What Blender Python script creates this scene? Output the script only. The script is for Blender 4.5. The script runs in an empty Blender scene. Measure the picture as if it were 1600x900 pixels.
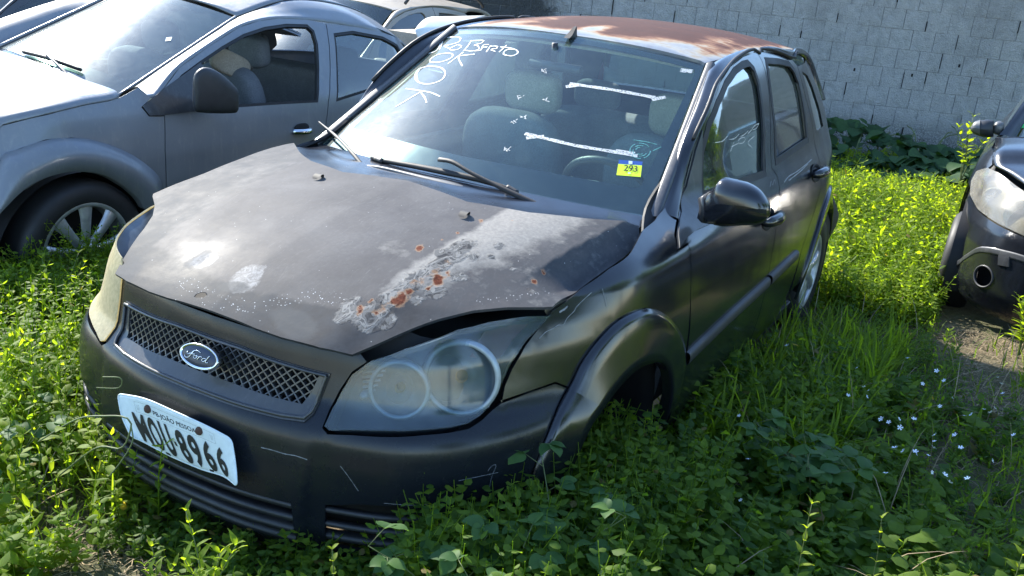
import bpy, bmesh, math, random
import numpy as np
from mathutils import Vector, geometry
sc = bpy.context.scene
rnd = random.Random(7)
# ------------------------------------------------------------------ camera
CAM = np.array([2.3888850170938367, 1.7198826568670003, 1.6584527325879383])
ROT = np.array([[-0.49575433858370627, 0.8630831094183602, 0.09651519057726393],
                [0.2342777145646363, 0.23992028342400673, -0.9420998938860536],
                [-0.836266457675902, -0.44443875150404977, -0.3211426597755579]])
FOC = 1529.0
cd = bpy.data.cameras.new('camera')
cam = bpy.data.objects.new('camera', cd)
sc.collection.objects.link(cam)
sc.camera = cam
cd.sensor_width = 36.0
cd.lens = FOC / 1600 * 36.0
cd.clip_start = 0.05
cd.clip_end = 500
from mathutils import Matrix
cam.matrix_world = Matrix(((ROT[0][0], -ROT[1][0], -ROT[2][0], CAM[0]),
                           (ROT[0][1], -ROT[1][1], -ROT[2][1], CAM[1]),
                           (ROT[0][2], -ROT[1][2], -ROT[2][2], CAM[2]), (0, 0, 0, 1)))
# ------------------------------------------------------------------ world, sun, exposure
SUN = Vector((-0.310, -0.765, 0.562)).normalized()      # towards the sun
elev = math.asin(SUN.z)
w = bpy.data.worlds.new("World")
sc.world = w
w.use_nodes = True
nt = w.node_tree
sky = nt.nodes.new('ShaderNodeTexSky')
sky.sky_type = 'NISHITA'
sky.sun_disc = False
sky.sun_elevation = elev
sky.sun_rotation = math.atan2(SUN.x, SUN.y)
sky.air_density = 1.0
sky.dust_density = 0.1
sky.ozone_density = 3.0
nt.links.new(sky.outputs[0], nt.nodes['Background'].inputs[0])
nt.nodes['Background'].inputs[1].default_value = 0.15
sl = bpy.data.lights.new('sun', 'SUN')
sl.energy = 4.1
sl.angle = math.radians(0.53)
sl.color = (1.0, 0.95, 0.85)
sun = bpy.data.objects.new('sun', sl)
sc.collection.objects.link(sun)
sun.rotation_euler = SUN.to_track_quat('Z', 'Y').to_euler()
sc.view_settings.view_transform = 'Standard'
sc.view_settings.look = 'None'
sc.view_settings.exposure = 1.8
sc.view_settings.gamma = 1
# ------------------------------------------------------------------ projection helpers (a pixel of the photo to a point of the place)
def ray(px, py):
    return ROT.T @ np.array([(px - 800) / FOC, (py - 450) / FOC, 1.0])
def P(px, py, **k):
    d = ray(px, py)
    (a, v), = k.items()
    if a == 'd':
        return CAM + d * v
    i = 'xyz'.index(a)
    return CAM + d * ((v - CAM[i]) / d[i])
def proj(X):
    q = (np.asarray(X, float) - CAM) @ ROT.T
    z = np.where(q[..., 2] > .05, q[..., 2], .05)
    return np.stack([800 + FOC * q[..., 0] / z, 450 + FOC * q[..., 1] / z], -1)
# ------------------------------------------------------------------ object helpers
def props(o, label=None, cat=None, group=None, kind=None):
    if label: o['label'] = label
    if cat: o['category'] = cat
    if group: o['group'] = group
    if kind: o['kind'] = kind
    return o
def empty(name, loc, label, cat, group=None):
    o = bpy.data.objects.new(name, None)
    sc.collection.objects.link(o)
    o.location = loc
    o.empty_display_size = .2
    return props(o, label, cat, group)
def wloc(o):
    p = np.zeros(3)
    while o is not None:
        p = p + np.array(o.location)
        o = o.parent
    return p
def mesh_obj(name, V, F, mat, parent=None, smooth=True, normals=None, fmat=None, attrs=None, uv=None):
    """V world coordinates, F list of faces; normals: per loop array"""
    V = np.asarray(V, float)
    if parent is not None:
        V = V - wloc(parent)
    me = bpy.data.meshes.new(name)
    if isinstance(F, np.ndarray):
        nf, k = F.shape
        me.vertices.add(len(V)); me.vertices.foreach_set('co', V.astype(np.float32).ravel())
        me.loops.add(nf * k); me.loops.foreach_set('vertex_index', F.astype(np.int32).ravel())
        me.polygons.add(nf)
        me.polygons.foreach_set('loop_start', np.arange(0, nf * k, k, dtype=np.int32))
        me.update(calc_edges=True)
    else:
        me.from_pydata([tuple(v) for v in V], [], [tuple(int(i) for i in f) for f in F])
    mats = mat if isinstance(mat, (list, tuple)) else [mat]
    for m in mats: me.materials.append(m)
    me.polygons.foreach_set('use_smooth', [smooth] * len(me.polygons))
    if fmat is not None: me.polygons.foreach_set('material_index', np.asarray(fmat, np.int32))
    if attrs:
        for k, a in attrs.items():
            at = me.attributes.new(k, 'FLOAT', 'POINT')
            at.data.foreach_set('value', np.asarray(a, np.float32))
    me.update()
    if normals is not None:
        me.normals_split_custom_set([tuple(n) for n in normals])
    o = bpy.data.objects.new(name, me)
    sc.collection.objects.link(o)
    if parent is not None: o.parent = parent
    return o
def joinm(parts):
    V = []; F = []; k = 0
    for v, f in parts:
        V.append(np.asarray(v, float)); F += [tuple(i + k for i in ff) for ff in f]; k += len(v)
    return np.concatenate(V), F
def box(c, s, ax=None):
    c = np.asarray(c, float); ax = np.eye(3) if ax is None else np.asarray(ax, float)
    V = [c + ax.T @ (np.array([i, j, k]) * np.array(s) / 2) for i in (-1, 1) for j in (-1, 1) for k in (-1, 1)]
    F = [(0, 1, 3, 2), (4, 6, 7, 5), (0, 4, 5, 1), (2, 3, 7, 6), (0, 2, 6, 4), (1, 5, 7, 3)]
    return np.array(V), F
def axes(d, up=(0, 0, 1)):
    d = np.asarray(d, float); d = d / np.linalg.norm(d)
    s = np.cross(d, up)
    if np.linalg.norm(s) < 1e-3: s = np.cross(d, (1, 0, 0))
    s /= np.linalg.norm(s)
    return np.array([d, s, np.cross(s, d)])
def tube(pts, r, n=8, caps=True):
    pts = np.asarray(pts, float); m = len(pts)
    r = np.broadcast_to(np.asarray(r, float), (m,))
    V = []; F = []
    T = np.gradient(pts, axis=0)
    a = axes(T[0])[1]
    for i in range(m):
        t = T[i] / (np.linalg.norm(T[i]) + 1e-12)
        a = a - t * (a @ t); a /= np.linalg.norm(a) + 1e-12
        b = np.cross(t, a)
        for k in range(n):
            an = 2 * math.pi * k / n
            V.append(pts[i] + r[i] * (math.cos(an) * a + math.sin(an) * b))
    for i in range(m - 1):
        for k in range(n):
            F.append((i * n + k, i * n + (k + 1) % n, (i + 1) * n + (k + 1) % n, (i + 1) * n + k))
    if caps:
        F.append(tuple(range(n))[::-1]); F.append(tuple((m - 1) * n + k for k in range(n)))
    return np.array(V), F
def lathe(prof, c, d, n=32, closed=False, a0=0):
    """prof: (r, h) pairs about axis d through c"""
    A = axes(d); V = []; F = []; m = len(prof)
    for r, h in prof:
        for k in range(n):
            an = 2 * math.pi * k / n + a0
            V.append(np.asarray(c) + A[0] * h + r * (math.cos(an) * A[1] + math.sin(an) * A[2]))
    for i in range(m - 1 if not closed else m):
        j = (i + 1) % m
        for k in range(n):
            F.append((i * n + k, j * n + k, j * n + (k + 1) % n, i * n + (k + 1) % n))
    return np.array(V), F
def crom(pts, n, closed=False):
    """smooth curve through pts, n samples evenly by length"""
    p = np.asarray(pts, float)
    if len(p) == 2:
        return p[0] + np.linspace(0, 1, n)[:, None] * (p[1] - p[0])
    q = np.vstack([2 * p[0] - p[1], p, 2 * p[-1] - p[-2]])
    out = []
    for i in range(len(p) - 1):
        t = np.linspace(0, 1, 24, endpoint=False)[:, None]
        a, b, c, d = q[i:i + 4]
        out.append(.5 * (2 * b + (c - a) * t + (2 * a - 5 * b + 4 * c - d) * t ** 2 + (3 * b - a - 3 * c + d) * t ** 3))
    out = np.vstack(out + [p[-1:]])
    L = np.concatenate([[0], np.cumsum(np.linalg.norm(np.diff(out, axis=0), axis=1))])
    s = np.linspace(0, L[-1], n)
    return np.stack([np.interp(s, L, out[:, k]) for k in range(out.shape[1])], 1)
def lin(pts, n):
    p = np.asarray(pts, float)
    L = np.concatenate([[0], np.cumsum(np.linalg.norm(np.diff(p, axis=0), axis=1))])
    s = np.linspace(0, L[-1], n)
    return np.stack([np.interp(s, L, p[:, k]) for k in range(p.shape[1])], 1)
def loft(curves, nv, closed=False):
    """curves each (m,3); smooth across; returns V,F grid"""
    A = np.stack([np.asarray(c, float) for c in curves])
    k, m, _ = A.shape
    G = np.stack([crom(A[:, j], nv) if k > 2 else lin(A[:, j], nv) for j in range(m)], 1)
    V = G.reshape(-1, 3); F = []
    for i in range(nv - 1):
        for j in range(m - 1):
            F.append((i * m + j, i * m + j + 1, (i + 1) * m + j + 1, (i + 1) * m + j))
    return V, F
def solid(o, t, off=-1):
    md = o.modifiers.new('solid', 'SOLIDIFY'); md.thickness = t; md.offset = off
    return o
# ---- polygons
def inpoly(pts, poly):
    x, y = pts[:, 0], pts[:, 1]
    c = np.zeros(len(pts), bool); n = len(poly)
    for i in range(n):
        x1, y1 = poly[i]; x2, y2 = poly[(i + 1) % n]
        if y1 == y2: continue
        m = ((y1 > y) != (y2 > y)) & (x < (x2 - x1) * (y - y1) / (y2 - y1) + x1)
        c ^= m
    return c
def densify(poly, res):
    out = []
    n = len(poly)
    for i in range(n):
        a = np.array(poly[i]); b = np.array(poly[(i + 1) % n])
        k = max(1, int(math.ceil(np.linalg.norm(b - a) / res)))
        for j in range(k): out.append(a + (b - a) * j / k)
    return np.array(out)
def dist_poly(pts, poly):
    d = np.full(len(pts), 1e9); n = len(poly)
    for i in range(n):
        a = poly[i]; b = poly[(i + 1) % n]; ab = b - a; L = ab @ ab + 1e-18
        t = np.clip(((pts - a) @ ab) / L, 0, 1)
        d = np.minimum(d, np.linalg.norm(pts - (a + t[:, None] * ab), axis=1))
    return d
def area(poly):
    p = np.asarray(poly); q = np.roll(p, -1, 0)
    return .5 * np.sum(p[:, 0] * q[:, 1] - q[:, 0] * p[:, 1])
def inset(poly, d):
    p = np.asarray(poly, float)
    s = 1 if area(p) > 0 else -1
    a = np.roll(p, 1, 0); b = np.roll(p, -1, 0)
    e1 = p - a; e2 = b - p
    e1 /= np.linalg.norm(e1, axis=1)[:, None] + 1e-12; e2 /= np.linalg.norm(e2, axis=1)[:, None] + 1e-12
    n1 = np.stack([-e1[:, 1], e1[:, 0]], 1) * s; n2 = np.stack([-e2[:, 1], e2[:, 0]], 1) * s
    m = n1 + n2; L = np.linalg.norm(m, axis=1)[:, None] + 1e-9; m /= L
    k = np.clip(1 / np.maximum((m * n1).sum(1), .45), 1, 2.0)
    return p + m * (d * k)[:, None]
def rounded(poly, r, n=5):
    p = np.asarray(poly, float); out = []
    N = len(p)
    for i in range(N):
        a, b, c = p[i - 1], p[i], p[(i + 1) % N]
        u = a - b; v = c - b; lu, lv = np.linalg.norm(u), np.linalg.norm(v)
        rr = min(r, lu * .45, lv * .45)
        s, e = b + u / lu * rr, b + v / lv * rr
        for t in np.linspace(0, 1, n):
            out.append((1 - t) ** 2 * s + 2 * t * (1 - t) * b + t * t * e)
    return np.array(out)
def sheet(name, poly, lift, mat, parent=None, res=.03, holes=(), thick=.008, gap=0., attr=None, off=0.):
    """panel: polygon in a surface's own coordinates, lifted onto the surface, with real thickness"""
    poly = np.asarray(poly, float)
    if gap: poly = inset(poly, gap)
    B = densify(poly, res)
    loops = [B] + [densify(np.asarray(h, float), res) for h in holes]
    mn, mx = B.min(0), B.max(0)
    gx = np.arange(mn[0] + res / 2, mx[0], res); gy = np.arange(mn[1] + res / 2, mx[1], res)
    G = np.array([(x + (res / 2 if j % 2 else 0), y) for j, y in enumerate(gy) for x in gx]).reshape(-1, 2)
    if len(G):
        k = inpoly(G, poly)
        for h in loops[1:]: k &= ~inpoly(G, h)
        G = G[k]
    if len(G):
        d = np.full(len(G), 1e9)
        for L_ in loops: d = np.minimum(d, dist_poly(G, L_))
        G = G[d > res * .45]
    pts = np.vstack(loops + ([G] if len(G) else []))
    E = []; k = 0
    for L_ in loops:
        n = len(L_); E += [(k + i, k + (i + 1) % n) for i in range(n)]; k += n
    r = geometry.delaunay_2d_cdt([Vector(p) for p in pts], E, [], 0, 1e-6)
    V2 = np.array([tuple(v) for v in r[0]]); T = np.array(r[2])
    cen = V2[T].mean(1)
    k = inpoly(cen, poly)
    for h in holes: k &= ~inpoly(cen, np.asarray(h, float))
    T = T[k]
    a = V2[T[:, 1]] - V2[T[:, 0]]; b = V2[T[:, 2]] - V2[T[:, 0]]
    fl = (a[:, 0] * b[:, 1] - a[:, 1] * b[:, 0]) < 0
    T[fl] = T[fl][:, ::-1]
    X, N = lift_n(lift, V2)
    X = X + N * off
    nv = len(X)
    # boundary edges
    cnt = {}
    for t in T:
        for i in range(3):
            e = (t[i], t[(i + 1) % 3]); cnt[e] = 1
    bd = [e for e in cnt if (e[1], e[0]) not in cnt]
    sgn = 1.0
    # orientation: does lifted triangle normal agree with N
    tn = np.cross(X[T[:, 1]] - X[T[:, 0]], X[T[:, 2]] - X[T[:, 0]])
    if (tn * N[T[:, 0]]).sum() < 0:
        T = T[:, ::-1]; bd = [(b_, a_) for a_, b_ in bd]
    F = [tuple(t) for t in T]; LN = [N[i] for t in T for i in t]
    if thick:
        X = np.vstack([X, X - N * thick])
        for t in T:
            F.append((t[2] + nv, t[1] + nv, t[0] + nv)); LN += [-N[t[2]], -N[t[1]], -N[t[0]]]
        for a_, b_ in bd:
            F.append((b_, a_, a_ + nv, b_ + nv))
            rn = np.cross(X[b_] - X[a_], N[a_]); rn /= np.linalg.norm(rn) + 1e-12
            LN += [rn] * 4
    at = None
    if attr:
        at = {k_: (np.tile(f_(V2, X[:nv]), 2) if thick else f_(V2, X[:nv])) for k_, f_ in attr.items()}
    return mesh_obj(name, X, F, mat, parent, True, LN, attrs=at)
def lift_n(lift, V2, e=.004):
    X = lift(V2)
    a = lift(V2 + [e, 0]) - lift(V2 - [e, 0]); b = lift(V2 + [0, e]) - lift(V2 - [0, e])
    N = np.cross(a, b); N /= np.linalg.norm(N, axis=1)[:, None] + 1e-12
    return X, N
class Surf:
    """a parametric surface that can be looked up from photo pixels"""
    def __init__(s, lift, u0, u1, v0, v1, flip=False, nu=220, nv=110):
        s.raw = lift
        s.lift = (lambda q: lift(q))
        U, W = np.meshgrid(np.linspace(u0, u1, nu), np.linspace(v0, v1, nv))
        s.uv = np.stack([U.ravel(), W.ravel()], 1)
        X, N = lift_n(lift, s.uv)
        vis = ((CAM - X) * N).sum(1)
        if flip: vis = -vis
        s.uv = s.uv[vis > 0]; s.pp = proj(X[vis > 0]); s.X = X[vis > 0]
    def at(s, px, py):
        d = ((s.pp - [px, py]) ** 2).sum(1)
        near = d < d.min() + 400
        q = s.uv[np.argmin(np.where(near, d, 1e9))].copy()
        for _ in range(12):
            p0 = proj(s.raw(q[None]))[0]
            e = 1e-4
            J = np.stack([(proj(s.raw((q + [e, 0])[None]))[0] - p0) / e, (proj(s.raw((q + [0, e])[None]))[0] - p0) / e], 1)
            st = np.linalg.lstsq(J + 1e-6, np.array([px, py]) - p0, rcond=1e-4)[0]
            L = np.linalg.norm(st)
            if L > .05: st *= .05 / L
            q = q + st
            if L < 1e-5: break
        return q
    def poly(s, pts):
        return np.array([s.at(*p) for p in pts])
    def pt(s, px, py, off=0.):
        X, N = lift_n(s.raw, s.at(px, py)[None])
        return X[0] + N[0] * off
def smoothstep(a, b, x):
    t = np.clip((x - a) / (b - a), 0, 1)
    return t * t * (3 - 2 * t)
class Table:
    """smooth 1-D profile"""
    def __init__(s, pts, sig=.012):
        p = np.array(pts, float)
        s.x = np.linspace(p[0, 0] - .1, p[-1, 0] + .1, 1600)
        y = np.interp(s.x, p[:, 0], p[:, 1])
        dx = s.x[1] - s.x[0]; k = int(3 * sig / dx) + 1
        g = np.exp(-.5 * (np.arange(-k, k + 1) * dx / sig) ** 2); g /= g.sum()
        s.y = np.convolve(np.pad(y, k, 'edge'), g, 'valid')
    def __call__(s, x):
        return np.interp(x, s.x, s.y)
def body_surface(plan, side, front, rear, fx, rx, org=(0, 0, 0), yaw=0., extra=None):
    """car skin: plan outline pushed in by height profiles. Coordinates (u, z): u = way round from the nose, + is the car's left"""
    c = crom(plan, 700)
    c = np.vstack([c[:1] * [1, -1], c])[1:]
    L = np.concatenate([[0], np.cumsum(np.linalg.norm(np.diff(c, axis=0), axis=1))])
    t = np.gradient(c, L, axis=0)
    for _ in range(12): t[1:-1] = (t[:-2] + 2 * t[1:-1] + t[2:]) / 4
    t /= np.linalg.norm(t, axis=1)[:, None]
    n = np.stack([t[:, 1], -t[:, 0]], 1)
    n[0] = (1, 0); n[-1] = (-1, 0)
    S, Fp, Rp = Table(side), Table(front, .005), Table(rear)
    ca, sa = math.cos(yaw), math.sin(yaw)
    def lift(q):
        u = np.abs(q[:, 0]); sg = np.where(q[:, 0] < 0, -1., 1.); z = q[:, 1]
        x = np.interp(u, L, c[:, 0]); y = np.interp(u, L, c[:, 1])
        nx = np.interp(u, L, n[:, 0]); ny = np.interp(u, L, n[:, 1])
        wf = smoothstep(fx[0], fx[1], x); wr = smoothstep(rx[0], rx[1], -x)
        d = S(z) * (1 - wf) * (1 - wr) + Fp(z) * wf + Rp(z) * wr
        if extra: d = d + extra(x, z)
        X = x - nx * d; Y = (y - ny * d) * sg
        return np.stack([org[0] + ca * X - sa * Y, org[1] + sa * X + ca * Y, org[2] + z], 1)
    lift.L = L; lift.c = c
    lift.u_at_x = lambda x: float(np.interp(-x, -c[:, 0][::1], L)) if True else 0
    return lift
# ------------------------------------------------------------------ materials
class NT:
    def __init__(s, name):
        s.m = bpy.data.materials.new(name); s.m.use_nodes = True
        s.t = s.m.node_tree; s.n = s.t.nodes; s.b = s.n['Principled BSDF']; s.out = s.n['Material Output']
        s.co = None
    def add(s, ty, **k):
        x = s.n.new(ty)
        for a, v in k.items(): setattr(x, a, v)
        return x
    def put(s, sock, v):
        if hasattr(v, 'is_linked') or isinstance(v, bpy.types.NodeSocket): s.t.links.new(v, sock)
        elif isinstance(v, (tuple, list)) and len(v) == 3 and sock.type == 'RGBA': sock.default_value = (*v, 1)
        else: sock.default_value = v
    def coord(s):
        if s.co is None: s.co = s.add('ShaderNodeTexCoord').outputs['Object']
        return s.co
    def world(s):
        return s.add('ShaderNodeNewGeometry').outputs['Position']
    def noise(s, scale, detail=4, rough=.55, vec=None, dist=0, stretch=None):
        n = s.add('ShaderNodeTexNoise'); n.inputs['Scale'].default_value = scale; n.inputs['Detail'].default_value = detail
        n.inputs['Roughness'].default_value = rough; n.inputs['Distortion'].default_value = dist
        v = vec or s.coord()
        if stretch:
            mp = s.add('ShaderNodeMapping'); mp.inputs['Scale'].default_value = stretch; s.put(mp.inputs[0], v); v = mp.outputs[0]
        s.put(n.inputs['Vector'], v)
        return n.outputs['Fac']
    def voro(s, scale, feat='F1', vec=None, out='Distance', rnd_=1):
        n = s.add('ShaderNodeTexVoronoi', feature=feat); n.inputs['Scale'].default_value = scale
        n.inputs['Randomness'].default_value = rnd_
        s.put(n.inputs['Vector'], vec or s.coord()); return n.outputs[out]
    def ramp(s, f, stops, mode='LINEAR'):
        r = s.add('ShaderNodeValToRGB'); r.color_ramp.interpolation = mode
        el = r.color_ramp.elements
        while len(el) < len(stops): el.new(.5)
        for e, (p, c) in zip(el, stops):
            e.position = p; e.color = (c, c, c, 1) if isinstance(c, (int, float)) else (*c, 1)
        s.put(r.inputs[0], f); return r.outputs[0]
    def mr(s, f, a, b, c=0., d=1.):
        r = s.add('ShaderNodeMapRange'); 
        for i, v in enumerate((f, a, b, c, d)): s.put(r.inputs[i], v)
        return r.outputs[0]
    def math(s, op, a, b=0.):
        r = s.add('ShaderNodeMath', operation=op); s.put(r.inputs[0], a); s.put(r.inputs[1], b); return r.outputs[0]
    def mix(s, f, a, b, mode='MIX'):
        r = s.add('ShaderNodeMix', data_type='RGBA', blend_type=mode)
        s.put(r.inputs[0], f); s.put(r.inputs[6], a); s.put(r.inputs[7], b); return r.outputs[2]
    def attr(s, name):
        return s.add('ShaderNodeAttribute', attribute_name=name).outputs['Fac']
    def bump(s, h, st=.2, d=.002):
        r = s.add('ShaderNodeBump'); r.inputs['Strength'].default_value = st; r.inputs['Distance'].default_value = d
        s.put(r.inputs['Height'], h); s.put(s.b.inputs['Normal'], r.outputs[0]); return r.outputs[0]
    def set(s, **k):
        for a, v in k.items():
            s.put(s.b.inputs[{'base': 'Base Color', 'rough': 'Roughness', 'metal': 'Metallic', 'coat': 'Coat Weight', 'coatr': 'Coat Roughness',
                              'spec': 'Specular IOR Level', 'alpha': 'Alpha', 'trans': 'Transmission Weight', 'ior': 'IOR'}[a]], v)
        return s.m
    def upz(s):
        g = s.add('ShaderNodeNewGeometry'); x = s.add('ShaderNodeSeparateXYZ'); s.put(x.inputs[0], g.outputs['Normal']); return x.outputs[2]
def simple(name, col, rough=.5, metal=0., bump=0., var=.25, scale=30, spec=.5):
    m = NT(name)
    f = m.noise(scale, 5)
    g = m.noise(scale * .12, 3)
    c = m.mix(m.mr(f, .3, .7), tuple(x * (1 - var) for x in col), tuple(min(1, x * (1 + var)) for x in col))
    c = m.mix(m.mr(g, .35, .65, 0, .5), c, tuple(x * (1 - var) for x in col))
    m.set(base=c, rough=m.mr(g, .3, .7, max(0, rough - .08), min(1, rough + .1)), metal=metal, spec=spec)
    if bump: m.bump(f, bump, .002)
    return m.m
def paint(name, col, dust=(.17, .16, .14), amt=.35, rough=.16, metal=0., scr=.25, coat=.35):
    m = NT(name)
    big = m.noise(2.2, 5, .6); fine = m.noise(55, 6, .65); med = m.noise(11, 5, .6)
    up = m.mr(m.upz(), -.1, 1., .12, 1.)
    d = m.math('MULTIPLY', m.mr(big, .3, .75), m.mr(med, .25, .8, .35, 1.))
    d = m.math('MULTIPLY', m.math('ADD', d, m.mr(fine, .45, .8, 0, .35)), up)
    d = m.math('MULTIPLY', d, amt)
    sp = m.mr(m.voro(260), .05, .09, 1, 0)
    sp = m.math('MULTIPLY', sp, m.mr(m.noise(7, 3), .5, .7))
    s1 = m.noise(9, 8, .75, stretch=(1, 1, 22)); s2 = m.noise(12, 8, .8, stretch=(26, 2, 2), dist=.6)
    sc_ = m.math('MULTIPLY', m.mr(s2, .705, .73), scr)
    base = m.mix(d, col, dust)
    base = m.mix(m.math('MULTIPLY', sp, .5), base, (.4, .38, .33))
    run = m.math('MULTIPLY', m.mr(m.noise(6, 7, .75, stretch=(5, 5, .5), dist=1.), .52, .72), m.mr(fine, .3, .7, .4, 1.))
    base = m.mix(m.math('MULTIPLY', run, amt * .8), base, dust)
    base = m.mix(sc_, base, (.35, .34, .32))
    r = m.math('ADD', m.mr(med, .3, .75, rough, rough + .1), m.math('MULTIPLY', d, 1.0))
    m.set(base=base, rough=r, metal=metal, coat=coat, coatr=.1, spec=.5 if coat > .3 else .3)
    m.bump(m.noise(3.6, 2), .30, .012)
    return m.m
M = {}
M['black'] = paint('black paint', (.007, .008, .011), dust=(.10, .11, .12), amt=.06, rough=.15)
M['bumper'] = paint('scuffed dark bumper paint', (.008, .010, .014), dust=(.07, .08, .09), amt=.02, rough=.22, scr=.5, coat=.12)
M['black_flat'] = paint('sun bleached black plastic', (.020, .022, .026), dust=(.13, .13, .13), amt=.55, rough=.34)
M['silver'] = paint('silver paint', (.165, .178, .195), dust=(.36, .34, .30), amt=.45, rough=.3, metal=.35, scr=.2)
M['trim'] = simple('dark trim plastic', (.022, .023, .026), .5, bump=.15)
M['rubber'] = simple('black rubber', (.012, .012, .013), .62, bump=.2)
M['shell'] = simple('dark inner steel', (.006, .006, .007), .7)
M['chrome'] = simple('chrome', (.75, .76, .78), .12, 1., var=.1)
M['alloy'] = simple('dirty alloy', (.52, .52, .52), .38, .7, bump=.1)
M['steel'] = simple('dull steel', (.2, .19, .18), .5, .6)
M['seat'] = simple('dark seat cloth', (.16, .17, .18), .95, bump=.3, scale=150)
M['seat_tan'] = simple('worn beige seat cloth', (.42, .36, .28), .95, bump=.3, scale=150)
M['dash'] = simple('grey dashboard plastic', (.30, .34, .33), .55, bump=.2, scale=80)
M['plate'] = simple('pale grey number plate', (.62, .70, .72), .35, var=.08, scale=60)
M['ink'] = simple('black plate lettering', (.02, .022, .025), .5)
M['white_chalk'] = simple('white marker paint', (.85, .86, .84), .8, var=.1, scale=200)
M['sticker'] = simple('yellow green sticker', (.72, .86, .03), .5, var=.04)
M['sticker_blue'] = simple('blue sticker band', (.02, .08, .32), .5, var=.05)
M['red_lens'] = simple('dull red tail lens', (.20, .022, .02), .35)
M['white_paint'] = paint('faded white paint', (.78, .77, .72), dust=(.5, .46, .38), amt=.4, rough=.35)
def mk_adhesive():
    m = NT('old adhesive tape residue')
    f = m.noise(160, 6, .7); g = m.noise(420, 3)
    a = m.math('MULTIPLY', m.mr(f, .38, .5), m.mr(g, .3, .45, .55, 1))
    m.set(base=m.ramp(f, [(0, (.38, .36, .33)), (1, (.85, .84, .8))]), rough=.9, alpha=m.mr(a, 0, 1, .15, .95)); return m.m
M['residue'] = mk_adhesive()
def mk_glass(name, tint, dirt=(.34, .42, .40), base_d=.10, blotch=.25, refl=.5, rough=.03, streak=True, haze=0.):
    m = NT(name); N = m.n
    tr = m.add('ShaderNodeBsdfTransparent'); m.put(tr.inputs[0], tint)
    gl = m.add('ShaderNodeBsdfGlossy'); m.put(gl.inputs['Color'], (1, 1, 1))
    big = m.noise(2.2, 6, .6, dist=.8); fine = m.noise(70, 5, .7); med = m.noise(9, 6, .7, dist=1.5)
    m.put(gl.inputs['Roughness'], m.mr(med, .3, .7, rough, rough + .03))
    fr = m.add('ShaderNodeFresnel'); fr.inputs[0].default_value = 1.52
    front = m.math('SUBTRACT', 1., m.add('ShaderNodeNewGeometry').outputs['Backfacing'])
    mx = m.add('ShaderNodeMixShader'); m.put(mx.inputs[0], m.math('MULTIPLY', m.math('MULTIPLY', fr.outputs[0], refl * 2), front)); m.put(mx.inputs[1], tr.outputs[0]); m.put(mx.inputs[2], gl.outputs[0])
    if haze:
        g2 = m.add('ShaderNodeBsdfGlossy'); m.put(g2.inputs['Color'], (.9, .95, .93)); m.put(g2.inputs['Roughness'], m.mr(big, .3, .7, .30, .42))
        m2 = m.add('ShaderNodeMixShader'); m.put(m2.inputs[0], m.math('MULTIPLY', m.math('MULTIPLY', m.mr(med, .3, .7, .7, 1.3), haze), front)); m.put(m2.inputs[1], mx.outputs[0]); m.put(m2.inputs[2], g2.outputs[0]); mx = m2
    df = m.add('ShaderNodeBsdfDiffuse'); m.put(df.inputs[0], dirt)
    tl = m.add('ShaderNodeBsdfTranslucent'); m.put(tl.inputs[0], dirt)
    dd = m.add('ShaderNodeMixShader'); dd.inputs[0].default_value = .35; m.put(dd.inputs[1], df.outputs[0]); m.put(dd.inputs[2], tl.outputs[0])
    k = m.math('ADD', base_d, m.math('MULTIPLY', m.mr(big, .35, .75), blotch))
    k = m.math('ADD', k, m.mr(med, .55, .8, 0, blotch * .6))
    sp = m.math('MULTIPLY', m.mr(m.voro(170), .06, .1, 1, 0), m.mr(m.noise(14, 2), .5, .65, 0, .7))
    k = m.math('ADD', m.math('MULTIPLY', k, m.mr(fine, .2, .8, .7, 1.3)), sp)
    if streak:
        st = m.math('MULTIPLY', m.mr(m.noise(3, 7, .8, stretch=(3, 30, 3), dist=2.), .66, .72, 0, .16), m.mr(big, .4, .6))
        k = m.math('ADD', k, st)
    k = m.math('MULTIPLY', k, front)
    fx = m.add('ShaderNodeMixShader'); m.put(fx.inputs[0], k); m.put(fx.inputs[1], mx.outputs[0]); m.put(fx.inputs[2], dd.outputs[0])
    m.put(m.out.inputs[0], fx.outputs[0])
    return m.m
M['windshield'] = mk_glass('dusty windscreen glass', (.86, .96, .94), dirt=(.30, .42, .41), base_d=.05, blotch=.10, refl=.65, haze=.006)
M['windshield_dusty'] = mk_glass('very dusty windscreen glass', (.6, .7, .68), dirt=(.40, .50, .48), base_d=.08, blotch=.12, refl=.7, haze=.03)
M['sideglass'] = mk_glass('dusty side glass', (.55, .62, .6), dirt=(.25, .32, .28), base_d=.05, blotch=.08, refl=1.1, streak=False)
M['lens'] = mk_glass('hazed headlamp lens', (.75, .82, .86), dirt=(.30, .38, .43), base_d=.15, blotch=.10, refl=.5, rough=.08, streak=False)
M['lens_yellow'] = mk_glass('yellowed headlamp lens', (.7, .6, .35), dirt=(.78, .68, .42), base_d=.55, blotch=.25, refl=.35, rough=.2, streak=False)
M['lens_milky'] = mk_glass('milky headlamp lens', (.8, .76, .65), dirt=(.80, .76, .66), base_d=.12, blotch=.20, refl=.5, rough=.15, streak=False)
M['frit'] = simple('black glass border', (.012, .014, .02), .18, var=.2)
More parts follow.
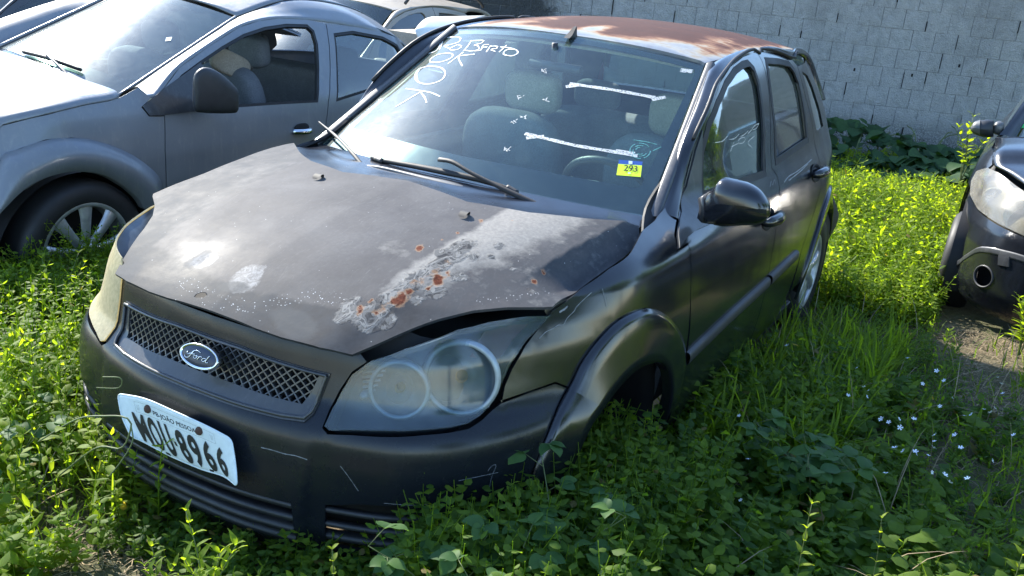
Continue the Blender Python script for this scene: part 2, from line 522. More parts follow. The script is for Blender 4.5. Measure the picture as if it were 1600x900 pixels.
def mk_hood():
    m = NT('sun bleached bonnet paint')
    co = m.coord()
    big = m.noise(3.2, 6, .62, dist=.6); med = m.noise(14, 7, .68); fine = m.noise(90, 5, .7); vf = m.noise(420, 2)
    swirl = m.noise(5, 7, .75, stretch=(2, 9, 2), dist=3.5)
    c = m.ramp(big, [(.28, (.042, .040, .042)), (.5, (.070, .066, .067)), (.72, (.108, .103, .102))])
    c = m.mix(m.mr(med, .3, .75, 0, .45), c, (.13, .125, .12))
    c = m.mix(m.mr(swirl, .56, .7, 0, .35), c, (.21, .205, .20))
    c = m.mix(m.mr(fine, .35, .75, 0, .35), c, (.05, .05, .055))
    edge = m.attr('edge'); peel = m.attr('peel'); rust = m.attr('rust'); patch = m.attr('patch'); dark = m.attr('dark'); chalk_glare = m.attr('chalk')
    # darker band along the nose and sides
    e = m.mr(m.math('ADD', edge, m.mr(med, .3, .7, -.18, .18)), .35, .65)
    c = m.mix(m.math('MULTIPLY', e, .85), c, m.mix(m.mr(med, .3, .7), (.013, .016, .021), (.042, .047, .054)))
    # chalky bare zone, plus a spot of sun glare painted pale
    ck = m.mr(m.math('ADD', chalk_glare, m.math('MULTIPLY', m.math('SUBTRACT', med, .5), 1.3)), .3, .75)
    c = m.mix(m.math('MULTIPLY', ck, .85), c, m.mix(m.mr(fine, .3, .7), (.20, .19, .175), (.31, .29, .26)))
    # round pale patch with fine crackle, and a painted glare spot beside it
    pk = m.mr(m.math('ADD', patch, m.math('MULTIPLY', m.math('SUBTRACT', med, .5), 1.5)), .45, .58)
    c = m.mix(m.math('MULTIPLY', pk, .8), c, m.mix(m.mr(m.noise(40, 6, .8, dist=2), .4, .62), (.14, .135, .13), (.32, .31, .30)))
    dk = m.mr(m.math('ADD', dark, m.math('MULTIPLY', m.math('SUBTRACT', med, .5), .4)), .45, .6)
    c = m.mix(m.math('MULTIPLY', dk, .75), c, (.052, .056, .06))
    # salty white speckle
    sp = m.math('MULTIPLY', m.mr(m.voro(120, vec=co), .10, .2, 1, 0), m.mr(m.math('ADD', m.attr('speck'), m.math('MULTIPLY', m.math('SUBTRACT', med, .5), .9)), .45, .8))
    c = m.mix(sp, c, (.55, .56, .56))
    few = m.math('MULTIPLY', m.mr(m.voro(38, vec=co), .035, .055, 1, 0), m.mr(m.noise(30, 1), .5, .6)); c = m.mix(few, c, (.55, .55, .54))
    # peeling flakes: cell edges
    crk = m.add('ShaderNodeTexVoronoi', feature='DISTANCE_TO_EDGE'); crk.inputs['Scale'].default_value = 48
    wv = m.add('ShaderNodeVectorMath', operation='ADD'); m.put(wv.inputs[0], co)
    nn = m.add('ShaderNodeTexNoise'); nn.inputs['Scale'].default_value = 18; nn.inputs['Detail'].default_value = 5; m.put(nn.inputs['Vector'], co)
    sv = m.add('ShaderNodeVectorMath', operation='SCALE'); sv.inputs['Scale'].default_value = .06; m.put(sv.inputs[0], nn.outputs['Color'])
    m.put(wv.inputs[1], sv.outputs[0]); m.put(crk.inputs['Vector'], wv.outputs[0])
    cell = m.add('ShaderNodeTexVoronoi'); cell.inputs['Scale'].default_value = 48; m.put(cell.inputs['Vector'], wv.outputs[0])
    pe = m.mr(m.math('ADD', peel, m.math('MULTIPLY', m.math('SUBTRACT', med, .5), 1.1)), .42, .5)
    fl1 = m.noise(24, 3, .5, dist=1.2, stretch=(.6, 1.2, 1)); fl2 = m.noise(60, 4, .6, dist=.8)
    cc = m.ramp(fl1, [(0, (.040, .040, .042)), (.42, (.11, .108, .105)), (.52, (.20, .193, .18)), (.60, (.07, .07, .07))], 'CONSTANT')
    cc = m.mix(m.mr(fl2, .45, .6, 0, .5), cc, (.17, .165, .16))
    c = m.mix(pe, c, cc)
    edge1 = m.mr(m.math('ABSOLUTE', m.math('SUBTRACT', fl1, .52)), .0, .008, 1, 0); edge2 = m.mr(m.math('ABSOLUTE', m.math('SUBTRACT', fl1, .42)), .0, .008, 1, 0)
    crack = m.math('MULTIPLY', m.math('MAXIMUM', edge1, m.math('MAXIMUM', edge2, m.math('MULTIPLY', m.mr(crk.outputs[0], .0, .02, 1, 0), m.mr(fl2, .5, .6)))), m.mr(peel, .35, .6))
    c = m.mix(crack, c, (.02, .018, .016))
    rs = m.math('ADD', rust, m.math('MULTIPLY', m.math('SUBTRACT', m.noise(38, 7, .75), .5), 1.5))
    rk = m.mr(rs, .5, .66)
    c = m.mix(m.mr(rs, .32, .55, 0, .6), c, (.34, .20, .11))
    c = m.mix(rk, c, m.ramp(m.noise(110, 5, .8), [(.3, (.035, .014, .010)), (.5, (.10, .030, .017)), (.7, (.19, .065, .035))]))
    hole = m.mr(m.attr('hole'), .5, .6)
    c = m.mix(hole, c, (.008, .006, .005))
    ro = m.mr(med, .25, .75, .58, .7)
    ro = m.math('ADD', ro, m.math('MULTIPLY', m.math('ADD', ck, rk), .25))
    ro = m.math('SUBTRACT', ro, m.math('MULTIPLY', m.attr('gloss'), .12))
    m.set(base=c, rough=ro, spec=.08)
    h = m.math('ADD', m.math('MULTIPLY', med, .25), m.math('MULTIPLY', crack, -1.))
    h = m.math('ADD', h, m.math('MULTIPLY', pe, fl1))
    h = m.math('ADD', h, m.math('MULTIPLY', fine, .12)); h = m.math('SUBTRACT', h, hole)
    m.bump(h, .55, .0035)
    return m.m
M['hood'] = mk_hood()
def mk_roof():
    m = NT('rusted roof paint')
    rust = m.attr('rust')
    n1 = m.noise(4.5, 7, .62, dist=1.2, stretch=(1.4, .8, 1)); n2 = m.noise(40, 6, .7)
    f = m.math('ADD', rust, m.math('MULTIPLY', m.math('SUBTRACT', n1, .5), .9))
    f = m.math('ADD', f, m.math('MULTIPLY', m.math('SUBTRACT', n2, .5), .14))
    c = m.ramp(f, [(.0, (.16, .18, .20)), (.20, (.28, .28, .26)), (.31, (.32, .27, .19)), (.40, (.27, .14, .065)), (.48, (.15, .065, .035)),
                   (.58, (.060, .019, .013)), (.80, (.042, .014, .011)), (1., (.075, .027, .018))])
    c = m.mix(m.mr(n2, .4, .8, 0, .4), c, (.10, .04, .03))
    c = m.mix(m.math('MULTIPLY', m.mr(m.voro(70), .04, .07, 1, 0), .6), c, (.45, .30, .2))
    m.set(base=c, rough=m.mr(f, .2, .6, .45, .85), spec=.2); m.bump(n2, .3, .002)
    return m.m
M['roof'] = mk_roof()
# ================================================================== THE BLACK HATCHBACK
plan = [(.822, 0), (.815, .16), (.79, .30), (.75, .44), (.685, .575), (.58, .678), (.44, .755), (.28, .808), (.1, .842), (-.15, .862), (-.5, .868), (-1.3, .870),
        (-2.1, .862), (-2.5, .852), (-2.75, .828), (-2.93, .735), (-3.02, .5), (-3.06, .25), (-3.07, 0)]
side_p = [(.13, .07), (.2, .045), (.28, .022), (.4, .006), (.5, 0), (.6, .002), (.7, .012), (.8, .032), (.87, .052), (.92, .082), (.96, .105), (1.0, .12),
          (1.1, .15), (1.2, .188), (1.3, .235), (1.36, .27), (1.4, .31), (1.44, .40)]
front_p = [(.13, .09), (.2, .035), (.28, .006), (.4, 0), (.46, .0), (.52, .006), (.555, .02), (.585, .05), (.60, .062), (.66, .078), (.72, .092), (.78, .115), (.84, .15), (.95, .3), (1.44, .9)]
rear_p = [(.13, .12), (.25, .03), (.45, 0), (.6, .03), (.7, .09), (.9, .09), (1.1, .17), (1.3, .30), (1.44, .5)]
Q = body_surface(plan, side_p, front_p, rear_p, (-.1, .5), (2.3, 2.9), extra=lambda x, z: .085 * smoothstep(-1.05, -.4, x) * smoothstep(.84, .98, z))
SQ = Surf(Q, -1.3, 4.2, .13, 1.42, nu=500, nv=140)
def B(*p): return SQ.poly(p)
def flip(p): return np.asarray(p) * [-1, 1]
T_drop = Table([(0, 0), (.3, .004), (.9, .022), (1., .028), (1.12, .040), (1.4, .058), (1.7, .073), (2, .10)], .03)
def hood_z(x, y):
    c = np.interp(x, [-.5, -.35, -.2, 0, .2, .4, .55, .66, .72, .8], [1.0, .985, .972, .95, .92, .878, .838, .798, .772, .725])
    yc = np.interp(x, [-.4, .1, .53, .8], [.54, .46, .385, .34])
    return c - T_drop(np.abs(y) / yc) - .012 * smoothstep(.5, .72, x)
HX = np.linspace(-.6, .9, 151)
def hood_lift(q):
    z = hood_z(q[:, 0], q[:, 1])
    z = (z + hood_z(q[:, 0] - .03, q[:, 1]) + hood_z(q[:, 0] + .03, q[:, 1])) / 3
    # the bent near edge: a facet folded down between the pillar base and the middle of the side edge
    a = np.array([-.34, .655]); b = np.array([.20, .60]); n = np.array([-(b - a)[1], (b - a)[0]]); n /= np.linalg.norm(n)
    d = (q - a) @ n
    along = ((q - a) @ (b - a)) / ((b - a) @ (b - a))
    z = z - .9 * np.clip(d, 0, .08) * smoothstep(-.15, .1, along) * (1 - smoothstep(.75, 1.15, along)) * .7
    return np.stack([q[:, 0], q[:, 1], z], 1)
SH = Surf(hood_lift, -.5, .85, -.85, .85)
def ws_lift(q):
    s, t = q[:, 0], q[:, 1]
    hw = .655 - .117 * t
    bx = -.455 - .697 * t + (.16 - .07 * t) * (1 - s * s)
    z = .918 + .425 * t + .045 * (1 - s * s) * (.6 + .4 * t)
    return np.stack([bx, hw * s, z], 1)
SW = Surf(ws_lift, -1.05, 1.05, -.1, 1.08)
def roof_lift(q):
    x, y = q[:, 0], q[:, 1]
    z = 1.431 - .044 * (np.abs(x + 1.85) / .75) ** 2.2 - .05 * (np.abs(y) / .55) ** 2.4
    return np.stack([x, y, z], 1)
SR = Surf(roof_lift, -2.9, -.95, -.7, .7)
CARX = empty('hatchback', (-1.15, 0, 0), 'sun bleached black hatchback with rusted roof, peeling bonnet and number plate, in the middle', 'car')
def two(name, poly, lift, mat, parent=CARX, label=None, **k):
    a = sheet(name, poly, lift, mat, parent, **k)
    kk = dict(k)
    if 'holes' in kk: kk['holes'] = [flip(h) for h in kk['holes']]
    b = sheet(name, flip(poly), lift, mat, parent, **kk)
    return a, b
# ---------- outlines seen in the photo, in skin coordinates
arch_out = B((806, 812), (824, 762), (841, 714), (862, 660), (888, 606), (908, 566), (935, 530), (969, 498), (1008, 482), (1035, 491), (1056, 514), (1066, 540), (1067, 570), (1060, 600))
flare_fender = arch_out[4:]
win_f = B((1099, 300), (1097, 262), (1099, 235), (1109, 198), (1123, 164), (1136, 134), (1150, 114), (1163, 104), (1171, 102), (1178, 110), (1185, 132), (1190, 165), (1193, 215), (1193, 268), (1150, 283))
win_r = B((1199, 98), (1218, 99), (1234, 103), (1241, 112), (1248, 130), (1255, 165), (1261, 216), (1213, 249), (1212, 205), (1207, 160), (1202, 120))
win_q = B((1254, 113), (1262, 119), (1270, 137), (1279, 165), (1286, 196), (1276, 203), (1271, 180), (1264, 150))
fr_front = [(1058, 392), (1055, 368), (1059, 343), (1068, 292), (1084, 225), (1108, 170), (1122, 132), (1141, 103), (1160, 88), (1182, 80)]
seam_b = [(1182, 80), (1195, 108), (1201, 140), (1204, 200), (1206, 262), (1215, 276), (1214, 343), (1206, 395), (1198, 440)]
seam_r = [(1246, 103), (1258, 149), (1269, 193), (1273, 224), (1283, 262), (1283, 292), (1274, 325), (1262, 360), (1252, 392)]
uF = SQ.at(1079, 462)[0]
b_b = B(*seam_b); b_r = B(*seam_r); b_f = B(*fr_front)
zs = .245
fd = np.vstack([b_f, b_b[1:], [[b_b[-1][0], .30], [b_b[-1][0] - .01, zs], [uF + .02, zs], [uF + .0, .38]], B((1072, 563), (1079, 462), (1079, 400), (1075, 381))])
rd = np.vstack([b_b[::-1], B((1200, 81), (1222, 86), (1237, 92), (1246, 103)), b_r[1:], [[b_r[-1][0] - .06, .38], [b_r[-1][0] - .12, zs], [b_b[-1][0] - .01, zs], [b_b[-1][0], .30]]])
rd_l = rd
doors = []
front_doors = two('front_door', fd, Q, M['black'], res=.035, holes=[inset(win_f, -.012)], gap=.003, thick=.02)
rear_doors = two('rear_door', rd_l, Q, M['black'], res=.035, holes=[inset(win_r, -.012)], gap=.003, thick=.02)
for (pf, w_) in ((front_doors, win_f), (rear_doors, win_r)):
    for i, p in enumerate(pf):
        f_ = (lambda a: a) if i == 0 else flip
        sheet('window', f_(inset(w_, -.010)), Q, M['sideglass'], p, res=.06, thick=.004, off=-.012)
        sheet('window_seal', f_(inset(w_, -.020)), Q, M['rubber'], p, res=.05, thick=.008, holes=[f_(inset(w_, .004))], off=.0015)
two('quarter_window', inset(win_q, -.004), Q, M['sideglass'], thick=.004, off=-.006, res=.05)
# fender
hl_out = [(783, 629), (788, 603), (800, 575), (820, 540), (838, 516), (858, 492)]
z_h = lambda u: None
fender = np.vstack([B((783, 629), (825, 613), (868, 598)), flare_fender[:1], flare_fender[1:], [[uF + .002, .50]], B((1079, 462), (1079, 400), (1075, 381), (1058, 392), (1055, 368), (1059, 343), (1040, 322), (1022, 343), (1003, 358)),
                    B((985, 392), (950, 418), (908, 448), (870, 480)), B(*hl_out[::-1])])
fenders = [sheet('fender', fender, Q, M['black'], CARX, res=.03, gap=.0025, thick=.012)]
ffar = fender.copy(); ffar[:, 1] = np.minimum(ffar[:, 1], np.interp(ffar[:, 0], [1.0, 1.25, 1.7], [.775, .80, .86]))
fenders.append(sheet('fender', flip(inset(ffar, .0025)), Q, M['black'], CARX, res=.03, thick=.012))
# sill and rear quarter
aR = lambda r, a0, a1, n, xc=-2.49, zc=.31: np.array([[Qux(xc + r * math.cos(t)), zc + r * math.sin(t)] for t in np.linspace(a0, a1, n)])
_ua = np.linspace(0, 4.4, 2000); _xa = Q(np.stack([_ua, np.full(2000, .5)], 1))[:, 0]
def Qux(x): return float(np.interp(-x, -_xa, _ua))
sill = np.array([[Qux(-.40), .285], [Qux(-.40), .235], [Qux(-.43), .16], [Qux(-2.10), .16], [Qux(-2.12), .235], [Qux(-.43), .235]])[[1, 2, 3, 4]]
two('sill', sill, Q, M['black_flat'], res=.05, thick=.03, off=-.012)
lower_f = np.vstack([[[arch_out[-1][0], arch_out[-1][1]]], [[uF - .001, .50], [uF - .001, .17], [uF - .05, .17]], [[arch_out[-1][0] - .025, .36]]])
two('fender_skirt', lower_f, Q, M['black'], res=.03, thick=.012, off=-.001)
rear_arch = aR(.345, math.radians(8), math.radians(172), 22)
zq = lambda u: .97
quarter = np.vstack([b_r[::1][:], [[b_r[-1][0] - .02, .36]], rear_arch[:], [[Qux(-2.86), .34], [Qux(-2.90), .66], [Qux(-2.93), .95], [Qux(-2.90) + .0, 1.15], [Qux(-2.80), 1.28]],
                     ])
qtop = B((1262, 112))
quarter = np.vstack([b_r, [[b_r[-1][0] - .02, .36]], rear_arch, [[Qux(-2.88), .34], [Qux(-2.93), .66], [Qux(-2.945), .97], [Qux(-2.90), 1.12], [Qux(-2.82), 1.24], [Qux(-2.66), 1.325]]])
two('rear_quarter_panel', quarter, Q, M['black'], res=.04, gap=.0025, thick=.014, holes=[inset(win_q, -.003)])
tl = np.array([[Qux(-2.945), .92], [Qux(-3.02), .92], [Qux(-3.0), 1.1], [Qux(-2.86), 1.27], [Qux(-2.80), 1.26], [Qux(-2.90), 1.12], [Qux(-2.94), .99]])
two('tail_light', tl, Q, M['red_lens'], res=.04, thick=.03, off=.012)
# rear door handles etc: hatch and rear bumper (behind)
ue = Qux(-3.0) + .9
_uf = Q.L[-1]
hatch = np.array([[Qux(-2.94), .68], [_uf - .001, .68], [_uf - .001, 1.02], [Qux(-3.02), 1.02], [Qux(-3.03), .9], [Qux(-2.95), .9]])
two('tailgate', hatch, Q, M['black'], res=.06)
rw = np.array([[Qux(-3.01), 1.03], [_uf - .001, 1.03], [_uf - .001, 1.33], [Qux(-2.9) + .02, 1.33]])
two('rear_window', rw, Q, M['sideglass'], res=.06, thick=.005)
rb = np.array([[Qux(-2.87), .34], [Qux(-2.9), .65], [_uf - .001, .66], [_uf - .001, .24], [Qux(-2.86), .24]])
two('rear_bumper', rb, Q, M['black_flat'], res=.05, off=.012, thick=.02)
# the bumper corner has come off its clips and hangs outwards
pA = [P(1290, 292, x=-2.72), P(1297, 304, x=-2.84), P(1306, 330, x=-2.98)]
pB = [P(1284, 345, x=-2.66), P(1296, 340, x=-2.8), P(1307, 338, x=-3.0)]
pC = [P(1281, 388, x=-2.70), P(1292, 372, x=-2.84), P(1303, 352, x=-2.98)]
v, f = loft([crom(pA, 8), crom(pB, 8), crom(pC, 8)], 8)
solid(mesh_obj('bumper_corner', v, f, M['rubber'], CARX), .012)
# ---------- arch flares, lip and wheel housings
def band(name, outer, inner3, mat, parent, bulge=.013, n=40, lip=.02):
    o = crom(outer, n); X, N = lift_n(Q, o)
    I = crom(inner3, n)
    c1 = X + N * .010; c0 = X + N * .0005
    mid = (c1 * .62 + I * .38); d = N * bulge
    mid = mid + d * .75
    m2 = c1 * .2 + I * .8 + d * .70
    c_in = I - N * .025
    G = [c0, c1, c1 * .85 + I * .15 + d * .55, mid, m2, I + N * .008, I, c_in]
    A = np.stack(G); V = A.reshape(-1, 3); F = []
    for i in range(len(G) - 1):
        for j in range(n - 1): F.append((i * n + j, (i + 1) * n + j, (i + 1) * n + j + 1, i * n + j + 1))
    return mesh_obj(name, V, F, mat, parent)
inner_px = [(876, 800), (886, 754), (900, 711), (921, 668), (942, 636), (958, 613), (976, 592), (992, 578), (1009, 569), (1029, 566), (1042, 578), (1046, 600), (1045, 625), (1038, 655)]
def on_side(px, py, off):
    return SQ.pt(px, py) if off == 0 else P(px, py, y=float(SQ.pt(px, py)[1] + off))
inner3 = [on_side(x, y, .012) for x, y in inner_px]
def cut(pts, a, b, n=24):
    c = crom(pts, 200); return c[int(a * 199):int(b * 199) + 1][::max(1, int((b - a) * 199 / n))]
fa = .235
ao = crom(arch_out, 200); ai = crom(np.array(inner3), 200)
split = int(np.argmin(np.linalg.norm(ao - arch_out[4], axis=1)))
spi = int(np.argmin(np.linalg.norm(ai - np.array(inner3[4]), axis=1)))
for sgn in (1, -1):
    def mk(nm, o, i):
        o2 = o if sgn > 0 else flip(o)
        i2 = i * ([1, 1, 1] if sgn > 0 else [1, -1, 1])
        ob = band(nm, o2, i2, M['black'], fenders[0] if sgn > 0 else fenders[1], n=40)
        if sgn < 0:
            ob.data.flip_normals()
    mk('wheel_arch_flare', ao[split:], ai[spi:])
lowA = (ao[:split + 1], ai[:spi + 1])
# rear arch flare
ro = aR(.43, math.radians(-5), math.radians(150), 24); ri = aR(.348, math.radians(-5), math.radians(172), 24)
for sgn in (1, -1):
    o2 = ro[::-1] if sgn > 0 else flip(ro[::-1])
    Xi = Q(ri[::-1] if sgn > 0 else flip(ri[::-1])) + [0, -.004 * sgn, 0]
    ob = band('wheel_arch_flare', o2, Xi, M['black'], CARX, bulge=.008)
    if sgn < 0: ob.data.flip_normals()
# wheel housings: dark tubs
for sgn in (1, -1):
    for xc, zc, r in ((-.02, .30, .36), (-2.49, .31, .36)):
        arcp = lambda r_, yy: np.array([[xc + r_ * math.cos(t), sgn * yy, max(.17, zc + r_ * math.sin(t))] for t in np.linspace(math.radians(-25), math.radians(205), 28)])
        v, f = loft([arcp(r, .80), arcp(r, .66), arcp(r * .98, .54), arcp(r * .6, .53), arcp(.02, .53)], 12)
        solid(mesh_obj('wheel_housing', v, f, M['shell'], CARX), .01, 1)
# strut and hub left in the empty front arches
for sgn in (1, -1):
    v, f = joinm([tube([(-.03, sgn * .62, .66), (-.02, sgn * .66, .33), (-.01, sgn * .68, .12)], [.03, .026, .03], 12),
                  lathe([(.0, .03), (.11, .03), (.115, 0), (.05, -.03)], (0, sgn * .68, .17), (0, sgn, 0), 24)])
    mesh_obj('suspension_strut', v, f, M['trim'], CARX)
# inner dark body shell behind all gaps
holesS = [inset(win_f, -.03), inset(win_r, -.03), inset(win_q, -.004)]
shell_p = np.vstack([[[Qux(.15), .72], [Qux(.12), .17 + .5], [Qux(-.40), .5], [Qux(-.42), .17], [Qux(-2.1), .17], [Qux(-2.14), .40]], aR(.37, math.radians(10), math.radians(170), 12)[:0],
                     [[Qux(-2.17), .62], [Qux(-2.45), .70], [Qux(-2.8), .66], [Qux(-2.9), .5], [Qux(-2.93), .95], [Qux(-2.8), 1.2], [Qux(-2.6), 1.30], [Qux(-1.7), 1.36], [Qux(-1.2), 1.30], [Qux(-.5), .98], [Qux(-.1), .86]]])
two('body_shell', shell_p, Q, M['shell'], res=.05, holes=holesS, off=-.030, thick=.01)
# ---------- side mouldings and handles
for sgn in (0, 1):
    fl = (lambda a: a) if sgn == 0 else flip
    pd = (front_doors, rear_doors)
    for (pts, par) in (([(1071, 560), (1100, 532), (1140, 494), (1198, 441)], 0), ([(1201, 438), (1225, 415), (1243, 398)], 1)):
        c = crom(B(*pts), 14)
        up = c + [0, .022]; dn = c - [0, .022]
        A = []
        for q_, o_ in ((up, 0), (up - [0, .004], .012), (c, .016), (dn + [0, .004], .012), (dn, 0)):
            X, N = lift_n(Q, fl(q_)); A.append(X + N * o_)
        v, f = loft(A, 9)
        mesh_obj('side_moulding', v, f, M['trim'], pd[par][sgn])
def handle(cu, cz, par, L=.165):
    X, N = lift_n(Q, np.array([[cu, cz]])); X = X[0]; N = N[0]
    t = Q(np.array([[cu + .02, cz]]))[0] - Q(np.array([[cu - .02, cz]]))[0]; t /= np.linalg.norm(t)
    if N[1] < 0: t = -t
    up = np.cross(t, N) * (1 if N[1] > 0 else 1)
    up = up / np.linalg.norm(up)
    if up[2] < 0: up = -up
    # cup
    V = []; F = []; n = 20
    for k, (s, d) in enumerate(((1.12, .001), (1.0, .004), (.86, -.0), (.5, -.004))):
        for i in range(n):
            a = 2 * math.pi * i / n
            V.append(X + t * math.cos(a) * L * .5 * s + up * math.sin(a) * .038 * s + N * d)
    for k in range(3):
        for i in range(n): F.append((k * n + i, k * n + (i + 1) % n, (k + 1) * n + (i + 1) % n, (k + 1) * n + i))
    F.append(tuple(3 * n + i for i in range(n)))
    cup = mesh_obj('handle_cup', V, F, M['shell'], par)
    pts = [X - t * L * .56 + N * .006, X - t * L * .46 + N * .030, X - t * .0 + N * .044, X + t * L * .46 + N * .030, X + t * L * .58 + N * .006]
    c = crom(pts, 16)
    rr = np.interp(np.linspace(0, 1, 16), [0, .12, .5, .88, 1], [.010, .016, .018, .016, .010])
    v, f = tube(c, rr, 12)
    # flatten: taller than deep
    v2 = v.copy(); k = np.repeat(c, 12, axis=0) if len(v) == 16 * 12 else np.repeat(c, 12, axis=0)
    dz = (v2 - k) @ up; v2 = v2 + dz[:, None] * up * .25
    mesh_obj('door_handle', v2, f, M['black'], par)
hF = SQ.at(1200, 342); hR = SQ.at(1275, 270)
for i in (0, 1):
    s_ = 1 if i == 0 else -1
    handle(s_ * hF[0], hF[1], front_doors[i]); handle(s_ * hR[0], hR[1], rear_doors[i])
# ---------- A pillar, roof rail
def wsX(s, t): return ws_lift(np.array([[s, t]]))[0]
roof_edge = [(-1.16, .536), (-1.3, .55), (-1.6, .565), (-2.0, .57), (-2.4, .555), (-2.56, .54)]
def rxyz(x, y): return roof_lift(np.array([[x, y]]))[0]
out_px = [(1042, 322), (1059, 343), (1068, 292), (1084, 225), (1108, 170), (1122, 132), (1141, 103), (1160, 88), (1182, 80), (1210, 82), (1237, 92)]
inner = [wsX(1.03, t) for t in (.0, .12, .35, .6, .82, .98)] + [rxyz(*p) for p in roof_edge[1:]] + [np.array([-2.70, .55, 1.305]), np.array([-2.83, .585, 1.20]), np.array([-2.90, .62, 1.10])]
outq = B(*out_px[1:]); outq = np.vstack([outq, [[Qux(-2.25), 1.355], [Qux(-2.50), 1.34]]])
outX = np.vstack([Q(outq), Q(np.array([[Qux(-2.66), 1.30], [Qux(-2.80), 1.215], [Qux(-2.87), 1.11]]))])
inn = crom(inner, 60); ouc = crom(outX, 60)
# pair by height/length
for sgn in (1, -1):
    a = inn * [1, sgn, 1]; b = ouc * [1, sgn, 1]
    nrm = np.cross(np.gradient(a, axis=0), b - a); nrm /= np.linalg.norm(nrm, axis=1)[:, None]
    cen = np.array([-1.5, 0, .8])
    nrm[((a + b) / 2 - cen)[:, 0] * nrm[:, 0] + ((a + b) / 2 - cen)[:, 1] * nrm[:, 1] + ((a + b) / 2 - cen)[:, 2] * nrm[:, 2] < 0] *= -1
    bu_ = 1. if sgn > 0 else .3
    v, f = loft([a - nrm * .012, a + nrm * .004 * bu_, (a * .6 + b * .4) + nrm * .020 * bu_, (a * .25 + b * .75) + nrm * .014 * bu_, b + nrm * .004, b - nrm * .01], 16)
    ob = mesh_obj('roof_rail', v, f, M['black'], CARX)
    # gutter strip over the doors
    gm_ = (b[:, 0] > -2.3) & (b[:, 0] < -.75); g0 = b[gm_] + nrm[gm_] * .010
    v, f = tube(g0, .007, 6); mesh_obj('drip_rail', v, f, M['rubber'], CARX)
    # windscreen side trim
    s0 = np.array([wsX(1.015 * 1, t) for t in np.linspace(-.02, 1.0, 30)]) * [1, sgn, 1]
    s1 = np.array([wsX(1.062 * 1, t) for t in np.linspace(-.02, 1.0, 30)]) * [1, sgn, 1]
    s1 = s1 + [0, 0, .0]
    v, f = loft([s0 - [0, 0, .004], s0 + [.004, 0, .012], s1 + [.004, 0, .022], s1 + [0, sgn * .004, .0]], 10)
    mesh_obj('pillar_trim', v, f, M['black_flat'], CARX)
# ---------- roof
re = [(x, y) for x, y in roof_edge]
front_e = [(ws_lift(np.array([[s, 1.03]]))[0][0] - .004, s * .536) for s in np.linspace(-.96, .96, 13)]
rp = [(x, y) for x, y in front_e] + re + [(-2.72, .4), (-2.78, .2), (-2.8, 0), (-2.78, -.2), (-2.72, -.4)] + [(x, -y) for x, y in re[::-1]]
def a_roofrust(q, X):
    x, y = q[:, 0], q[:, 1]
    r = .72 - .62 * np.exp(-((x + 1.12) / .07) ** 2) - .50 * np.exp(-(np.abs(y) - .56) ** 2 / .05 ** 2)
    for cx, cy, sx, sy, k in ((-1.30, .02, .12, .05, .62), (-1.27, .36, .14, .16, .36), (-1.25, -.36, .10, .14, .40), (-1.55, -.30, .25, .10, .22), (-1.55, .43, .25, .06, .34)):
        r -= k * np.exp(-((x - cx) / sx) ** 2 - ((y - cy) / sy) ** 2)
    return r
sheet('roof', rp, roof_lift, M['roof'], CARX, res=.03, thick=.012, attr={'rust': a_roofrust}, off=.004)
# shark fin aerial
fx_, fy_ = SR.at(893, 60)
fin = []
base = SR.pt(893, 59)
for s, h, wd in ((-.055, .0, .012), (-.03, .012, .012), (-.005, .03, .009), (.018, .05, .006), (.032, .056, .004), (.036, .045, .005), (.034, .018, .008), (.04, 0, .01)):
    fin.append((s, h, wd))
V = []; 
for s, h, wd in fin:
    for sg in (-1, 1): V.append(base + np.array([-s, 0, 0]) * .8 + np.array([0, sg * wd, h * .75]))
n_ = len(fin)
F = [(2 * i, 2 * i + 2, 2 * i + 3, 2 * i + 1) for i in range(n_ - 1)] + [tuple(2 * i for i in range(n_))[::-1], tuple(2 * i + 1 for i in range(n_))]
mesh_obj('roof_aerial', V, F, M['rubber'], CARX, smooth=False)
# ---------- bonnet
near = SH.poly([(400, 513), (440, 527), (500, 543), (550, 554), (588, 538), (633, 518), (687, 498), (740, 485), (793, 480), (850, 480), (864, 479), (905, 452), (943, 424), (975, 402),
                (992, 385), (999, 366), (998, 353), (959, 344), (905, 340), (868, 336), (828, 332), (767, 321), (730, 315)])
near = near[near[:, 1] > .02]
hpoly = np.vstack([[[.735, 0]], near, [[float(near[-1][0]) - .03, 0]], (near * [1, -1])[::-1]])
hole_c = SH.at(313, 461)
kR = int(np.argmin(np.linalg.norm(near - SH.at(998, 353), axis=1)))
pt = lambda x, y: SH.at(x, y)
def gau(q, c, sx, sy=None, ang=0):
    sy = sy or sx; d = q - c; ca, sa = math.cos(ang), math.sin(ang)
    a = d[:, 0] * ca + d[:, 1] * sa; b = -d[:, 0] * sa + d[:, 1] * ca
    return np.exp(-(a / sx) ** 2 - (b / sy) ** 2)
def segd(q, pts):
    d = np.full(len(q), 9.)
    for a, b in zip(pts[:-1], pts[1:]):
        ab = b - a; t = np.clip(((q - a) @ ab) / (ab @ ab), 0, 1); d = np.minimum(d, np.linalg.norm(q - a - t[:, None] * ab, axis=1))
    return d
crease = SH.poly([(585, 492), (640, 455), (700, 410), (760, 368), (820, 335)])
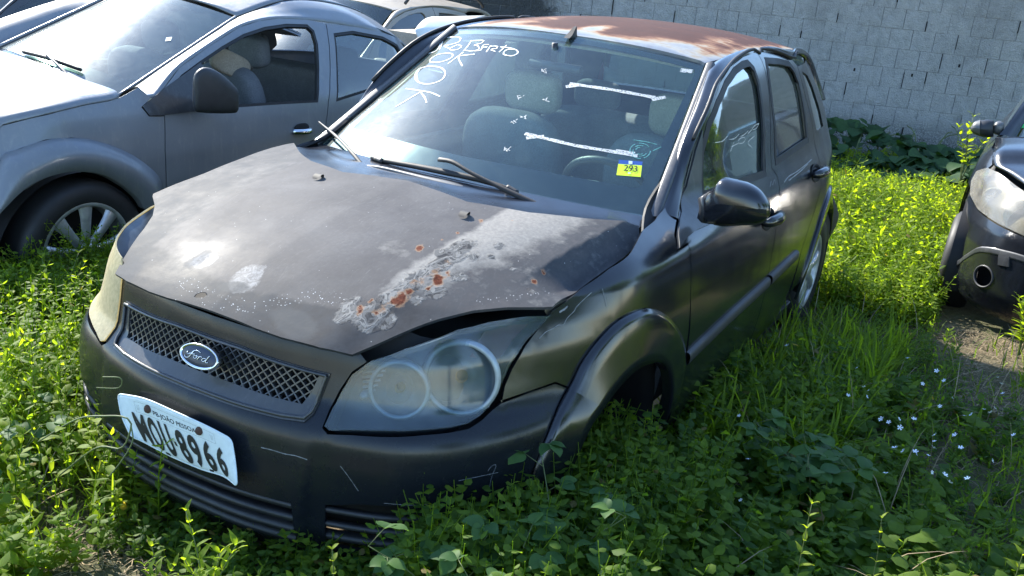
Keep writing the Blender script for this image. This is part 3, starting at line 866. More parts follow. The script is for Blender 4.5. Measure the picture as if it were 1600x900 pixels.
# centre panel outline (the darker border lies outside it)
cp = np.vstack([SH.poly([(430, 478), (520, 480), (585, 492), (700, 410), (820, 335)]), [[-.3, .45], [-.3, 0]]])
cp = np.vstack([[[float(SH.at(430, 478)[0]), 0]], cp[1:-1], [[-.3, -.45]], (cp[1:5] * [1, -1])[::-1]])
def a_edge(q, X):
    ins = inpoly(q, cp); d = dist_poly(q, cp)
    nose = smoothstep(.50, .62, q[:, 0] + .25 * np.abs(q[:, 1]) - .05)
    return np.clip(.5 + np.where(ins, -d, d) / .05, 0, 1) * (.52 + .48 * nose)
rspots = [(SH.at(x, y), s, k) for x, y, s, k in ((627, 466, .030, 1.), (684, 437, .030, 1.), (655, 388, .022, 1.), (715, 364, .012, .95), (752, 345, .016, .8), (835, 440, .016, 1.),
                                                (849, 425, .013, 1.), (562, 484, .020, .8), (640, 455, .018, .9), (700, 428, .014, .7), (735, 425, .012, .5), (616, 470, .018, 1.), (590, 490, .015, .7), (670, 450, .012, .8), (646, 440, .010, .8), (608, 455, .010, .7), (735, 395, .010, .7), (690, 375, .009, .7), (800, 345, .008, .7), (770, 420, .008, .6), (580, 470, .010, .8))]
def a_rust(q, X):
    r = np.zeros(len(q))
    for c, s, k in rspots: r = np.maximum(r, k * gau(q, c, s * 1.0, s * .55, math.radians(25)))
    dc = segd(q, crease[:3])
    return np.maximum(r, .38 * np.exp(-(dc / .02) ** 2))
def a_peel(q, X):
    d = segd(q, SH.poly([(560, 488), (600, 478), (650, 440), (700, 405), (735, 380)]))
    r = .62 * np.exp(-(d / .05) ** 2)
    for x, y, s, k in ((535, 495, .03, .7), (600, 500, .035, 1.), (690, 395, .03, .8), (765, 400, .022, .6), (800, 420, .02, .5), (560, 470, .03, .6), (650, 470, .03, .7), (575, 500, .04, .9), (545, 478, .035, .75), (720, 430, .05, .6), (680, 455, .045, .65), (740, 400, .04, .6), (830, 455, .03, .55), (780, 385, .03, .6)):
        r = np.maximum(r, k * gau(q, SH.at(x, y), s))
    return r
def a_chalk_glare(q, X):
    y_in = np.interp(q[:, 0], [-.3, .1, .5], [.36, .36, .34]); y_out = np.interp(q[:, 0], [-.3, .1, .5], [.66, .62, .50])
    b = smoothstep(-.03, .02, q[:, 1] - y_in) * (1 - .75 * smoothstep(-.10, .03, q[:, 1] - y_out + .06)) * (1 - smoothstep(.40, .58, q[:, 0]))
    return np.clip(b * .9 + .8 * gau(q, SH.at(310, 405), .05, .03) + .45 * gau(q, SH.at(620, 390), .06), 0, 1)  # first blob paints the sun's glare as pale colour
def a_patch_glare(q, X):
    return np.maximum(1.1 * gau(q, SH.at(385, 434), .062, .045, .5), .95 * gau(q, SH.at(318, 407), .04, .04))  # second spot is the sun glare put into the colour
def a_dark(q, X):
    return np.maximum(.9 * gau(q, SH.at(460, 505), .05, .10, -.1), .8 * gau(q, SH.at(365, 448), .03, .07, .2))
def a_speck(q, X):
    d = segd(q, SH.poly([(290, 440), (330, 470), (400, 480), (480, 462), (540, 470), (570, 490)]))
    d2 = segd(q, SH.poly([(750, 470), (830, 460), (860, 455)]))
    return np.maximum(np.exp(-(d / .03) ** 2), .9 * np.exp(-(d2 / .02) ** 2))
def a_hole(q, X):
    return 1.05 * gau(q, hole_c, .011, .020, .35) + .35 * gau(q, SH.at(322, 468), .008, .02) + .25 * np.sin(q[:, 1] * 400) * gau(q, hole_c, .02) * np.cos(q[:, 0] * 500)
hood = sheet('bonnet', hpoly, hood_lift, M['hood'], CARX, res=.0095, thick=.008,
             attr={'edge': a_edge, 'rust': a_rust, 'peel': a_peel, 'chalk': a_chalk_glare, 'patch': a_patch_glare, 'dark': a_dark, 'speck': a_speck, 'hole': a_hole,
                   'gloss': lambda q, X: gau(q, SH.at(310, 400), .12)})
for px_, py_ in ((498, 279), (726, 338)):
    c = SH.pt(px_, py_, .002)
    v, f = loft([np.array([c + [a, b * w_, h] for b in (-1, -.5, 0, .5, 1)]) for a, w_, h in ((-.018, .006, 0), (-.014, .010, .010), (.0, .013, .013), (.014, .012, .006), (.020, .008, 0))], 9)
    mesh_obj('washer_nozzle', v, f, M['rubber'], hood)
# ---------- nose: bumper, grille
g_out_n = B((517, 584), (503, 620), (490, 648), (476, 660), (440, 655), (400, 645), (360, 633))
g_top_n = B((380, 541), (430, 560), (480, 575))
g_out = np.vstack([g_out_n, (flip(g_out_n))[::-1], flip(g_top_n)[::-1] if False else flip(g_top_n[::-1]), g_top_n])
m_out_n = B((501, 584), (488, 612), (473, 632), (420, 619), (370, 601))
m_top_n = B((390, 550), (430, 563), (470, 576))
m_out = np.vstack([m_out_n, flip(m_out_n)[::-1], flip(m_top_n[::-1]), m_top_n])
hl = B((508, 667), (516, 673), (548, 673), (600, 674), (660, 673), (700, 669), (729, 663), (749, 650), (762, 636), (777, 609), (796, 567), (820, 532), (858, 494), (820, 495), (767, 503), (713, 516), (633, 545), (580, 564), (551, 585), (535, 612), (520, 640))
def Qb(q):
    X, N = Q(q), None
    w_ = (1 - smoothstep(.355, .375, np.abs(q[:, 0]))) * smoothstep(.20, .24, q[:, 1]) * (1 - smoothstep(.36, .55, q[:, 1]))
    e = .01
    a = Q(q + [e, 0]) - Q(q - [e, 0])
    n = np.stack([a[:, 1], -a[:, 0], np.zeros(len(a))], 1); n /= np.linalg.norm(n, axis=1)[:, None] + 1e-12
    return X + n * (w_ * .014)[:, None]
seam = B((783, 629), (825, 613), (868, 598), (888, 606))
fl_low = ao[:split + 1][::-1]
ub = seam[-1][0]
topn = [[.0, .74], [.25, .775], [.42, .76]]
hl_in = B((575, 566), (551, 582), (532, 610), (516, 640), (505, 668), (512, 677), (548, 678), (660, 678), (702, 674), (732, 668), (752, 655), (768, 640))
bn = np.vstack([[[.25, .735], [.37, .738], [.44, .745]], hl_in, seam, fl_low[1:], [[float(fl_low[-1][0]) - .02, .30], [float(fl_low[-1][0]) - .04, .20], [.5, .17], [.2, .165]]])
bp = np.vstack([bn, flip(bn)[::-1]])
zt, zb = float(SQ.at(459, 782)[1]), .225
ic = np.array([[-.33, zt], [.33, zt], [.345, zb], [-.345, zb]])
ic = np.array([[.0, zt - .002], [.16, zt - .002], [.33, zt], [.345, zb], [0, zb - .0]])
ic = np.vstack([ic, flip(ic[1:4])[::-1]])
fo = B((508, 789), (560, 788), (620, 790), (662, 797), (650, 840), (640, 880)); fo = np.vstack([fo, [[float(fo[0][0]), .235]]])
fo[-2][1] = max(fo[-2][1], .235)
bump = sheet('front_bumper', bp, Qb, M['bumper'], CARX, res=.02, thick=.012, holes=[inset(g_out, .004), ic, fo, flip(fo)], gap=.0025)
for sgn in (1, -1):
    ob = band('wheel_arch_flare', lowA[0] if sgn > 0 else flip(lowA[0]), lowA[1] * [1, sgn, 1], M['black'], bump, n=24)
    if sgn < 0: ob.data.flip_normals()
# intake slats and dark backing
for k, zz in enumerate(np.linspace(zb + .012, zt - .012, 4)):
    c = np.array([[u, zz] for u in np.linspace(-.335, .335, 30)]); X, N = lift_n(Qb, c)
    v, f = loft([X - N * .035 + [0, 0, .004], X - N * .004 + [0, 0, .010], X - N * .001 + [0, 0, 0], X - N * .004 - [0, 0, .006], X - N * .035 - [0, 0, .004]], 8)
    mesh_obj('intake_slat', v, f, M['trim'], bump)
u0, u1 = float(fo[0][0]), float(fo[3][0])
for sg in (1, -1):
    for zz in (.345, .305, .265):
        c = np.array([[sg * u, zz] for u in np.linspace(u0 - .01, u1 + .02, 14)]); X, N = lift_n(Qb, c)
        v, f = loft([X - N * .03, X - N * .006 + [0, 0, .008], X - N * .004, X - N * .006 - [0, 0, .008], X - N * .03 - [0, 0, .004]], 8)
        mesh_obj('fog_slat', v, f, M['trim'], bump)
backp = np.array([[-.7, .19], [.7, .19], [1.0, .40], [1.02, .60], [.98, .74], [.6, .80], [-.6, .80], [-.98, .74], [-1.02, .60], [-1.0, .40]])
sheet('radiator_backing', backp, Q, M['shell'], CARX, res=.05, off=-.085, thick=.01)
# slam panel under the bonnet lip
slam = np.array([[-.62, .70], [.62, .70], [1.02, .79], [1.02, .83], [.6, .80], [-.6, .80], [-1.02, .83], [-1.02, .79]])
# grille frame and ledge
def Qg(q):
    X, N = lift_n(Q, q)
    return X + N * .004
gf = sheet('grille_frame', g_out, Qg, M['black_flat'], CARX, res=.018, holes=[m_out], thick=.03)
v_rim = []
X, N = lift_n(Qg, densify(inset(g_out, .006), .012)); X = X + N * .004
rim = np.vstack([X, X[:1]]); v, f = tube(rim, .0045, 6, False)
mesh_obj('grille_rim', v, f, M['black_flat'], gf)
# diamond mesh bars, clipped to the opening
def clipseg(a, b, poly, n=60):
    t = np.linspace(0, 1, n); p = a + t[:, None] * (b - a); k = inpoly(p, poly); out = []; i = 0
    while i < n:
        if k[i]:
            j = i
            while j + 1 < n and k[j + 1]: j += 1
            if j > i: out.append((p[i], p[j]))
            i = j + 1
        else: i += 1
    return out
mb = inset(m_out, -.004); parts_ = []
umin, umax = mb[:, 0].min(), mb[:, 0].max(); zmin, zmax = mb[:, 1].min(), mb[:, 1].max()
stp = .0275
for d_ in (1, -1):
    k = umin - .3
    while k < umax + .3:
        a = np.array([k, zmin - .01]); h_ = zmax - zmin + .02; b = a + [d_ * h_ * 1.25, h_]
        for p, q_ in clipseg(a, b, mb):
            c = lin([p, q_], 6); X, N = lift_n(Q, c)
            tt = np.gradient(X, axis=0); tt /= np.linalg.norm(tt, axis=1)[:, None]
            s_ = np.cross(tt, N) * .0017
            fr, bk = X + N * .001, X - N * .018
            G = [bk - s_ * 1.3, fr - s_, fr + s_, bk + s_ * 1.3]
            A = np.stack(G); V = A.reshape(-1, 3); n_ = 6
            F = [(i * n_ + j, i * n_ + j + 1, (i + 1) * n_ + j + 1, (i + 1) * n_ + j) for i in range(3) for j in range(n_ - 1)]
            F += [(0, n_, 2 * n_, 3 * n_), (n_ - 1, 4 * n_ - 1, 3 * n_ - 1, 2 * n_ - 1)]
            parts_.append((V, F))
        k += stp
v, f = joinm(parts_)
props(mesh_obj('grille_mesh', v, f, M['black_flat'], gf, smooth=False), kind='stuff')
# ---------- badge
bc = P(311, 557, x=.800); bn_ = np.array([1., .02, .42]); bn_ /= np.linalg.norm(bn_)
bs = np.cross([0, 0, 1], bn_); bs /= np.linalg.norm(bs); bu = np.cross(bn_, bs)
def oval(rx, ry, h, n=48): return np.array([bc + bs * rx * math.cos(t) + bu * ry * math.sin(t) + bn_ * h for t in np.linspace(0, 2 * math.pi, n)])
v, f = loft([oval(.050, .026, -.030), oval(.058, .0285, -.014), oval(.0625, .030, -.010), oval(.0635, .031, -.004), oval(.0615, .0295, .003), oval(.056, .0245, .001)], 24)
badge = mesh_obj('badge', v, f, M['chrome'], gf)
v, f = loft([oval(.057, .0255, .000), oval(.04, .018, .002), oval(.02, .009, .0028), oval(.001, .001, .003)], 8)
M['badge'] = simple('dark blue badge enamel', (.012, .022, .05), .25)
mesh_obj('badge_face', v, f, M['badge'], badge)
def strokes(name, lines, pos, r, mat, parent, n=22, k=5, flat=None):
    prt = []
    for L in lines:
        c = crom(np.array([pos(*p) for p in L]), n if len(L) > 2 else 4)
        prt.append(tube(c, r, k))
    v, f = joinm(prt)
    return mesh_obj(name, v, f, mat, parent)
ford = [[(-.95, .35), (-1.05, .15), (-.85, .0), (-.6, .25), (-.45, .62), (-.1, .75), (.15, .62)], [(-.45, .62), (-.6, .1), (-.8, -.45), (-1.1, -.5), (-1.15, -.25)], [(-.8, .12), (-.55, .14), (-.3, .2)],
        [(-.2, .12), (-.38, -.12), (-.25, -.32), (-.05, -.1), (-.2, .12), (.05, .05)], [(.12, .15), (.08, -.12), (.02, -.35)], [(.1, -.02), (.25, .15), (.38, .1)],
        [(.75, .1), (.5, .05), (.42, -.25), (.6, -.32), (.78, .0)], [(.98, .62), (.85, .2), (.75, -.25), (.85, -.35), (1.0, -.25)]]
strokes('badge_lettering', ford, lambda a, b: bc + bs * a * .036 + bu * (b - .08) * .019 + bn_ * .0042, .0011, M['chrome'], badge, n=14)
# ---------- number plate
top = crom([P(184, 615, x=.842), P(226, 623, x=.845), P(271, 642, x=.846), P(320, 664, x=.845), P(362, 686, x=.842)], 40)
mid = crom([P(191, 650, x=.856), P(240, 664, x=.846), P(284, 688, x=.846), P(330, 705, x=.846), P(368, 724, x=.852)], 40)
bot = crom([P(205, 683, x=.868), P(224, 690, x=.850), P(256, 707, x=.838), P(284, 720, x=.836), P(316, 733, x=.838), P(350, 744, x=.846), P(371, 760, x=.868)], 40)
PG = np.stack([crom([t_, m_, b_], 16) for t_, m_, b_ in zip(top, mid, bot)], 0)   # [a, b]
def plate_pos(a, b, off=0.):
    """a 0..1 across, b 0..1 down"""
    x = np.clip(a, 0, 1) * 39; y = np.clip(b, 0, 1) * 15
    i = min(int(x), 38); j = min(int(y), 14); fx, fy = x - i, y - j
    p = PG[i, j] * (1 - fx) * (1 - fy) + PG[i + 1, j] * fx * (1 - fy) + PG[i, j + 1] * (1 - fx) * fy + PG[i + 1, j + 1] * fx * fy
    n = np.cross(PG[i, j + 1] - PG[i, j], PG[i + 1, j] - PG[i, j]); n /= np.linalg.norm(n)
    if n[0] < 0: n = -n
    return p + n * off
gridp = [(i / 39, j / 15) for j in range(16) for i in range(40)]
def cornerfix(a, b):
    # rounded corners
    r = .035; ry = .11
    for ca, cb in ((0, 0), (1, 0), (0, 1), (1, 1)):
        da = abs(a - ca) / r; db = abs(b - cb) / ry
        if da < 1 and db < 1:
            k = math.hypot(1 - da, 1 - db)
            if k > 1: a = ca + (1 if ca == 0 else -1) * (1 - (1 - da) / k) * r; b = cb + (1 if cb == 0 else -1) * (1 - (1 - db) / k) * ry
    return a, b
V = [plate_pos(*cornerfix(a, b)) for a, b in gridp]
F = [(j * 40 + i, j * 40 + i + 1, (j + 1) * 40 + i + 1, (j + 1) * 40 + i) for j in range(15) for i in range(39)]
plate = mesh_obj('number_plate', V, F, M['plate'], CARX); solid(plate, .0015)
pb = [plate_pos(*cornerfix(a, b), .0006) for a, b in [(i / 60, .0) for i in range(61)] + [(1, j / 20) for j in range(21)] + [(1 - i / 60, 1.) for i in range(61)] + [(0, 1 - j / 20) for j in range(21)]]
v, f = tube(np.array(pb), .0022, 6, False); mesh_obj('plate_edge', v, f, M['plate'], plate)
def text_tris(s, bold=0.):
    cu = bpy.data.curves.new('t', 'FONT'); cu.body = s; cu.size = 1; cu.offset = bold; cu.resolution_u = 4
    o = bpy.data.objects.new('t', cu); sc.collection.objects.link(o)
    dg = bpy.context.evaluated_depsgraph_get(); me = bpy.data.meshes.new_from_object(o.evaluated_get(dg))
    bm = bmesh.new(); bm.from_mesh(me); bmesh.ops.triangulate(bm, faces=bm.faces[:])
    for _ in range(2):
        L = [e for e in bm.edges if e.calc_length() > .09]
        if L: bmesh.ops.subdivide_edges(bm, edges=L, cuts=2); bmesh.ops.triangulate(bm, faces=bm.faces[:])
    bm.to_mesh(me); bm.free()
    V = np.array([v.co[:2] for v in me.vertices]); F = [tuple(p.vertices) for p in me.polygons]
    bpy.data.objects.remove(o); bpy.data.curves.remove(cu); bpy.data.meshes.remove(me)
    V = V - V.min(0)
    return V / V.max(0), F
def textobj(name, s, pos, mat, parent, bold=0., sub=1):
    V, F = text_tris(s, bold)
    X = np.array([pos(a, b) for a, b in V])
    return mesh_obj(name, X, F, mat, parent, smooth=False)
xs = [.105, .215, .325, .475, .585, .705, .825]
for ch, a0 in zip('MOU8966', xs):
    wd = .088 if ch != 'M' else .095
    textobj('plate_character', ch, lambda a, b, a0=a0, wd=wd: plate_pos(a0 + a * wd - (.03 if False else 0), .945 - b * .62, .003), M['ink'], plate, .032)
V = [plate_pos(a, b, .0022) for a, b in ((.435, .60), (.455, .60), (.455, .68), (.435, .68))]
mesh_obj('plate_character', V, [(0, 1, 2, 3)], M['ink'], plate)
textobj('plate_lettering', 'PB-JOÃO PESSOA', lambda a, b: plate_pos(.31 + a * .38, .275 - b * .125, .002), M['ink'], plate, .012)
fr_ = [(.15, .10), (.85, .10), (.85, .30), (.15, .30), (.15, .10)]
prt = []
for (a, b), (c, d) in zip(fr_[:-1], fr_[1:]):
    prt.append(tube(np.array([plate_pos(a + (c - a) * t, b + (d - b) * t, .001) for t in np.linspace(0, 1, 14)]), .0007, 4))
for a_ in (.175, .825):
    for dx in (-.012, .0, .012): prt.append(tube([plate_pos(a_ + dx, .15, .001), plate_pos(a_ + dx * .5, .25, .001)], .0007, 4))
v, f = joinm(prt); mesh_obj('plate_frame_line', v, f, M['ink'], plate)
M['rust'] = simple('rusty bolt', (.06, .03, .02), .8, bump=.6)
for a_, b_ in ((.27, .17), (.725, .17)):
    c = plate_pos(a_, b_, .002); n = np.array([1., .1, .3]); n /= np.linalg.norm(n)
    v, f = lathe([(.0, .006), (.006, .0055), (.0105, .003), (.0115, 0)], c, n, 14); mesh_obj('plate_bolt', v, f, M['rust'], plate)
for a_, b_ in ((.30, .97), (.71, .96)):
    V = [plate_pos(a_ + dx, b_ + dy, .002) for dx, dy in ((-.018, -.025), (.018, -.025), (.022, 0), (.018, .02), (-.018, .02), (-.022, 0))]
    mesh_obj('plate_slot', V, [(0, 1, 2, 3, 4, 5)], M['ink'], plate)
# ---------- headlights
for sgn in (1, -1):
    fl = (lambda a: a) if sgn > 0 else flip
    mir = np.array([1, sgn, 1])
    hlx = hl.copy()
    if sgn < 0: hlx[:, 1] += .05 * smoothstep(.585, .68, hl[:, 1]) * (1 - smoothstep(.70, .79, hl[:, 1]))
    lens = sheet('headlight', fl(hlx), Q, M['lens'] if sgn > 0 else M['lens_yellow'], CARX, res=.02, thick=.004, off=.006)
    lens['label'] = 'hazy clear headlight with two round reflectors' if sgn > 0 else 'yellowed opaque headlight'
    hou = sheet('lamp_housing', fl(inset(hl, .004)), Q, M['lamp_in'] if 'lamp_in' in M else M.setdefault('lamp_in', simple('grey lamp housing', (.05, .065, .08), .4, .2)), lens, res=.03, thick=.01, off=-.062)
    X1, N1 = lift_n(Q, densify(inset(hl, .004), .03)); X1 = X1 * mir; N1 = N1 * mir
    X1 = np.vstack([X1, X1[:1]]); N1 = np.vstack([N1, N1[:1]])
    v, f = loft([X1 + N1 * .001, X1 - N1 * .062], 3); mesh_obj('lamp_wall', v, f, M['lamp_in'], lens)
    rings = [((622, 612), 41, .055), ((726, 594), 52, .072)]
    for (cx, cy), rp_, _ in rings:
        Xc, Nc = lift_n(Q, SQ.at(cx, cy)[None]); c = Xc[0] - Nc[0] * .022
        dist_ = (ROT @ (c - CAM))[2]; r = rp_ / FOC * dist_ * 1.03
        ax_ = np.array([.86, .42, .12]); ax_ /= np.linalg.norm(ax_)
        c = c * mir; ax_ = ax_ * mir
        v, f = lathe([(r * 1.17, -.012), (r * 1.15, .004), (r * 1.02, .008), (r * .99, -.006)], c, ax_, 40); mesh_obj('reflector_ring', v, f, M['ring'] if 'ring' in M else M.setdefault('ring', simple('satin lamp chrome', (.36, .41, .45), .45, .6)), lens)
        v, f = lathe([(r * 1.0, -.002), (r * .92, -.016), (r * .72, -.034), (r * .42, -.045), (r * .18, -.048), (r * .17, -.030), (r * .001, -.028)], c, ax_, 36)
        mesh_obj('reflector_bowl', v, f, M['bowl'] if 'bowl' in M else M.setdefault('bowl', simple('lamp reflector', (.20, .23, .26), .5, .7)), lens)
        v, f = lathe([(r * .001, -.0), (r * .16, -.006), (r * .19, -.02), (r * .16, -.034)], c, ax_, 20); mesh_obj('bulb', v, f, M['lens_yellow'], lens)
    # ribbed side reflector with a small bulb
    for k in range(6):
        a_ = SQ.at(560 + k * .5, 585 + k * 7.5); b_ = SQ.at(598 - k * 4, 582 + k * 7.5)
        X, N = lift_n(Q, np.array([a_, b_])); X = (X - N * .03) * mir
        v, f = tube(X, .0035, 6); mesh_obj('reflector_rib', v, f, M['ring'], lens)
    c = SQ.pt(566, 619, -.02) * mir; v, f = lathe([(.001, .016), (.008, .012), (.011, 0), (.008, -.02)], c, np.array([1, .2 * sgn, 0.]), 14); mesh_obj('side_bulb', v, f, M['ring'], lens)
    sheet('indicator_lens', fl(inset(B((742, 560), (765, 515), (812, 503), (838, 504), (812, 532), (790, 566)), .002)), Q, M['amber'] if 'amber' in M else M.setdefault('amber', simple('faded reddish reflector', (.16, .05, .05), .35)), lens, res=.03, off=-.03, thick=.004)
# ---------- windscreen, frit, cowl
wo = np.vstack([[(s, .0) for s in np.linspace(-1, 1, 25)], [(1, t) for t in (.25, .5, .75)], [(s, 1.) for s in np.linspace(1, -1, 25)], [(-1, t) for t in (.75, .5, .25)]])
# work in metres so the triangulation is even
def wl(q): return ws_lift(q / [.62, .8])
woM = wo * [.62, .8]
ws_ = sheet('windshield', woM, wl, M['windshield'], CARX, res=.05, thick=.005)
wi = np.vstack([[(s, .135 + .02 * abs(s)) for s in np.linspace(-.93, .93, 21)], [(s, .965) for s in np.linspace(.965, -.965, 21)]])
wi = rounded(wi, .03, 4) * [.62, .8]
sheet('glass_border', woM, wl, M['frit'], ws_, res=.04, thick=.002, holes=[wi], off=-.0065)
e_h = np.array([hood_lift(np.array([[a, b]]))[0] for a, b in np.vstack([near[kR:], [[float(near[-1][0]) - .03, 0]], (near[kR:] * [1, -1])[::-1]])])
e_h = crom(e_h[::-1], 50) - [-.01, 0, .016]
e_w = np.array([ws_lift(np.array([[s, .015]]))[0] for s in np.linspace(-1, 1, 50)]) - [0, 0, .004]
if e_h[0][1] > 0: e_h = e_h[::-1]
mid_ = (e_h + e_w) / 2 - [0, 0, .006]
v, f = loft([e_h + [.03, 0, -.03], e_h, mid_, e_w], 16); mesh_obj('cowl', v, f, M['frit'], CARX)
# writing on the glass
def ws_pos(px_, py_, off=.0012): return SW.pt(px_, py_, off)
def ribbon(name, lines, wd, mat, parent, S=SW, off=.0012, sm=True):
    wob = .25 if wd < .006 else .10
    prt = []
    for L in lines:
        L = np.array(L, float); k = max(6, int(np.linalg.norm(np.diff(L, axis=0), axis=1).sum() / 3))
        c = crom(L, k) if (len(L) > 2 and sm) else lin(L, k)
        X = np.array([S.pt(x, y, off) for x, y in c]); _, N = lift_n(S.raw, np.array([S.at(x, y) for x, y in c]))
        T = np.gradient(X, axis=0); T /= np.linalg.norm(T, axis=1)[:, None] + 1e-9
        s_ = np.cross(T, N); wv = wd * (1 + wob * np.sin(np.arange(k) * (1.7 if wob > .2 else .45) + len(prt)))[:, None]
        V = np.vstack([X - s_ * wv, X + s_ * wv]); F = [(i, i + 1, k + i + 1, k + i) for i in range(k - 1)]
        prt.append((V, F))
    v, f = joinm(prt); return mesh_obj(name, v, f, mat, parent)
Z = lambda pts: [(600 + x / 6, 30 + y / 6) for x, y in pts]
wr = [Z([(540, 195), (500, 290), (400, 325), (385, 300), (440, 250)]), Z([(500, 200), (620, 170), (715, 175), (700, 215), (600, 245), (560, 250), (620, 280)]), Z([(560, 190), (520, 290)]),
      Z([(690, 240), (630, 270), (620, 290), (690, 285), (730, 255), (690, 240)]),
      Z([(820, 200), (790, 250), (745, 300)]), Z([(820, 205), (930, 200), (915, 225), (840, 245), (880, 250), (890, 285), (820, 300), (750, 290)]),
      Z([(985, 240), (930, 245), (910, 290), (850, 300)]), Z([(920, 265), (970, 262)]), Z([(1000, 250), (960, 310)]), Z([(1000, 255), (1060, 255), (1060, 275), (1000, 285), (1045, 305)]),
      Z([(1150, 245), (1080, 310)]), Z([(1090, 262), (1170, 270), (1240, 290), (1255, 320), (1200, 345), (1130, 335), (1120, 315), (1160, 285), (1230, 285)])]
ribbon('marker_writing', wr, .0024, M['white_chalk'], ws_)
wr2 = [Z([(600, 318), (500, 335), (435, 380), (440, 405), (540, 400), (630, 365), (645, 330), (600, 318)]), Z([(745, 310), (600, 420)]), Z([(850, 330), (715, 345), (700, 370), (735, 442)])]
ribbon('marker_writing', wr2, .0026, M['white_chalk'], ws_)
wr3 = [Z([(420, 440), (330, 470), (290, 540), (330, 595), (430, 608), (540, 570), (575, 505), (530, 455), (420, 440)]), Z([(330, 475), (305, 520), (315, 580)]),
       Z([(205, 652), (340, 672), (440, 690), (525, 725)]), Z([(340, 685), (110, 822)]), Z([(345, 685), (385, 740), (400, 785)])]
ribbon('marker_writing', wr3, .0028, M['white_chalk'], ws_)
ribbon('tape_residue', [[(884, 136), (905, 133)], [(890, 131), (960, 141), (1024, 153)], [(1018, 156), (1040, 152)]], .008, M['residue'], ws_, sm=False)
ribbon('tape_residue', [[(820, 209), (858, 218), (900, 228), (950, 236), (996, 244)], [(962, 236), (992, 240)], [(822, 216), (850, 213)]], .0075, M['residue'], ws_, sm=False)
def quad_on(name, pts, mat, parent, S=SW, off=.0014):
    X = [S.pt(x, y, off) for x, y in pts]; return mesh_obj(name, X, [tuple(range(len(X)))], mat, parent)
st = quad_on('price_sticker', [(966, 256), (1003, 259), (1001, 277), (963, 274)], M['sticker'], ws_)
quad_on('sticker_band', [(967, 250), (1004, 253), (1003, 259.5), (966, 256.5)], M['sticker_blue'], st)
quad_on('sticker_crest', [(982, 252), (988, 252.5), (988, 257), (982, 257)], M['plate'], st, off=.0022)
quad_on('sticker_crest', [(981, 270), (985, 270.2), (985, 272), (981, 272)], M['plate'], st, off=.0022)
c00, c10, c01 = np.array([974, 267.5]), np.array([995, 269.5]), np.array([975.5, 258])
textobj('sticker_number', '293', lambda a, b: SW.pt(*(c00 + a * (c10 - c00) + b * (c01 - c00)), .0022), M['ink'], st, .01)
quad_on('old_sticker', [(1064, 107), (1082, 109), (1081, 115), (1062, 113)], M['residue'], ws_)
M['teal'] = simple('faded teal sticker', (.10, .32, .30), .7, var=.5, scale=200)
sq = [[(1000 + 16 * math.cos(t) * k, 236 + 12 * math.sin(t) * k) for t in np.linspace(a, a + 1.2, 5)] for k, a in ((1, 0), (1, 1.5), (1, 3), (1, 4.6), (.7, .5), (.7, 2.2), (.7, 4), (.45, 1), (.45, 3.5))] + [[(990, 219), (1010, 222), (1026, 226)], [(1020, 236), (1033, 230)]]
ribbon('sticker_remnant', sq, .0016, M['teal'], ws_)
hand = []
for cx, cy, ang in ((790, 130, 2.3), (812, 122, 2.5), (855, 105, 2.2), (870, 130, 2.2), (760, 140, 1.7), (775, 130, 1.6)):
    dx, dy = math.cos(ang), -math.sin(ang)
    hand.append([(cx - dx * 14, cy - dy * 14), (cx, cy - 2), (cx + dx * 12, cy + dy * 14)])
sm_ = []
for cx, cy in ((852, 112), (813, 153), (803, 190), (818, 182), (793, 233), (853, 157)):
    for k in range(5): sm_.append([(cx + rnd.uniform(-6, 6), cy + rnd.uniform(-4, 4)), (cx + rnd.uniform(-6, 6), cy + rnd.uniform(-5, 5))])
for k in range(6): props(ribbon('glass_smudge', sm_[k * 5:k * 5 + 5], .0012, M['residue'], ws_), kind='stuff')
# reversed windscreen writing showing in the near side window, painted onto its glass
ribbon('marker_writing', [[(1189, 192), (1182, 196), (1178, 202), (1185, 200), (1189, 192)], [(1178, 202), (1172, 208)], [(1172, 204), (1166, 210), (1160, 213)], [(1158, 209), (1151, 216), (1143, 217)], [(1140, 212), (1132, 220), (1121, 222)],
                          [(1166, 214), (1159, 216), (1157, 223), (1164, 223), (1168, 217), (1166, 214)], [(1182, 212), (1172, 222), (1178, 230)], [(1150, 222), (1145, 236)], [(1156, 224), (1146, 229)]], .0013, M['residue'], front_doors[0], S=SQ, off=-.008)
# ---------- wipers
def bar(name, pts, w_, h_, mat, parent):
    c = crom(np.array(pts), 24) if len(pts) > 2 else lin(pts, 8); n = len(c)
    T = np.gradient(c, axis=0); T /= np.linalg.norm(T, axis=1)[:, None]
    N = np.array([.5, 0, .85]); s_ = np.cross(T, N); s_ /= np.linalg.norm(s_, axis=1)[:, None]; u_ = np.cross(s_, T)
    w_ = np.broadcast_to(np.asarray(w_, float), (n,)) if np.ndim(w_) == 0 else np.interp(np.linspace(0, 1, n), np.linspace(0, 1, len(w_)), w_)
    G = [c + s_ * a * w_[:, None] + u_ * b * h_ for a, b in ((-1, -.5), (-1, .5), (-.4, 1), (.4, 1), (1, .5), (1, -.5), (-1, -.5))]
    A = np.stack(G); V = A.reshape(-1, 3); F = [(i * n + j, i * n + j + 1, (i + 1) * n + j + 1, (i + 1) * n + j) for i in range(6) for j in range(n - 1)]
    F += [tuple(i * n for i in range(6)), tuple(i * n + n - 1 for i in range(6))[::-1]]
    return mesh_obj(name, V, F, mat, parent)
W = lambda x, y, o=.0: SW.pt(x, y, o)
wip = bar('wiper', [W(858, 333, .012), W(800, 312, .03), W(740, 286, .042), W(712, 270, .045), W(690, 262, .035)], [.010, .009, .006, .006, .009], .006, M['rubber'], CARX)
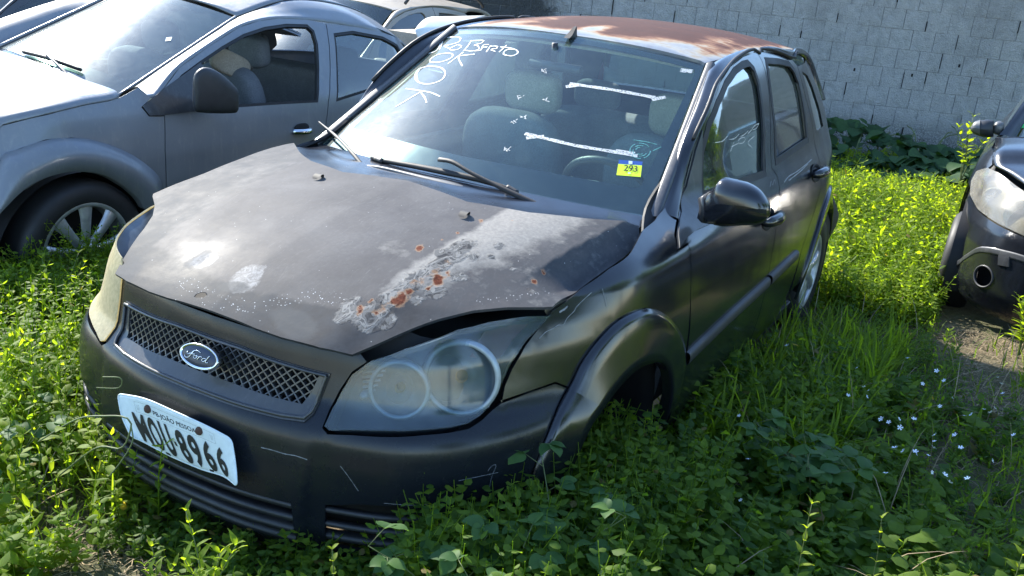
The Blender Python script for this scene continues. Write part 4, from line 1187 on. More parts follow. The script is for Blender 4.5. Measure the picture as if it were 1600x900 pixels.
bar('wiper_blade', [W(588, 254, .012), W(640, 263, .014), W(690, 273, .015), W(750, 286, .014), W(803, 302, .012)], [.006, .009, .011, .009, .006], .008, M['rubber'], wip)
bar('blade_rubber', [W(590, 258, .004), W(690, 279, .004), W(803, 305, .004)], .0025, .006, M['rubber'], wip)
bar('blade_end', [W(584, 250, .012), W(600, 257, .014)], .010, .008, M['trim'], wip)
bar('blade_end', [W(793, 298, .014), W(808, 306, .012)], .009, .010, M['trim'], wip)
M['wip_grey'] = simple('sun faded wiper arm', (.13, .13, .13), .45, .3)
wip2 = bar('wiper', [W(742, 312, .012), W(715, 300, .022), W(660, 287, .026), W(600, 273, .028), W(568, 268, .022)], [.013, .012, .008, .006, .006], .006, M['wip_grey'], CARX)
bar('wiper_stub', [W(574, 271, .02), W(553, 246, .028), W(532, 224, .03), W(505, 201, .03)], [.006, .007, .005, .003], .004, M['rubber'], wip2)
bar('wiper_knuckle', [W(560, 270, .012), W(576, 272, .020)], .011, .012, M['rubber'], wip2)
# ---------- mirrors
for sgn in (1,):
    mir = np.array([1, sgn, 1]); xm = -.60
    cols = [(1104, 305, 346, .030), (1116, 294, 349, .042), (1129, 278, 351, .055), (1149, 280, 350, .062), (1171, 286, 349, .060), (1188, 297, 347, .050), (1199, 312, 341, .032), (1203.5, 323, 332, .010)]
    A = []; n = 28
    for px_, t_, b_, dpt in cols:
        a = P(px_, t_, x=xm + .02); b = P(px_, b_, x=xm + .02); c = (a + b) / 2; h = (a - b) / 2
        A.append(np.array([c + h * np.sign(math.sin(t)) * abs(math.sin(t)) ** .75 + np.array([1, 0, 0]) * dpt * (1 if math.cos(t) > 0 else .55) * np.sign(math.cos(t)) * abs(math.cos(t)) ** .8 for t in np.linspace(0, 2 * math.pi, n)]))
    c = A[-1].mean(0); A.append(np.array([c + (p - c) * .02 for p in A[-1]])); c = A[0].mean(0); A.insert(0, np.array([c + (p - c) * .05 for p in A[0]]))
    v, f = loft([a * mir for a in A], 40)
    if sgn < 0: f = [t[::-1] for t in f]
    mo = mesh_obj('side_mirror', v, f, M['black'], CARX)
    # lower trim
    V = [];
    low = []
    for px_, t_, b_, dpt in cols[1:-1]:
        yb = b_; ym = min(b_ - 2, 328 + (px_ - 1129) * -.02)
        a = P(px_, ym, x=xm + .02 + dpt * .9); b = P(px_, yb + 1, x=xm + .02); low.append((a, b))
    v, f = loft([np.array([p for p, _ in low]) + [.006, 0, 0], np.array([p * .5 + q * .5 for p, q in low]) + [.010, 0, -.002], np.array([q for _, q in low]) + [0, 0, -.004], np.array([q for _, q in low]) + [-.05, 0, -.002]], 10)
    ob = mesh_obj('mirror_base_trim', v * mir, f, M['black_flat'], mo)
    # foot reaching the door
    v, f = loft([np.array([P(1098, 308, x=-.56), P(1100, 330, x=-.55), P(1096, 348, x=-.56)]), np.array([P(1106, 300, x=-.58), P(1110, 326, x=-.565), P(1108, 350, x=-.58)]), np.array([P(1122, 296, x=-.59), P(1122, 326, x=-.57), P(1122, 351, x=-.59)])], 8)
    solid(mesh_obj('mirror_foot', v * mir, f, M['black_flat'], mo), .03)
    # black triangle patch at the door corner
    tp = inset(B((1060, 390), (1057, 366), (1062, 330), (1071, 290), (1086, 232), (1097, 200), (1097, 235), (1096, 268), (1097, 302), (1112, 352), (1090, 362), (1074, 375)), .004)
    sheet('mirror_patch', tp if sgn > 0 else flip(tp), Q, M['black_flat'], front_doors[0 if sgn > 0 else 1], res=.04, thick=.006, off=.004)
# ---------- rear wheel
def wheel(c, side, r, rim_r, w_, par, mt, spokes=8, name='wheel', deep=.03):
    c = np.asarray(c, float); d = np.array([0, side, 0.])
    v, f = lathe([(rim_r, -w_ / 2), (r - .03, -w_ / 2), (r - .006, -w_ / 2 + .02), (r, -w_ / 4), (r, w_ / 4), (r - .006, w_ / 2 - .02), (r - .03, w_ / 2), (rim_r + .012, w_ / 2), (rim_r - .004, w_ / 2 - .012)], c, d, 56)
    wh = mesh_obj(name, v, f, M['rubber'], par)
    v, f = lathe([(rim_r + .002, w_ / 2 - .006), (rim_r - .012, w_ / 2 - .004), (rim_r - .018, w_ / 2 - .02), (rim_r - .03, -w_ / 2 + .02)], c, d, 56)
    mesh_obj('rim', v, f, mt, wh)
    v, f = lathe([(rim_r - .02, .0), (.001, -.01)], c, d, 40); mesh_obj('brake_drum', v, f, M['shell'], wh)
    prt = []; A = axes(d)
    for k in range(spokes):
        a = 2 * math.pi * k / spokes + .2
        rd_ = math.cos(a) * A[1] + math.sin(a) * A[2]; tg = -math.sin(a) * A[1] + math.cos(a) * A[2]
        rows = []
        for rr, ww, hh in ((.035, .022, w_ / 2 - deep * .6), (.09, .021, w_ / 2 - deep * .35), (rim_r * .75, .028, w_ / 2 - deep * .3), (rim_r - .012, .038, w_ / 2 - .012)):
            p = c + rd_ * rr
            rows.append(np.array([p - tg * ww + d * (hh - .012), p - tg * ww * .8 + d * hh, p + d * (hh + .004), p + tg * ww * .8 + d * hh, p + tg * ww + d * (hh - .012)]))
        prt.append(loft(rows, 8))
    v, f = joinm(prt); o = mesh_obj('rim_spokes', v, f, mt, wh)
    v, f = lathe([(.05, w_ / 2 - deep), (.048, w_ / 2 - deep * .4), (.03, w_ / 2 - deep * .2), (.001, w_ / 2 - deep * .2)], c, d, 28); mesh_obj('hub_cap', v, f, mt, wh)
    return wh
for sgn in (1, -1): wheel((-2.49, sgn * .725, .300), sgn, .292, .19, .175, CARX, M['alloy'], 7)
# ---------- interior
def cushion(c, s, r, mat, name, par, tilt=0., n=14):
    """rounded block: superellipsoid, tilted about y"""
    V = []; F = []; m = n
    for i in range(n + 1):
        ph = -math.pi / 2 + math.pi * i / n
        for j in range(2 * m):
            th = math.pi * j / m
            f_ = lambda x: math.copysign(abs(x) ** r, x)
            V.append([s[0] / 2 * f_(math.cos(ph)) * f_(math.cos(th)), s[1] / 2 * f_(math.cos(ph)) * f_(math.sin(th)), s[2] / 2 * f_(math.sin(ph))])
    for i in range(n):
        for j in range(2 * m): F.append((i * 2 * m + j, i * 2 * m + (j + 1) % (2 * m), (i + 1) * 2 * m + (j + 1) % (2 * m), (i + 1) * 2 * m + j))
    V = np.array(V); ca, sa = math.cos(tilt), math.sin(tilt)
    V = V @ np.array([[ca, 0, -sa], [0, 1, 0], [sa, 0, ca]]).T
    return mesh_obj(name, V + c, F, mat, par)
def seats(par, ox=0., oy=0., oz=0., y0=.35, xs_=-1.32, rear=-2.15, mat=None, hm=None, dz=0.):
    mat = mat or M['seat']
    for sy in (y0, -y0):
        b = cushion((ox + xs_ - .08, oy + sy, oz + .70), (.16, .48, .66), .5, mat, 'seat', par, -.22)
        cushion((ox + xs_ + .22, oy + sy, oz + .36), (.52, .50, .16), .5, mat, 'seat_cushion', b, .08)
        cushion((ox + xs_ - .20, oy + sy, oz + 1.09), (.11, .27, .18), .55, hm or mat, 'headrest', b, -.15)
        for k in (-.05, .05):
            v, f = tube([(ox + xs_ - .16, oy + sy + k, oz + .96), (ox + xs_ - .19, oy + sy + k, oz + 1.08)], .006, 6); mesh_obj('headrest_post', v, f, M['steel'], b)
    b = cushion((ox + rear, oy, oz + .68), (.16, 1.24, .60), .35, mat, 'rear_seat', par, -.25)
    cushion((ox + rear + .28, oy, oz + .40), (.5, 1.24, .18), .4, mat, 'seat_cushion', b, .05)
    for sy in (-.38, .38): cushion((ox + rear - .13, oy + sy, oz + 1.02), (.09, .25, .15), .55, mat, 'headrest', b, -.15)
seats(CARX, hm=M['seat_tan'])
# dashboard
ys = np.linspace(-.66, .66, 28)
def dprof(y):
    hump = .035 * math.exp(-((y - .36) / .17) ** 2)
    return [(-.42, .905), (-.50, .915 + hump * .3), (-.62, .912 + hump), (-.72, .90 + hump), (-.775, .87 + hump * .5), (-.77, .78), (-.74, .68), (-.66, .55)]
rows = [[np.array([x - .02 * abs(y), y, z]) for y in ys for (x, z) in [dprof(y)[k]]] for k in range(8)]
v, f = loft([np.array(r) for r in rows], 30); solid(mesh_obj('dashboard', v, f, M['dash'], CARX), .01)
c = np.array([-.86, .36, .86]); d = np.array([-.80, 0, .58]); d /= np.linalg.norm(d)
A = axes(d)
ring = np.array([c + .182 * (math.cos(t) * A[1] + math.sin(t) * A[2]) for t in np.linspace(0, 2 * math.pi, 41)])
p_ = [tube(ring, .014, 10, False)]
for t in (.3, math.pi - .3, -math.pi / 2): p_.append(tube([c - d * .02, c + .18 * (math.cos(t) * A[1] + math.sin(t) * A[2])], [.02, .013], 8))
p_.append(lathe([(.001, .012), (.05, .01), (.07, -.01), (.06, -.05), (.03, -.15)], c, d, 24))
v, f = joinm(p_); mesh_obj('steering_wheel', v, f, M['trim'], CARX)
v, f = loft([np.array([[-1.02, y, 1.27 + .018 * math.cos(t)] + np.array([.022 * math.sin(t), 0, 0]) for t in np.linspace(0, 2 * math.pi, 16)]) for y in (-.11, -.10, 0, .10, .11)], 9)
rv = mesh_obj('rear_view_mirror', v, f, M['trim'], CARX)
v, f = tube([(-1.0, 0, 1.29), (-.99, 0, 1.36)], .012, 8); mesh_obj('mirror_stalk', v, f, M['trim'], rv)
# floor and headlining
v, f = box((-1.5, 0, .21), (2.9, 1.5, .05)); mesh_obj('floor_pan', v, f, M['shell'], CARX, smooth=False)
hp = [(x * .985 - .02, y * .94) for x, y in rp]
sheet('headlining', hp, roof_lift, M['seat_tan'], CARX, res=.12, thick=.01, off=-.035)
for sgn in (1, -1):
    dp = np.array([[Qux(-.45), .30], [Qux(-2.2), .30], [Qux(-2.2), .93], [Qux(-.5), .88]])
    sheet('door_card', dp if sgn > 0 else flip(dp), Q, M['seat'], CARX, res=.08, thick=.02, off=-.075)

# ---------- scratches and chipped paint
def scratch(name, lines, wd, par, S=SQ, off=.0008):
    return ribbon(name, lines, wd, M['white_chalk'] if False else M['chip'], par, S=S, off=off)
M['chip'] = simple('bare scratched primer', (.22, .23, .24), .8, var=.4, scale=300)
SQB = Surf(Qb, -1.3, 1.3, .13, .9, nu=300, nv=100)
scratch('paint_scratch', [[(408, 699), (425, 703), (445, 709), (462, 712), (480, 718)]], .0009, bump, SQB)
scratch('paint_scratch', [[(532, 728), (545, 745), (560, 767)]], .0006, bump, SQB)
scratch('paint_scratch', [[(716, 751), (745, 745), (778, 738)]], .0006, bump, SQB)
scratch('paint_scratch', [[(764, 764), (768, 745), (775, 727), (768, 728), (762, 736)]], .0005, bump, SQB)
scratch('paint_scratch', [[(600, 786), (640, 789), (668, 788)]], .0006, bump, SQB)
scratch('paint_chip', [[(842, 529), (852, 519), (862, 514), (872, 508), (880, 507), (886, 497), (897, 486), (900, 480), (913, 467), (924, 457)]], .0010, fenders[0])
scratch('paint_chip', [[(874, 488), (884, 481), (888, 478), (880, 485)]], .0020, fenders[0])
scratch('paint_chip', [[(945, 532), (951, 524), (958, 516)]], .0022, fenders[0], off=.012)
scratch('panel_crack', [[(941, 451), (944, 465), (947, 479)]], .0006, fenders[0])
scratch('paint_scratch', [[(1225, 285), (1232, 276), (1245, 268), (1258, 258), (1268, 249)], [(1232, 282), (1250, 268), (1262, 256)]], .0022, rear_doors[0])
scratch('paint_scratch', [[(1203, 292), (1205, 282), (1207, 290), (1210, 280), (1212, 288)]], .0010, front_doors[0])
# ================================================================== GROUND
GX, GY, G0 = .045, .05, .10
def gz(x, y):
    x = np.asarray(x, float); y = np.asarray(y, float)
    xx = np.clip(x, -12, 3); yy = np.clip(y, -9, 6)
    return G0 + GX * xx + GY * yy - .02 * np.exp(-((y / 1.0) ** 2)) + .015 * np.sin(x * 2.1 + y) * np.sin(y * 2.7)
def mk_ground():
    m = NT('dry soil and litter'); co = m.world()
    a = m.noise(1.3, 6, .6, co); b = m.noise(30, 8, .75, co); st = m.noise(16, 8, .85, co, dist=2.5); st2 = m.noise(55, 6, .8, co, dist=1.5)
    c = m.ramp(b, [(.25, (.06, .036, .020)), (.5, (.14, .092, .052)), (.75, (.26, .18, .105))])
    c = m.mix(m.mr(st, .5, .62, 0, .8), c, (.30, .23, .15))
    c = m.mix(m.mr(st2, .55, .68, 0, .7), c, (.05, .045, .022))
    c = m.mix(m.mr(a, .35, .6, .1, .6), c, (.045, .075, .018))
    m.set(base=c, rough=.95); m.bump(m.math('ADD', b, st2), .8, .02)
    return m.m
M['ground'] = mk_ground()
xs_ = np.concatenate([[-80, -40, -20], np.arange(-14, 4.01, .25), [8, 20, 40, 80]]); ys_ = np.concatenate([[-80, -40, -20], np.arange(-10, 6.01, .25), [10, 20, 40, 80]])
XX, YY = np.meshgrid(xs_, ys_); ZZ = gz(XX, YY)
V = np.stack([XX.ravel(), YY.ravel(), ZZ.ravel()], 1); nx_ = len(xs_)
F = np.array([(j * nx_ + i, j * nx_ + i + 1, (j + 1) * nx_ + i + 1, (j + 1) * nx_ + i) for j in range(len(ys_) - 1) for i in range(nx_ - 1)])
props(mesh_obj('ground', V, F, M['ground']), kind='structure')
# ================================================================== WALL
def mk_wall():
    m = NT('rough grey rendered block'); co = m.world()
    a = m.noise(.8, 5, .6, co); b = m.noise(9, 7, .7, co); c_ = m.noise(60, 6, .75, co); drip = m.noise(2.5, 6, .7, co, stretch=(1, 1, .12))
    o = m.add('ShaderNodeObjectInfo').outputs['Random']
    c = m.ramp(b, [(.25, (.36, .365, .365)), (.5, (.50, .505, .50)), (.8, (.62, .62, .61))])
    c = m.mix(m.mr(o, 0, 1, 0, .07), c, (.22, .22, .215))
    c = m.mix(m.mr(a, .5, .7, 0, .45), c, (.27, .275, .275))
    c = m.mix(m.mr(drip, .55, .72, 0, .45), c, (.18, .18, .175))
    # green black growth: along the foot and one soot patch
    g = m.add('ShaderNodeNewGeometry'); x = m.add('ShaderNodeSeparateXYZ'); m.put(x.inputs[0], g.outputs['Position'])
    foot = m.math('MULTIPLY', m.mr(m.math('ADD', x.outputs[2], m.math('MULTIPLY', b, -.5)), -.25, .05, 1, 0), m.mr(c_, .4, .55))
    c = m.mix(m.math('MULTIPLY', foot, .8), c, (.03, .035, .03))
    d1 = m.math('ABSOLUTE', m.math('ADD', x.outputs[1], 4.9)); so = m.mr(m.math('ADD', d1, m.math('MULTIPLY', b, -.8)), .35, .65, 1, 0)
    c = m.mix(m.math('MULTIPLY', so, .9), c, m.mix(m.mr(c_, .4, .6), (.010, .012, .012), (.05, .055, .055)))
    m.set(base=c, rough=.95); m.bump(m.math('ADD', m.math('MULTIPLY', b, 2.2), m.math('MULTIPLY', c_, 1.6)), 1., .03)
    return m.m
M['wall'] = mk_wall()
M['mortar'] = simple('grey mortar', (.38, .39, .40), .95, bump=.6, scale=40)
M['gap'] = simple('open joint shadow', (.012, .012, .012), .95)
wa = math.radians(20); wd_ = np.array([math.sin(wa), -math.cos(wa), 0]); wn = np.array([math.cos(wa), math.sin(wa), 0])
W0 = np.array([-10.5, .8, 0.])
wall = empty('block_wall', tuple(W0 + [0, 0, -.4]), 'grey block wall rendered roughly, with open joints and dark stains, behind the cars', 'wall')
BW, BH = .252, .225; zb_ = -.75
A_ = np.array([wd_, wn, [0, 0, 1]])
v, f = box(W0 - wn * .10 + wd_ * 3 + [0, 0, 1.1], (44, .14, 3.8), A_); mesh_obj('wall_core', v, f, M['mortar'], wall, smooth=False)
def blockmesh(w, h, seed):
    r = random.Random(seed); n = 5; V = []; F = []
    for j in range(n + 1):
        for i in range(n + 1):
            a, b = i / n * 2 - 1, j / n * 2 - 1
            e = max(abs(a), abs(b)); d = .0155 if e > .99 else .018 + r.uniform(-.003, .003)
            V.append((a * (w / 2 - .001) + r.uniform(-.001, .001), d, b * (h / 2 - .001) + r.uniform(-.001, .001)))
    for j in range(n):
        for i in range(n): F.append((j * (n + 1) + i, (j + 1) * (n + 1) + i, (j + 1) * (n + 1) + i + 1, j * (n + 1) + i + 1))
    V = [tuple(v_[0] * wd_ + v_[1] * wn + np.array([0, 0, v_[2]])) for v_ in V]
    me = bpy.data.meshes.new('brick'); me.from_pydata(V, [], F); me.materials.append(M['wall'])
    me.polygons.foreach_set('use_smooth', [True] * len(F)); me.update(); return me
bms = [blockmesh(BW, BH, k) for k in range(6)]
rest_ = []; vis = []
for j in range(16):
    for i in range(-60, 90):
        c = W0 - wn * .03 + wd_ * ((i + (.5 if j % 2 else 0)) * BW) + np.array([0, 0, zb_ + (j + .5) * BH])
        p = proj(c)
        if -60 < p[0] < 1660 and -40 < p[1] < 300 and (ROT @ (c - CAM))[2] > 0 and p[0] > 700: vis.append((c, i, j))
        else: rest_.append(c)
vis.sort(key=lambda t: -proj(t[0])[1])
for c, i, j in vis[300:]: rest_.append(c)
r_ = random.Random(3)
for c, i, j in vis[:300]:
    o = bpy.data.objects.new('brick', r_.choice(bms)); sc.collection.objects.link(o); o.parent = wall
    o.location = Vector(c + wn * r_.uniform(-.003, .004)) - Vector(wall.location)
    o.rotation_euler = (0, 0, r_.uniform(-.012, .012)); o.scale = (r_.uniform(.97, 1.0),) * 2 + (r_.uniform(.98, 1.01),)
gp = []
for c, i, j in vis[:300]:
    if r_.random() < .22:
        h = BH * r_.uniform(.35, .9); gp.append((c + wd_ * BW / 2 + wn * .019 + np.array([0, 0, (BH - h) / 2 * r_.choice((-1, 1))]), h))
prt = [box(c, (r_.uniform(.006, .013), .006, h), A_) for c, h in gp]
for _ in range(10):
    c, i, j = r_.choice(vis[:300]); prt.append(box(c + wd_ * r_.uniform(-.1, .1) + wn * .020 + np.array([0, 0, r_.uniform(-.08, .08)]), (.02, .006, .035), A_))
v, f = joinm(prt); props(mesh_obj('open_joint', v, f, M['gap'], wall, smooth=False), kind='stuff')
tv = np.array([v_.co[:] for v_ in bms[0].vertices]); tf = np.array([p.vertices[:] for p in bms[0].polygons])
RC = np.array(rest_); V = (RC[:, None] + tv[None]).reshape(-1, 3); F = (tf[None] + (np.arange(len(RC)) * len(tv))[:, None, None]).reshape(-1, 4)
props(mesh_obj('far_bricks', V, F, M['wall'], wall), kind='stuff')
# ================================================================== SILVER CAR
OS = np.array([-.313, -2.748, -.127])
plan_s = [(.93, 0), (.92, .2), (.88, .42), (.79, .60), (.65, .74), (.48, .83), (.3, .872), (.1, .888), (-.2, .890), (-.6, .888), (-2.2, .885), (-2.75, .85), (-3.1, .77), (-3.3, .6), (-3.36, .3), (-3.38, 0)]
side_s = [(.13, .08), (.25, .03), (.45, .008), (.6, 0), (.75, .010), (.86, .028), (.92, .042), (.96, .055), (1.0, .075), (1.1, .12), (1.2, .17), (1.3, .235), (1.36, .29), (1.42, .37), (1.46, .47)]
front_s = [(.13, .06), (.3, 0), (.5, 0), (.6, .02), (.7, .06), (.8, .12), (.9, .22), (1.46, .9)]
rear_s = [(.13, .08), (.4, 0), (.6, .01), (.8, .03), (.95, .07), (1.1, .35), (1.46, .9)]
QS = body_surface(plan_s, side_s, front_s, rear_s, (0, .6), (2.4, 3.1), org=OS, yaw=-.013)
SQS = Surf(QS, -.2, 4.3, .13, 1.44, nu=400, nv=120)
BS = lambda *p: SQS.poly(p)
_xs = QS(np.stack([_ua, np.full(2000, .5)], 1))[:, 0] - OS[0]
def Qus(x): return float(np.interp(-x, -_xs, _ua))
SILV = empty('silver_car', (OS[0] - 1.3, OS[1], OS[2]), 'dusty silver car with open front window and black mirror, left of the black hatchback', 'car')
def twoS(name, poly, mat, parent=SILV, **k):
    a = sheet(name, poly, QS, mat, parent, **k); kk = dict(k)
    if 'holes' in kk: kk['holes'] = [flip(h) for h in kk['holes']]
    return a, sheet(name, flip(poly), QS, mat, parent, **kk)
w1 = BS((283, 117), (313, 95), (347, 72), (380, 53), (413, 42), (447, 37), (480, 38), (491, 48), (497, 69), (499, 109), (497, 160), (440, 163), (369, 168), (322, 172))
w1 = np.vstack([w1, BS((300, 172), (262, 148))])
w2 = BS((521, 52), (551, 48), (598, 57), (621, 70), (630, 86), (640, 112)); w2 = np.vstack([w2, [[w2[-1][0] + .02, 1.0]], BS((525, 159))])
sB = [(509, 36), (513, 60), (516, 110), (513, 160), (508, 205), (502, 250)]
fds = np.vstack([BS((254, 140), (280, 105), (324, 73), (373, 42), (404, 32), (436, 28), (480, 30)), BS(*sB)])
ubs = fds[-1][0]
fds = np.vstack([fds, [[ubs, .22], [Qus(-.45), .22], [Qus(-.45), .5]], BS((260, 292), (258, 235), (257, 181), (233, 181), (222, 168))])
rds = np.vstack([BS(*sB)[::-1], BS((560, 42), (590, 48), (625, 62), (641, 80)), [[Qus(-2.42), 1.12], [Qus(-2.45), .95], [Qus(-2.40), .75], [Qus(-2.2), .62], [Qus(-2.12), .4], [Qus(-2.1), .22], [ubs, .22]]])
fdo = twoS('front_door', fds, M['silver'], res=.04, holes=[w1], gap=.003, thick=.03)
rdo = twoS('rear_door', rds, M['silver'], res=.04, holes=[w2], gap=.003, thick=.03)
for i in (0, 1):
    ff = (lambda a: a) if i == 0 else flip
    sheet('window_seal', ff(inset(w1, -.008)), QS, M['rubber'], fdo[i], res=.05, holes=[ff(inset(w1, .014))], thick=.02, off=-.002)
    sheet('window_seal', ff(inset(w2, -.008)), QS, M['rubber'], rdo[i], res=.05, holes=[ff(inset(w2, .014))], thick=.02, off=-.002)
    sheet('window', ff(w2), QS, M['sideglass'], rdo[i], res=.08, thick=.004, off=-.012)
# fender with flare
fo_s = BS((0, 251), (29, 234), (72, 219), (113, 216), (150, 221), (188, 234), (220, 252), (246, 276), (252, 300))
hood_e = [(0, 196), (47, 184), (93, 173), (135, 163), (170, 157), (186, 152)]
he = BS(*hood_e)
arc_s = np.array([[Qus(.40 * math.cos(t)), .34 + .43 * math.sin(t)] for t in np.linspace(math.radians(0), math.radians(50), 6)])
fs = np.vstack([BS(*[(217, 135), (237, 154), (222, 168), (233, 181), (257, 181), (258, 235), (260, 292)]), [[Qus(-.45), .5], [Qus(-.44), .25], [Qus(-.40), .25]], fo_s[::-1], [[Qus(.40), .60], [Qus(.55), .66], [Qus(.55), .80], [Qus(.3), .90]], he])
fens = twoS('fender', fs, M['silver'], res=.04, gap=.003, thick=.012)
in_s = [(-8, 345), (0, 333), (29, 304), (55, 286), (87, 273), (124, 268), (162, 274), (191, 290), (214, 310), (224, 326)]
def bandS(outer, inner, mat, par, n=40):
    o = crom(outer, n); X, N = lift_n(QS, o); I = crom(inner, n)
    c1 = X + N * .012
    G = [X, c1, c1 * .5 + I * .5 + N * .030, I + N * .012, I, I - N * .03]
    A = np.stack(G); V = A.reshape(-1, 3); F = [(i * n + j, (i + 1) * n + j, (i + 1) * n + j + 1, i * n + j + 1) for i in range(5) for j in range(n - 1)]
    return mesh_obj('wheel_arch_flare', V, F, mat, par)
yS = OS[1] + .905
I3 = [P(x, y, y=yS) for x, y in in_s]
o_s = np.vstack([[[Qus(.42), .58]], fo_s]); bandS(o_s, np.array(I3), M['silver'], fens[0])
# bumper/nose (mostly out of the frame), dark shell, sill
nb = np.array([[0, .18], [Qus(.50), .18], [Qus(.42), .30], [Qus(.42), .58], [Qus(.56), .67], [Qus(.56), .78], [Qus(.8), .80], [0, .80]])
nb2 = np.vstack([nb[1:-1], flip(nb[1:-1])[::-1]]); sheet('front_bumper', nb2, QS, M['silver'], SILV, res=.06, thick=.012)
twoS('sill', np.array([[Qus(-.42), .14], [Qus(-2.15), .14], [Qus(-2.15), .215], [Qus(-.42), .215]]), M['silver'], res=.06, thick=.03)
aq = np.array([[Qus(-2.64 + .37 * math.cos(t)), .32 + .37 * math.sin(t)] for t in np.linspace(math.radians(20), math.radians(165), 14)])
qs_ = np.vstack([rds[len(sB) + 3:len(sB) + 9], aq, [[Qus(-3.1), .4], [Qus(-3.2), .9], [Qus(-3.0), 1.0], [Qus(-2.75), 1.12], [Qus(-2.5), 1.22], [Qus(-2.30), 1.28]]])
twoS('rear_quarter_panel', qs_, M['silver'], res=.05, gap=.003, thick=.012)
twoS('rear_bumper', np.array([[Qus(-3.05), .3], [QS.L[-1] - .01, .3], [QS.L[-1] - .01, .95], [Qus(-3.2), .95]]), M['silver'], res=.08)
twoS('body_shell', np.array([[Qus(-.45), .2], [Qus(-2.2), .2], [Qus(-2.2), .93], [Qus(-.3), .88]]), M['shell'], res=.08, off=-.05)
for sgn in (1, -1):
    for xc in (0, -2.64):
        ap = lambda r_, yy: np.array([[OS[0] + xc + r_ * math.cos(t), OS[1] + sgn * yy, OS[2] + .32 + r_ * math.sin(t)] for t in np.linspace(math.radians(-15), math.radians(195), 24)])
        v, f = loft([ap(.40, .86), ap(.40, .62), ap(.38, .60), ap(.02, .60)], 9); mesh_obj('wheel_housing', v, f, M['shell'], SILV)
        wheel((OS[0] + xc - (.03 if xc == 0 else 0), OS[1] + sgn * .79, OS[2] + .355), sgn, .325, .228, .2, SILV, M['alloy'], 9)
# windscreen, roof, bonnet
mirS = lambda p: np.array([p[0], 2 * OS[1] - p[1], p[2]])
nbse = P(185, 151, x=OS[0] - .43); ntop = P(368, 28, x=OS[0] - 1.32)
fbse = P(1, 75, x=OS[0] - .60); ftop = mirS(ntop) + [0, .06, .04]
def wsS(q):
    s, t = q[:, 0:1] / .62 * .5 + .5, q[:, 1:2] / .85
    b_ = fbse + (nbse - fbse) * s; tp = ftop + (ntop - ftop) * s
    bul = 4 * s * (1 - s)
    return b_ + (tp - b_) * t + np.array([.10, 0, .05]) * bul + np.array([.00, 0, -.0]) * 4 * t * (1 - t)
wps = np.array([[s, 0] for s in np.linspace(-.62, .62, 15)] + [[s, .85] for s in np.linspace(.62, -.62, 15)])
wss = sheet('windshield', wps, wsS, M['windshield_dusty'], SILV, res=.06, thick=.005)
sheet('glass_border', wps, wsS, M['frit'], wss, res=.06, thick=.002, off=-.007, holes=[rounded([[-.56, .14], [0, .09], [.56, .12], [.575, .8], [-.575, .8]], .05)])
SWS = Surf(wsS, -.62, .62, 0, .85, nu=120, nv=80)
quad_on('old_sticker', [(260, 59), (269, 58), (267, 64), (258, 65)], M['white_chalk'], wss, SWS, .002)
# bonnet by lofting across
ne = QS(np.vstack([[[Qus(.70), .80], [Qus(.5), .84], [Qus(.3), .90]], he])); fe = ne * [1, -1, 1] + [0, 2 * OS[1], 0]; fe[-1] = fbse + [.03, 0, -.03]; fe[-2] = fbse + [.12, 0, -.05]
ne = crom(ne, 30); fe = crom(fe, 30)
k01 = np.linspace(0, 1, 30)[:, None]
nose = np.array([.12, 0, 0]) * (1 - k01) + np.array([.10, 0, 0]) * k01
rows = [ne - [0, 0, .004], ne * .97 + fe * .03 + [0, 0, .018], ne * .8 + fe * .2 + [0, 0, .040] + nose * .6, (ne + fe) / 2 + [0, 0, .06] + nose, ne * .2 + fe * .8 + [0, 0, .040] + nose * .6, ne * .03 + fe * .97 + [0, 0, .018], fe - [0, 0, .004]]
v, f = loft(rows, 40); hs = mesh_obj('bonnet', v, f, M['silver'], SILV); solid(hs, .008, 1)
v, f = loft([ne[-1:] * 0 + p_ for p_ in (0,)], 2) if False else joinm([loft([np.array([wsS(np.array([[s, -.005]]))[0] for s in np.linspace(-.62, .62, 20)]), np.array([wsS(np.array([[s, -.14]]))[0] - [0, 0, .03] for s in np.linspace(-.62, .62, 20)])], 3)])
mesh_obj('cowl', v, f, M['frit'], SILV)
# roof
zr = OS[2]
re_n = [wsS(np.array([[.62, .86]]))[0], P(404, 27, x=OS[0] - 1.55), P(470, 20, x=OS[0] - 1.85), QS(BS((540, 32)))[0] + [0, -.05, .02], QS(BS((600, 44)))[0] + [0, -.04, .01], QS(BS((650, 64)))[0] + [0, -.04, 0]]
rn = np.array([wsS(np.array([[.62, .86]]))[0], [OS[0] - 1.7, OS[1] + .50, zr + 1.415], [OS[0] - 2.1, OS[1] + .50, zr + 1.40], [OS[0] - 2.45, OS[1] + .48, zr + 1.33], [OS[0] - 2.75, OS[1] + .46, zr + 1.20]])
rn = crom(rn, 30); rf = rn * [1, -1, 1] + [0, 2 * OS[1], 0]; rf[0] = wsS(np.array([[-.62, .86]]))[0]
v, f = loft([rn, rn * .8 + rf * .2 + [.03, 0, .035], (rn + rf) / 2 + [.05, 0, .05], rn * .2 + rf * .8 + [.03, 0, .035], rf], 24); solid(mesh_obj('roof', v, f, M['silver'], SILV), .01, 1)
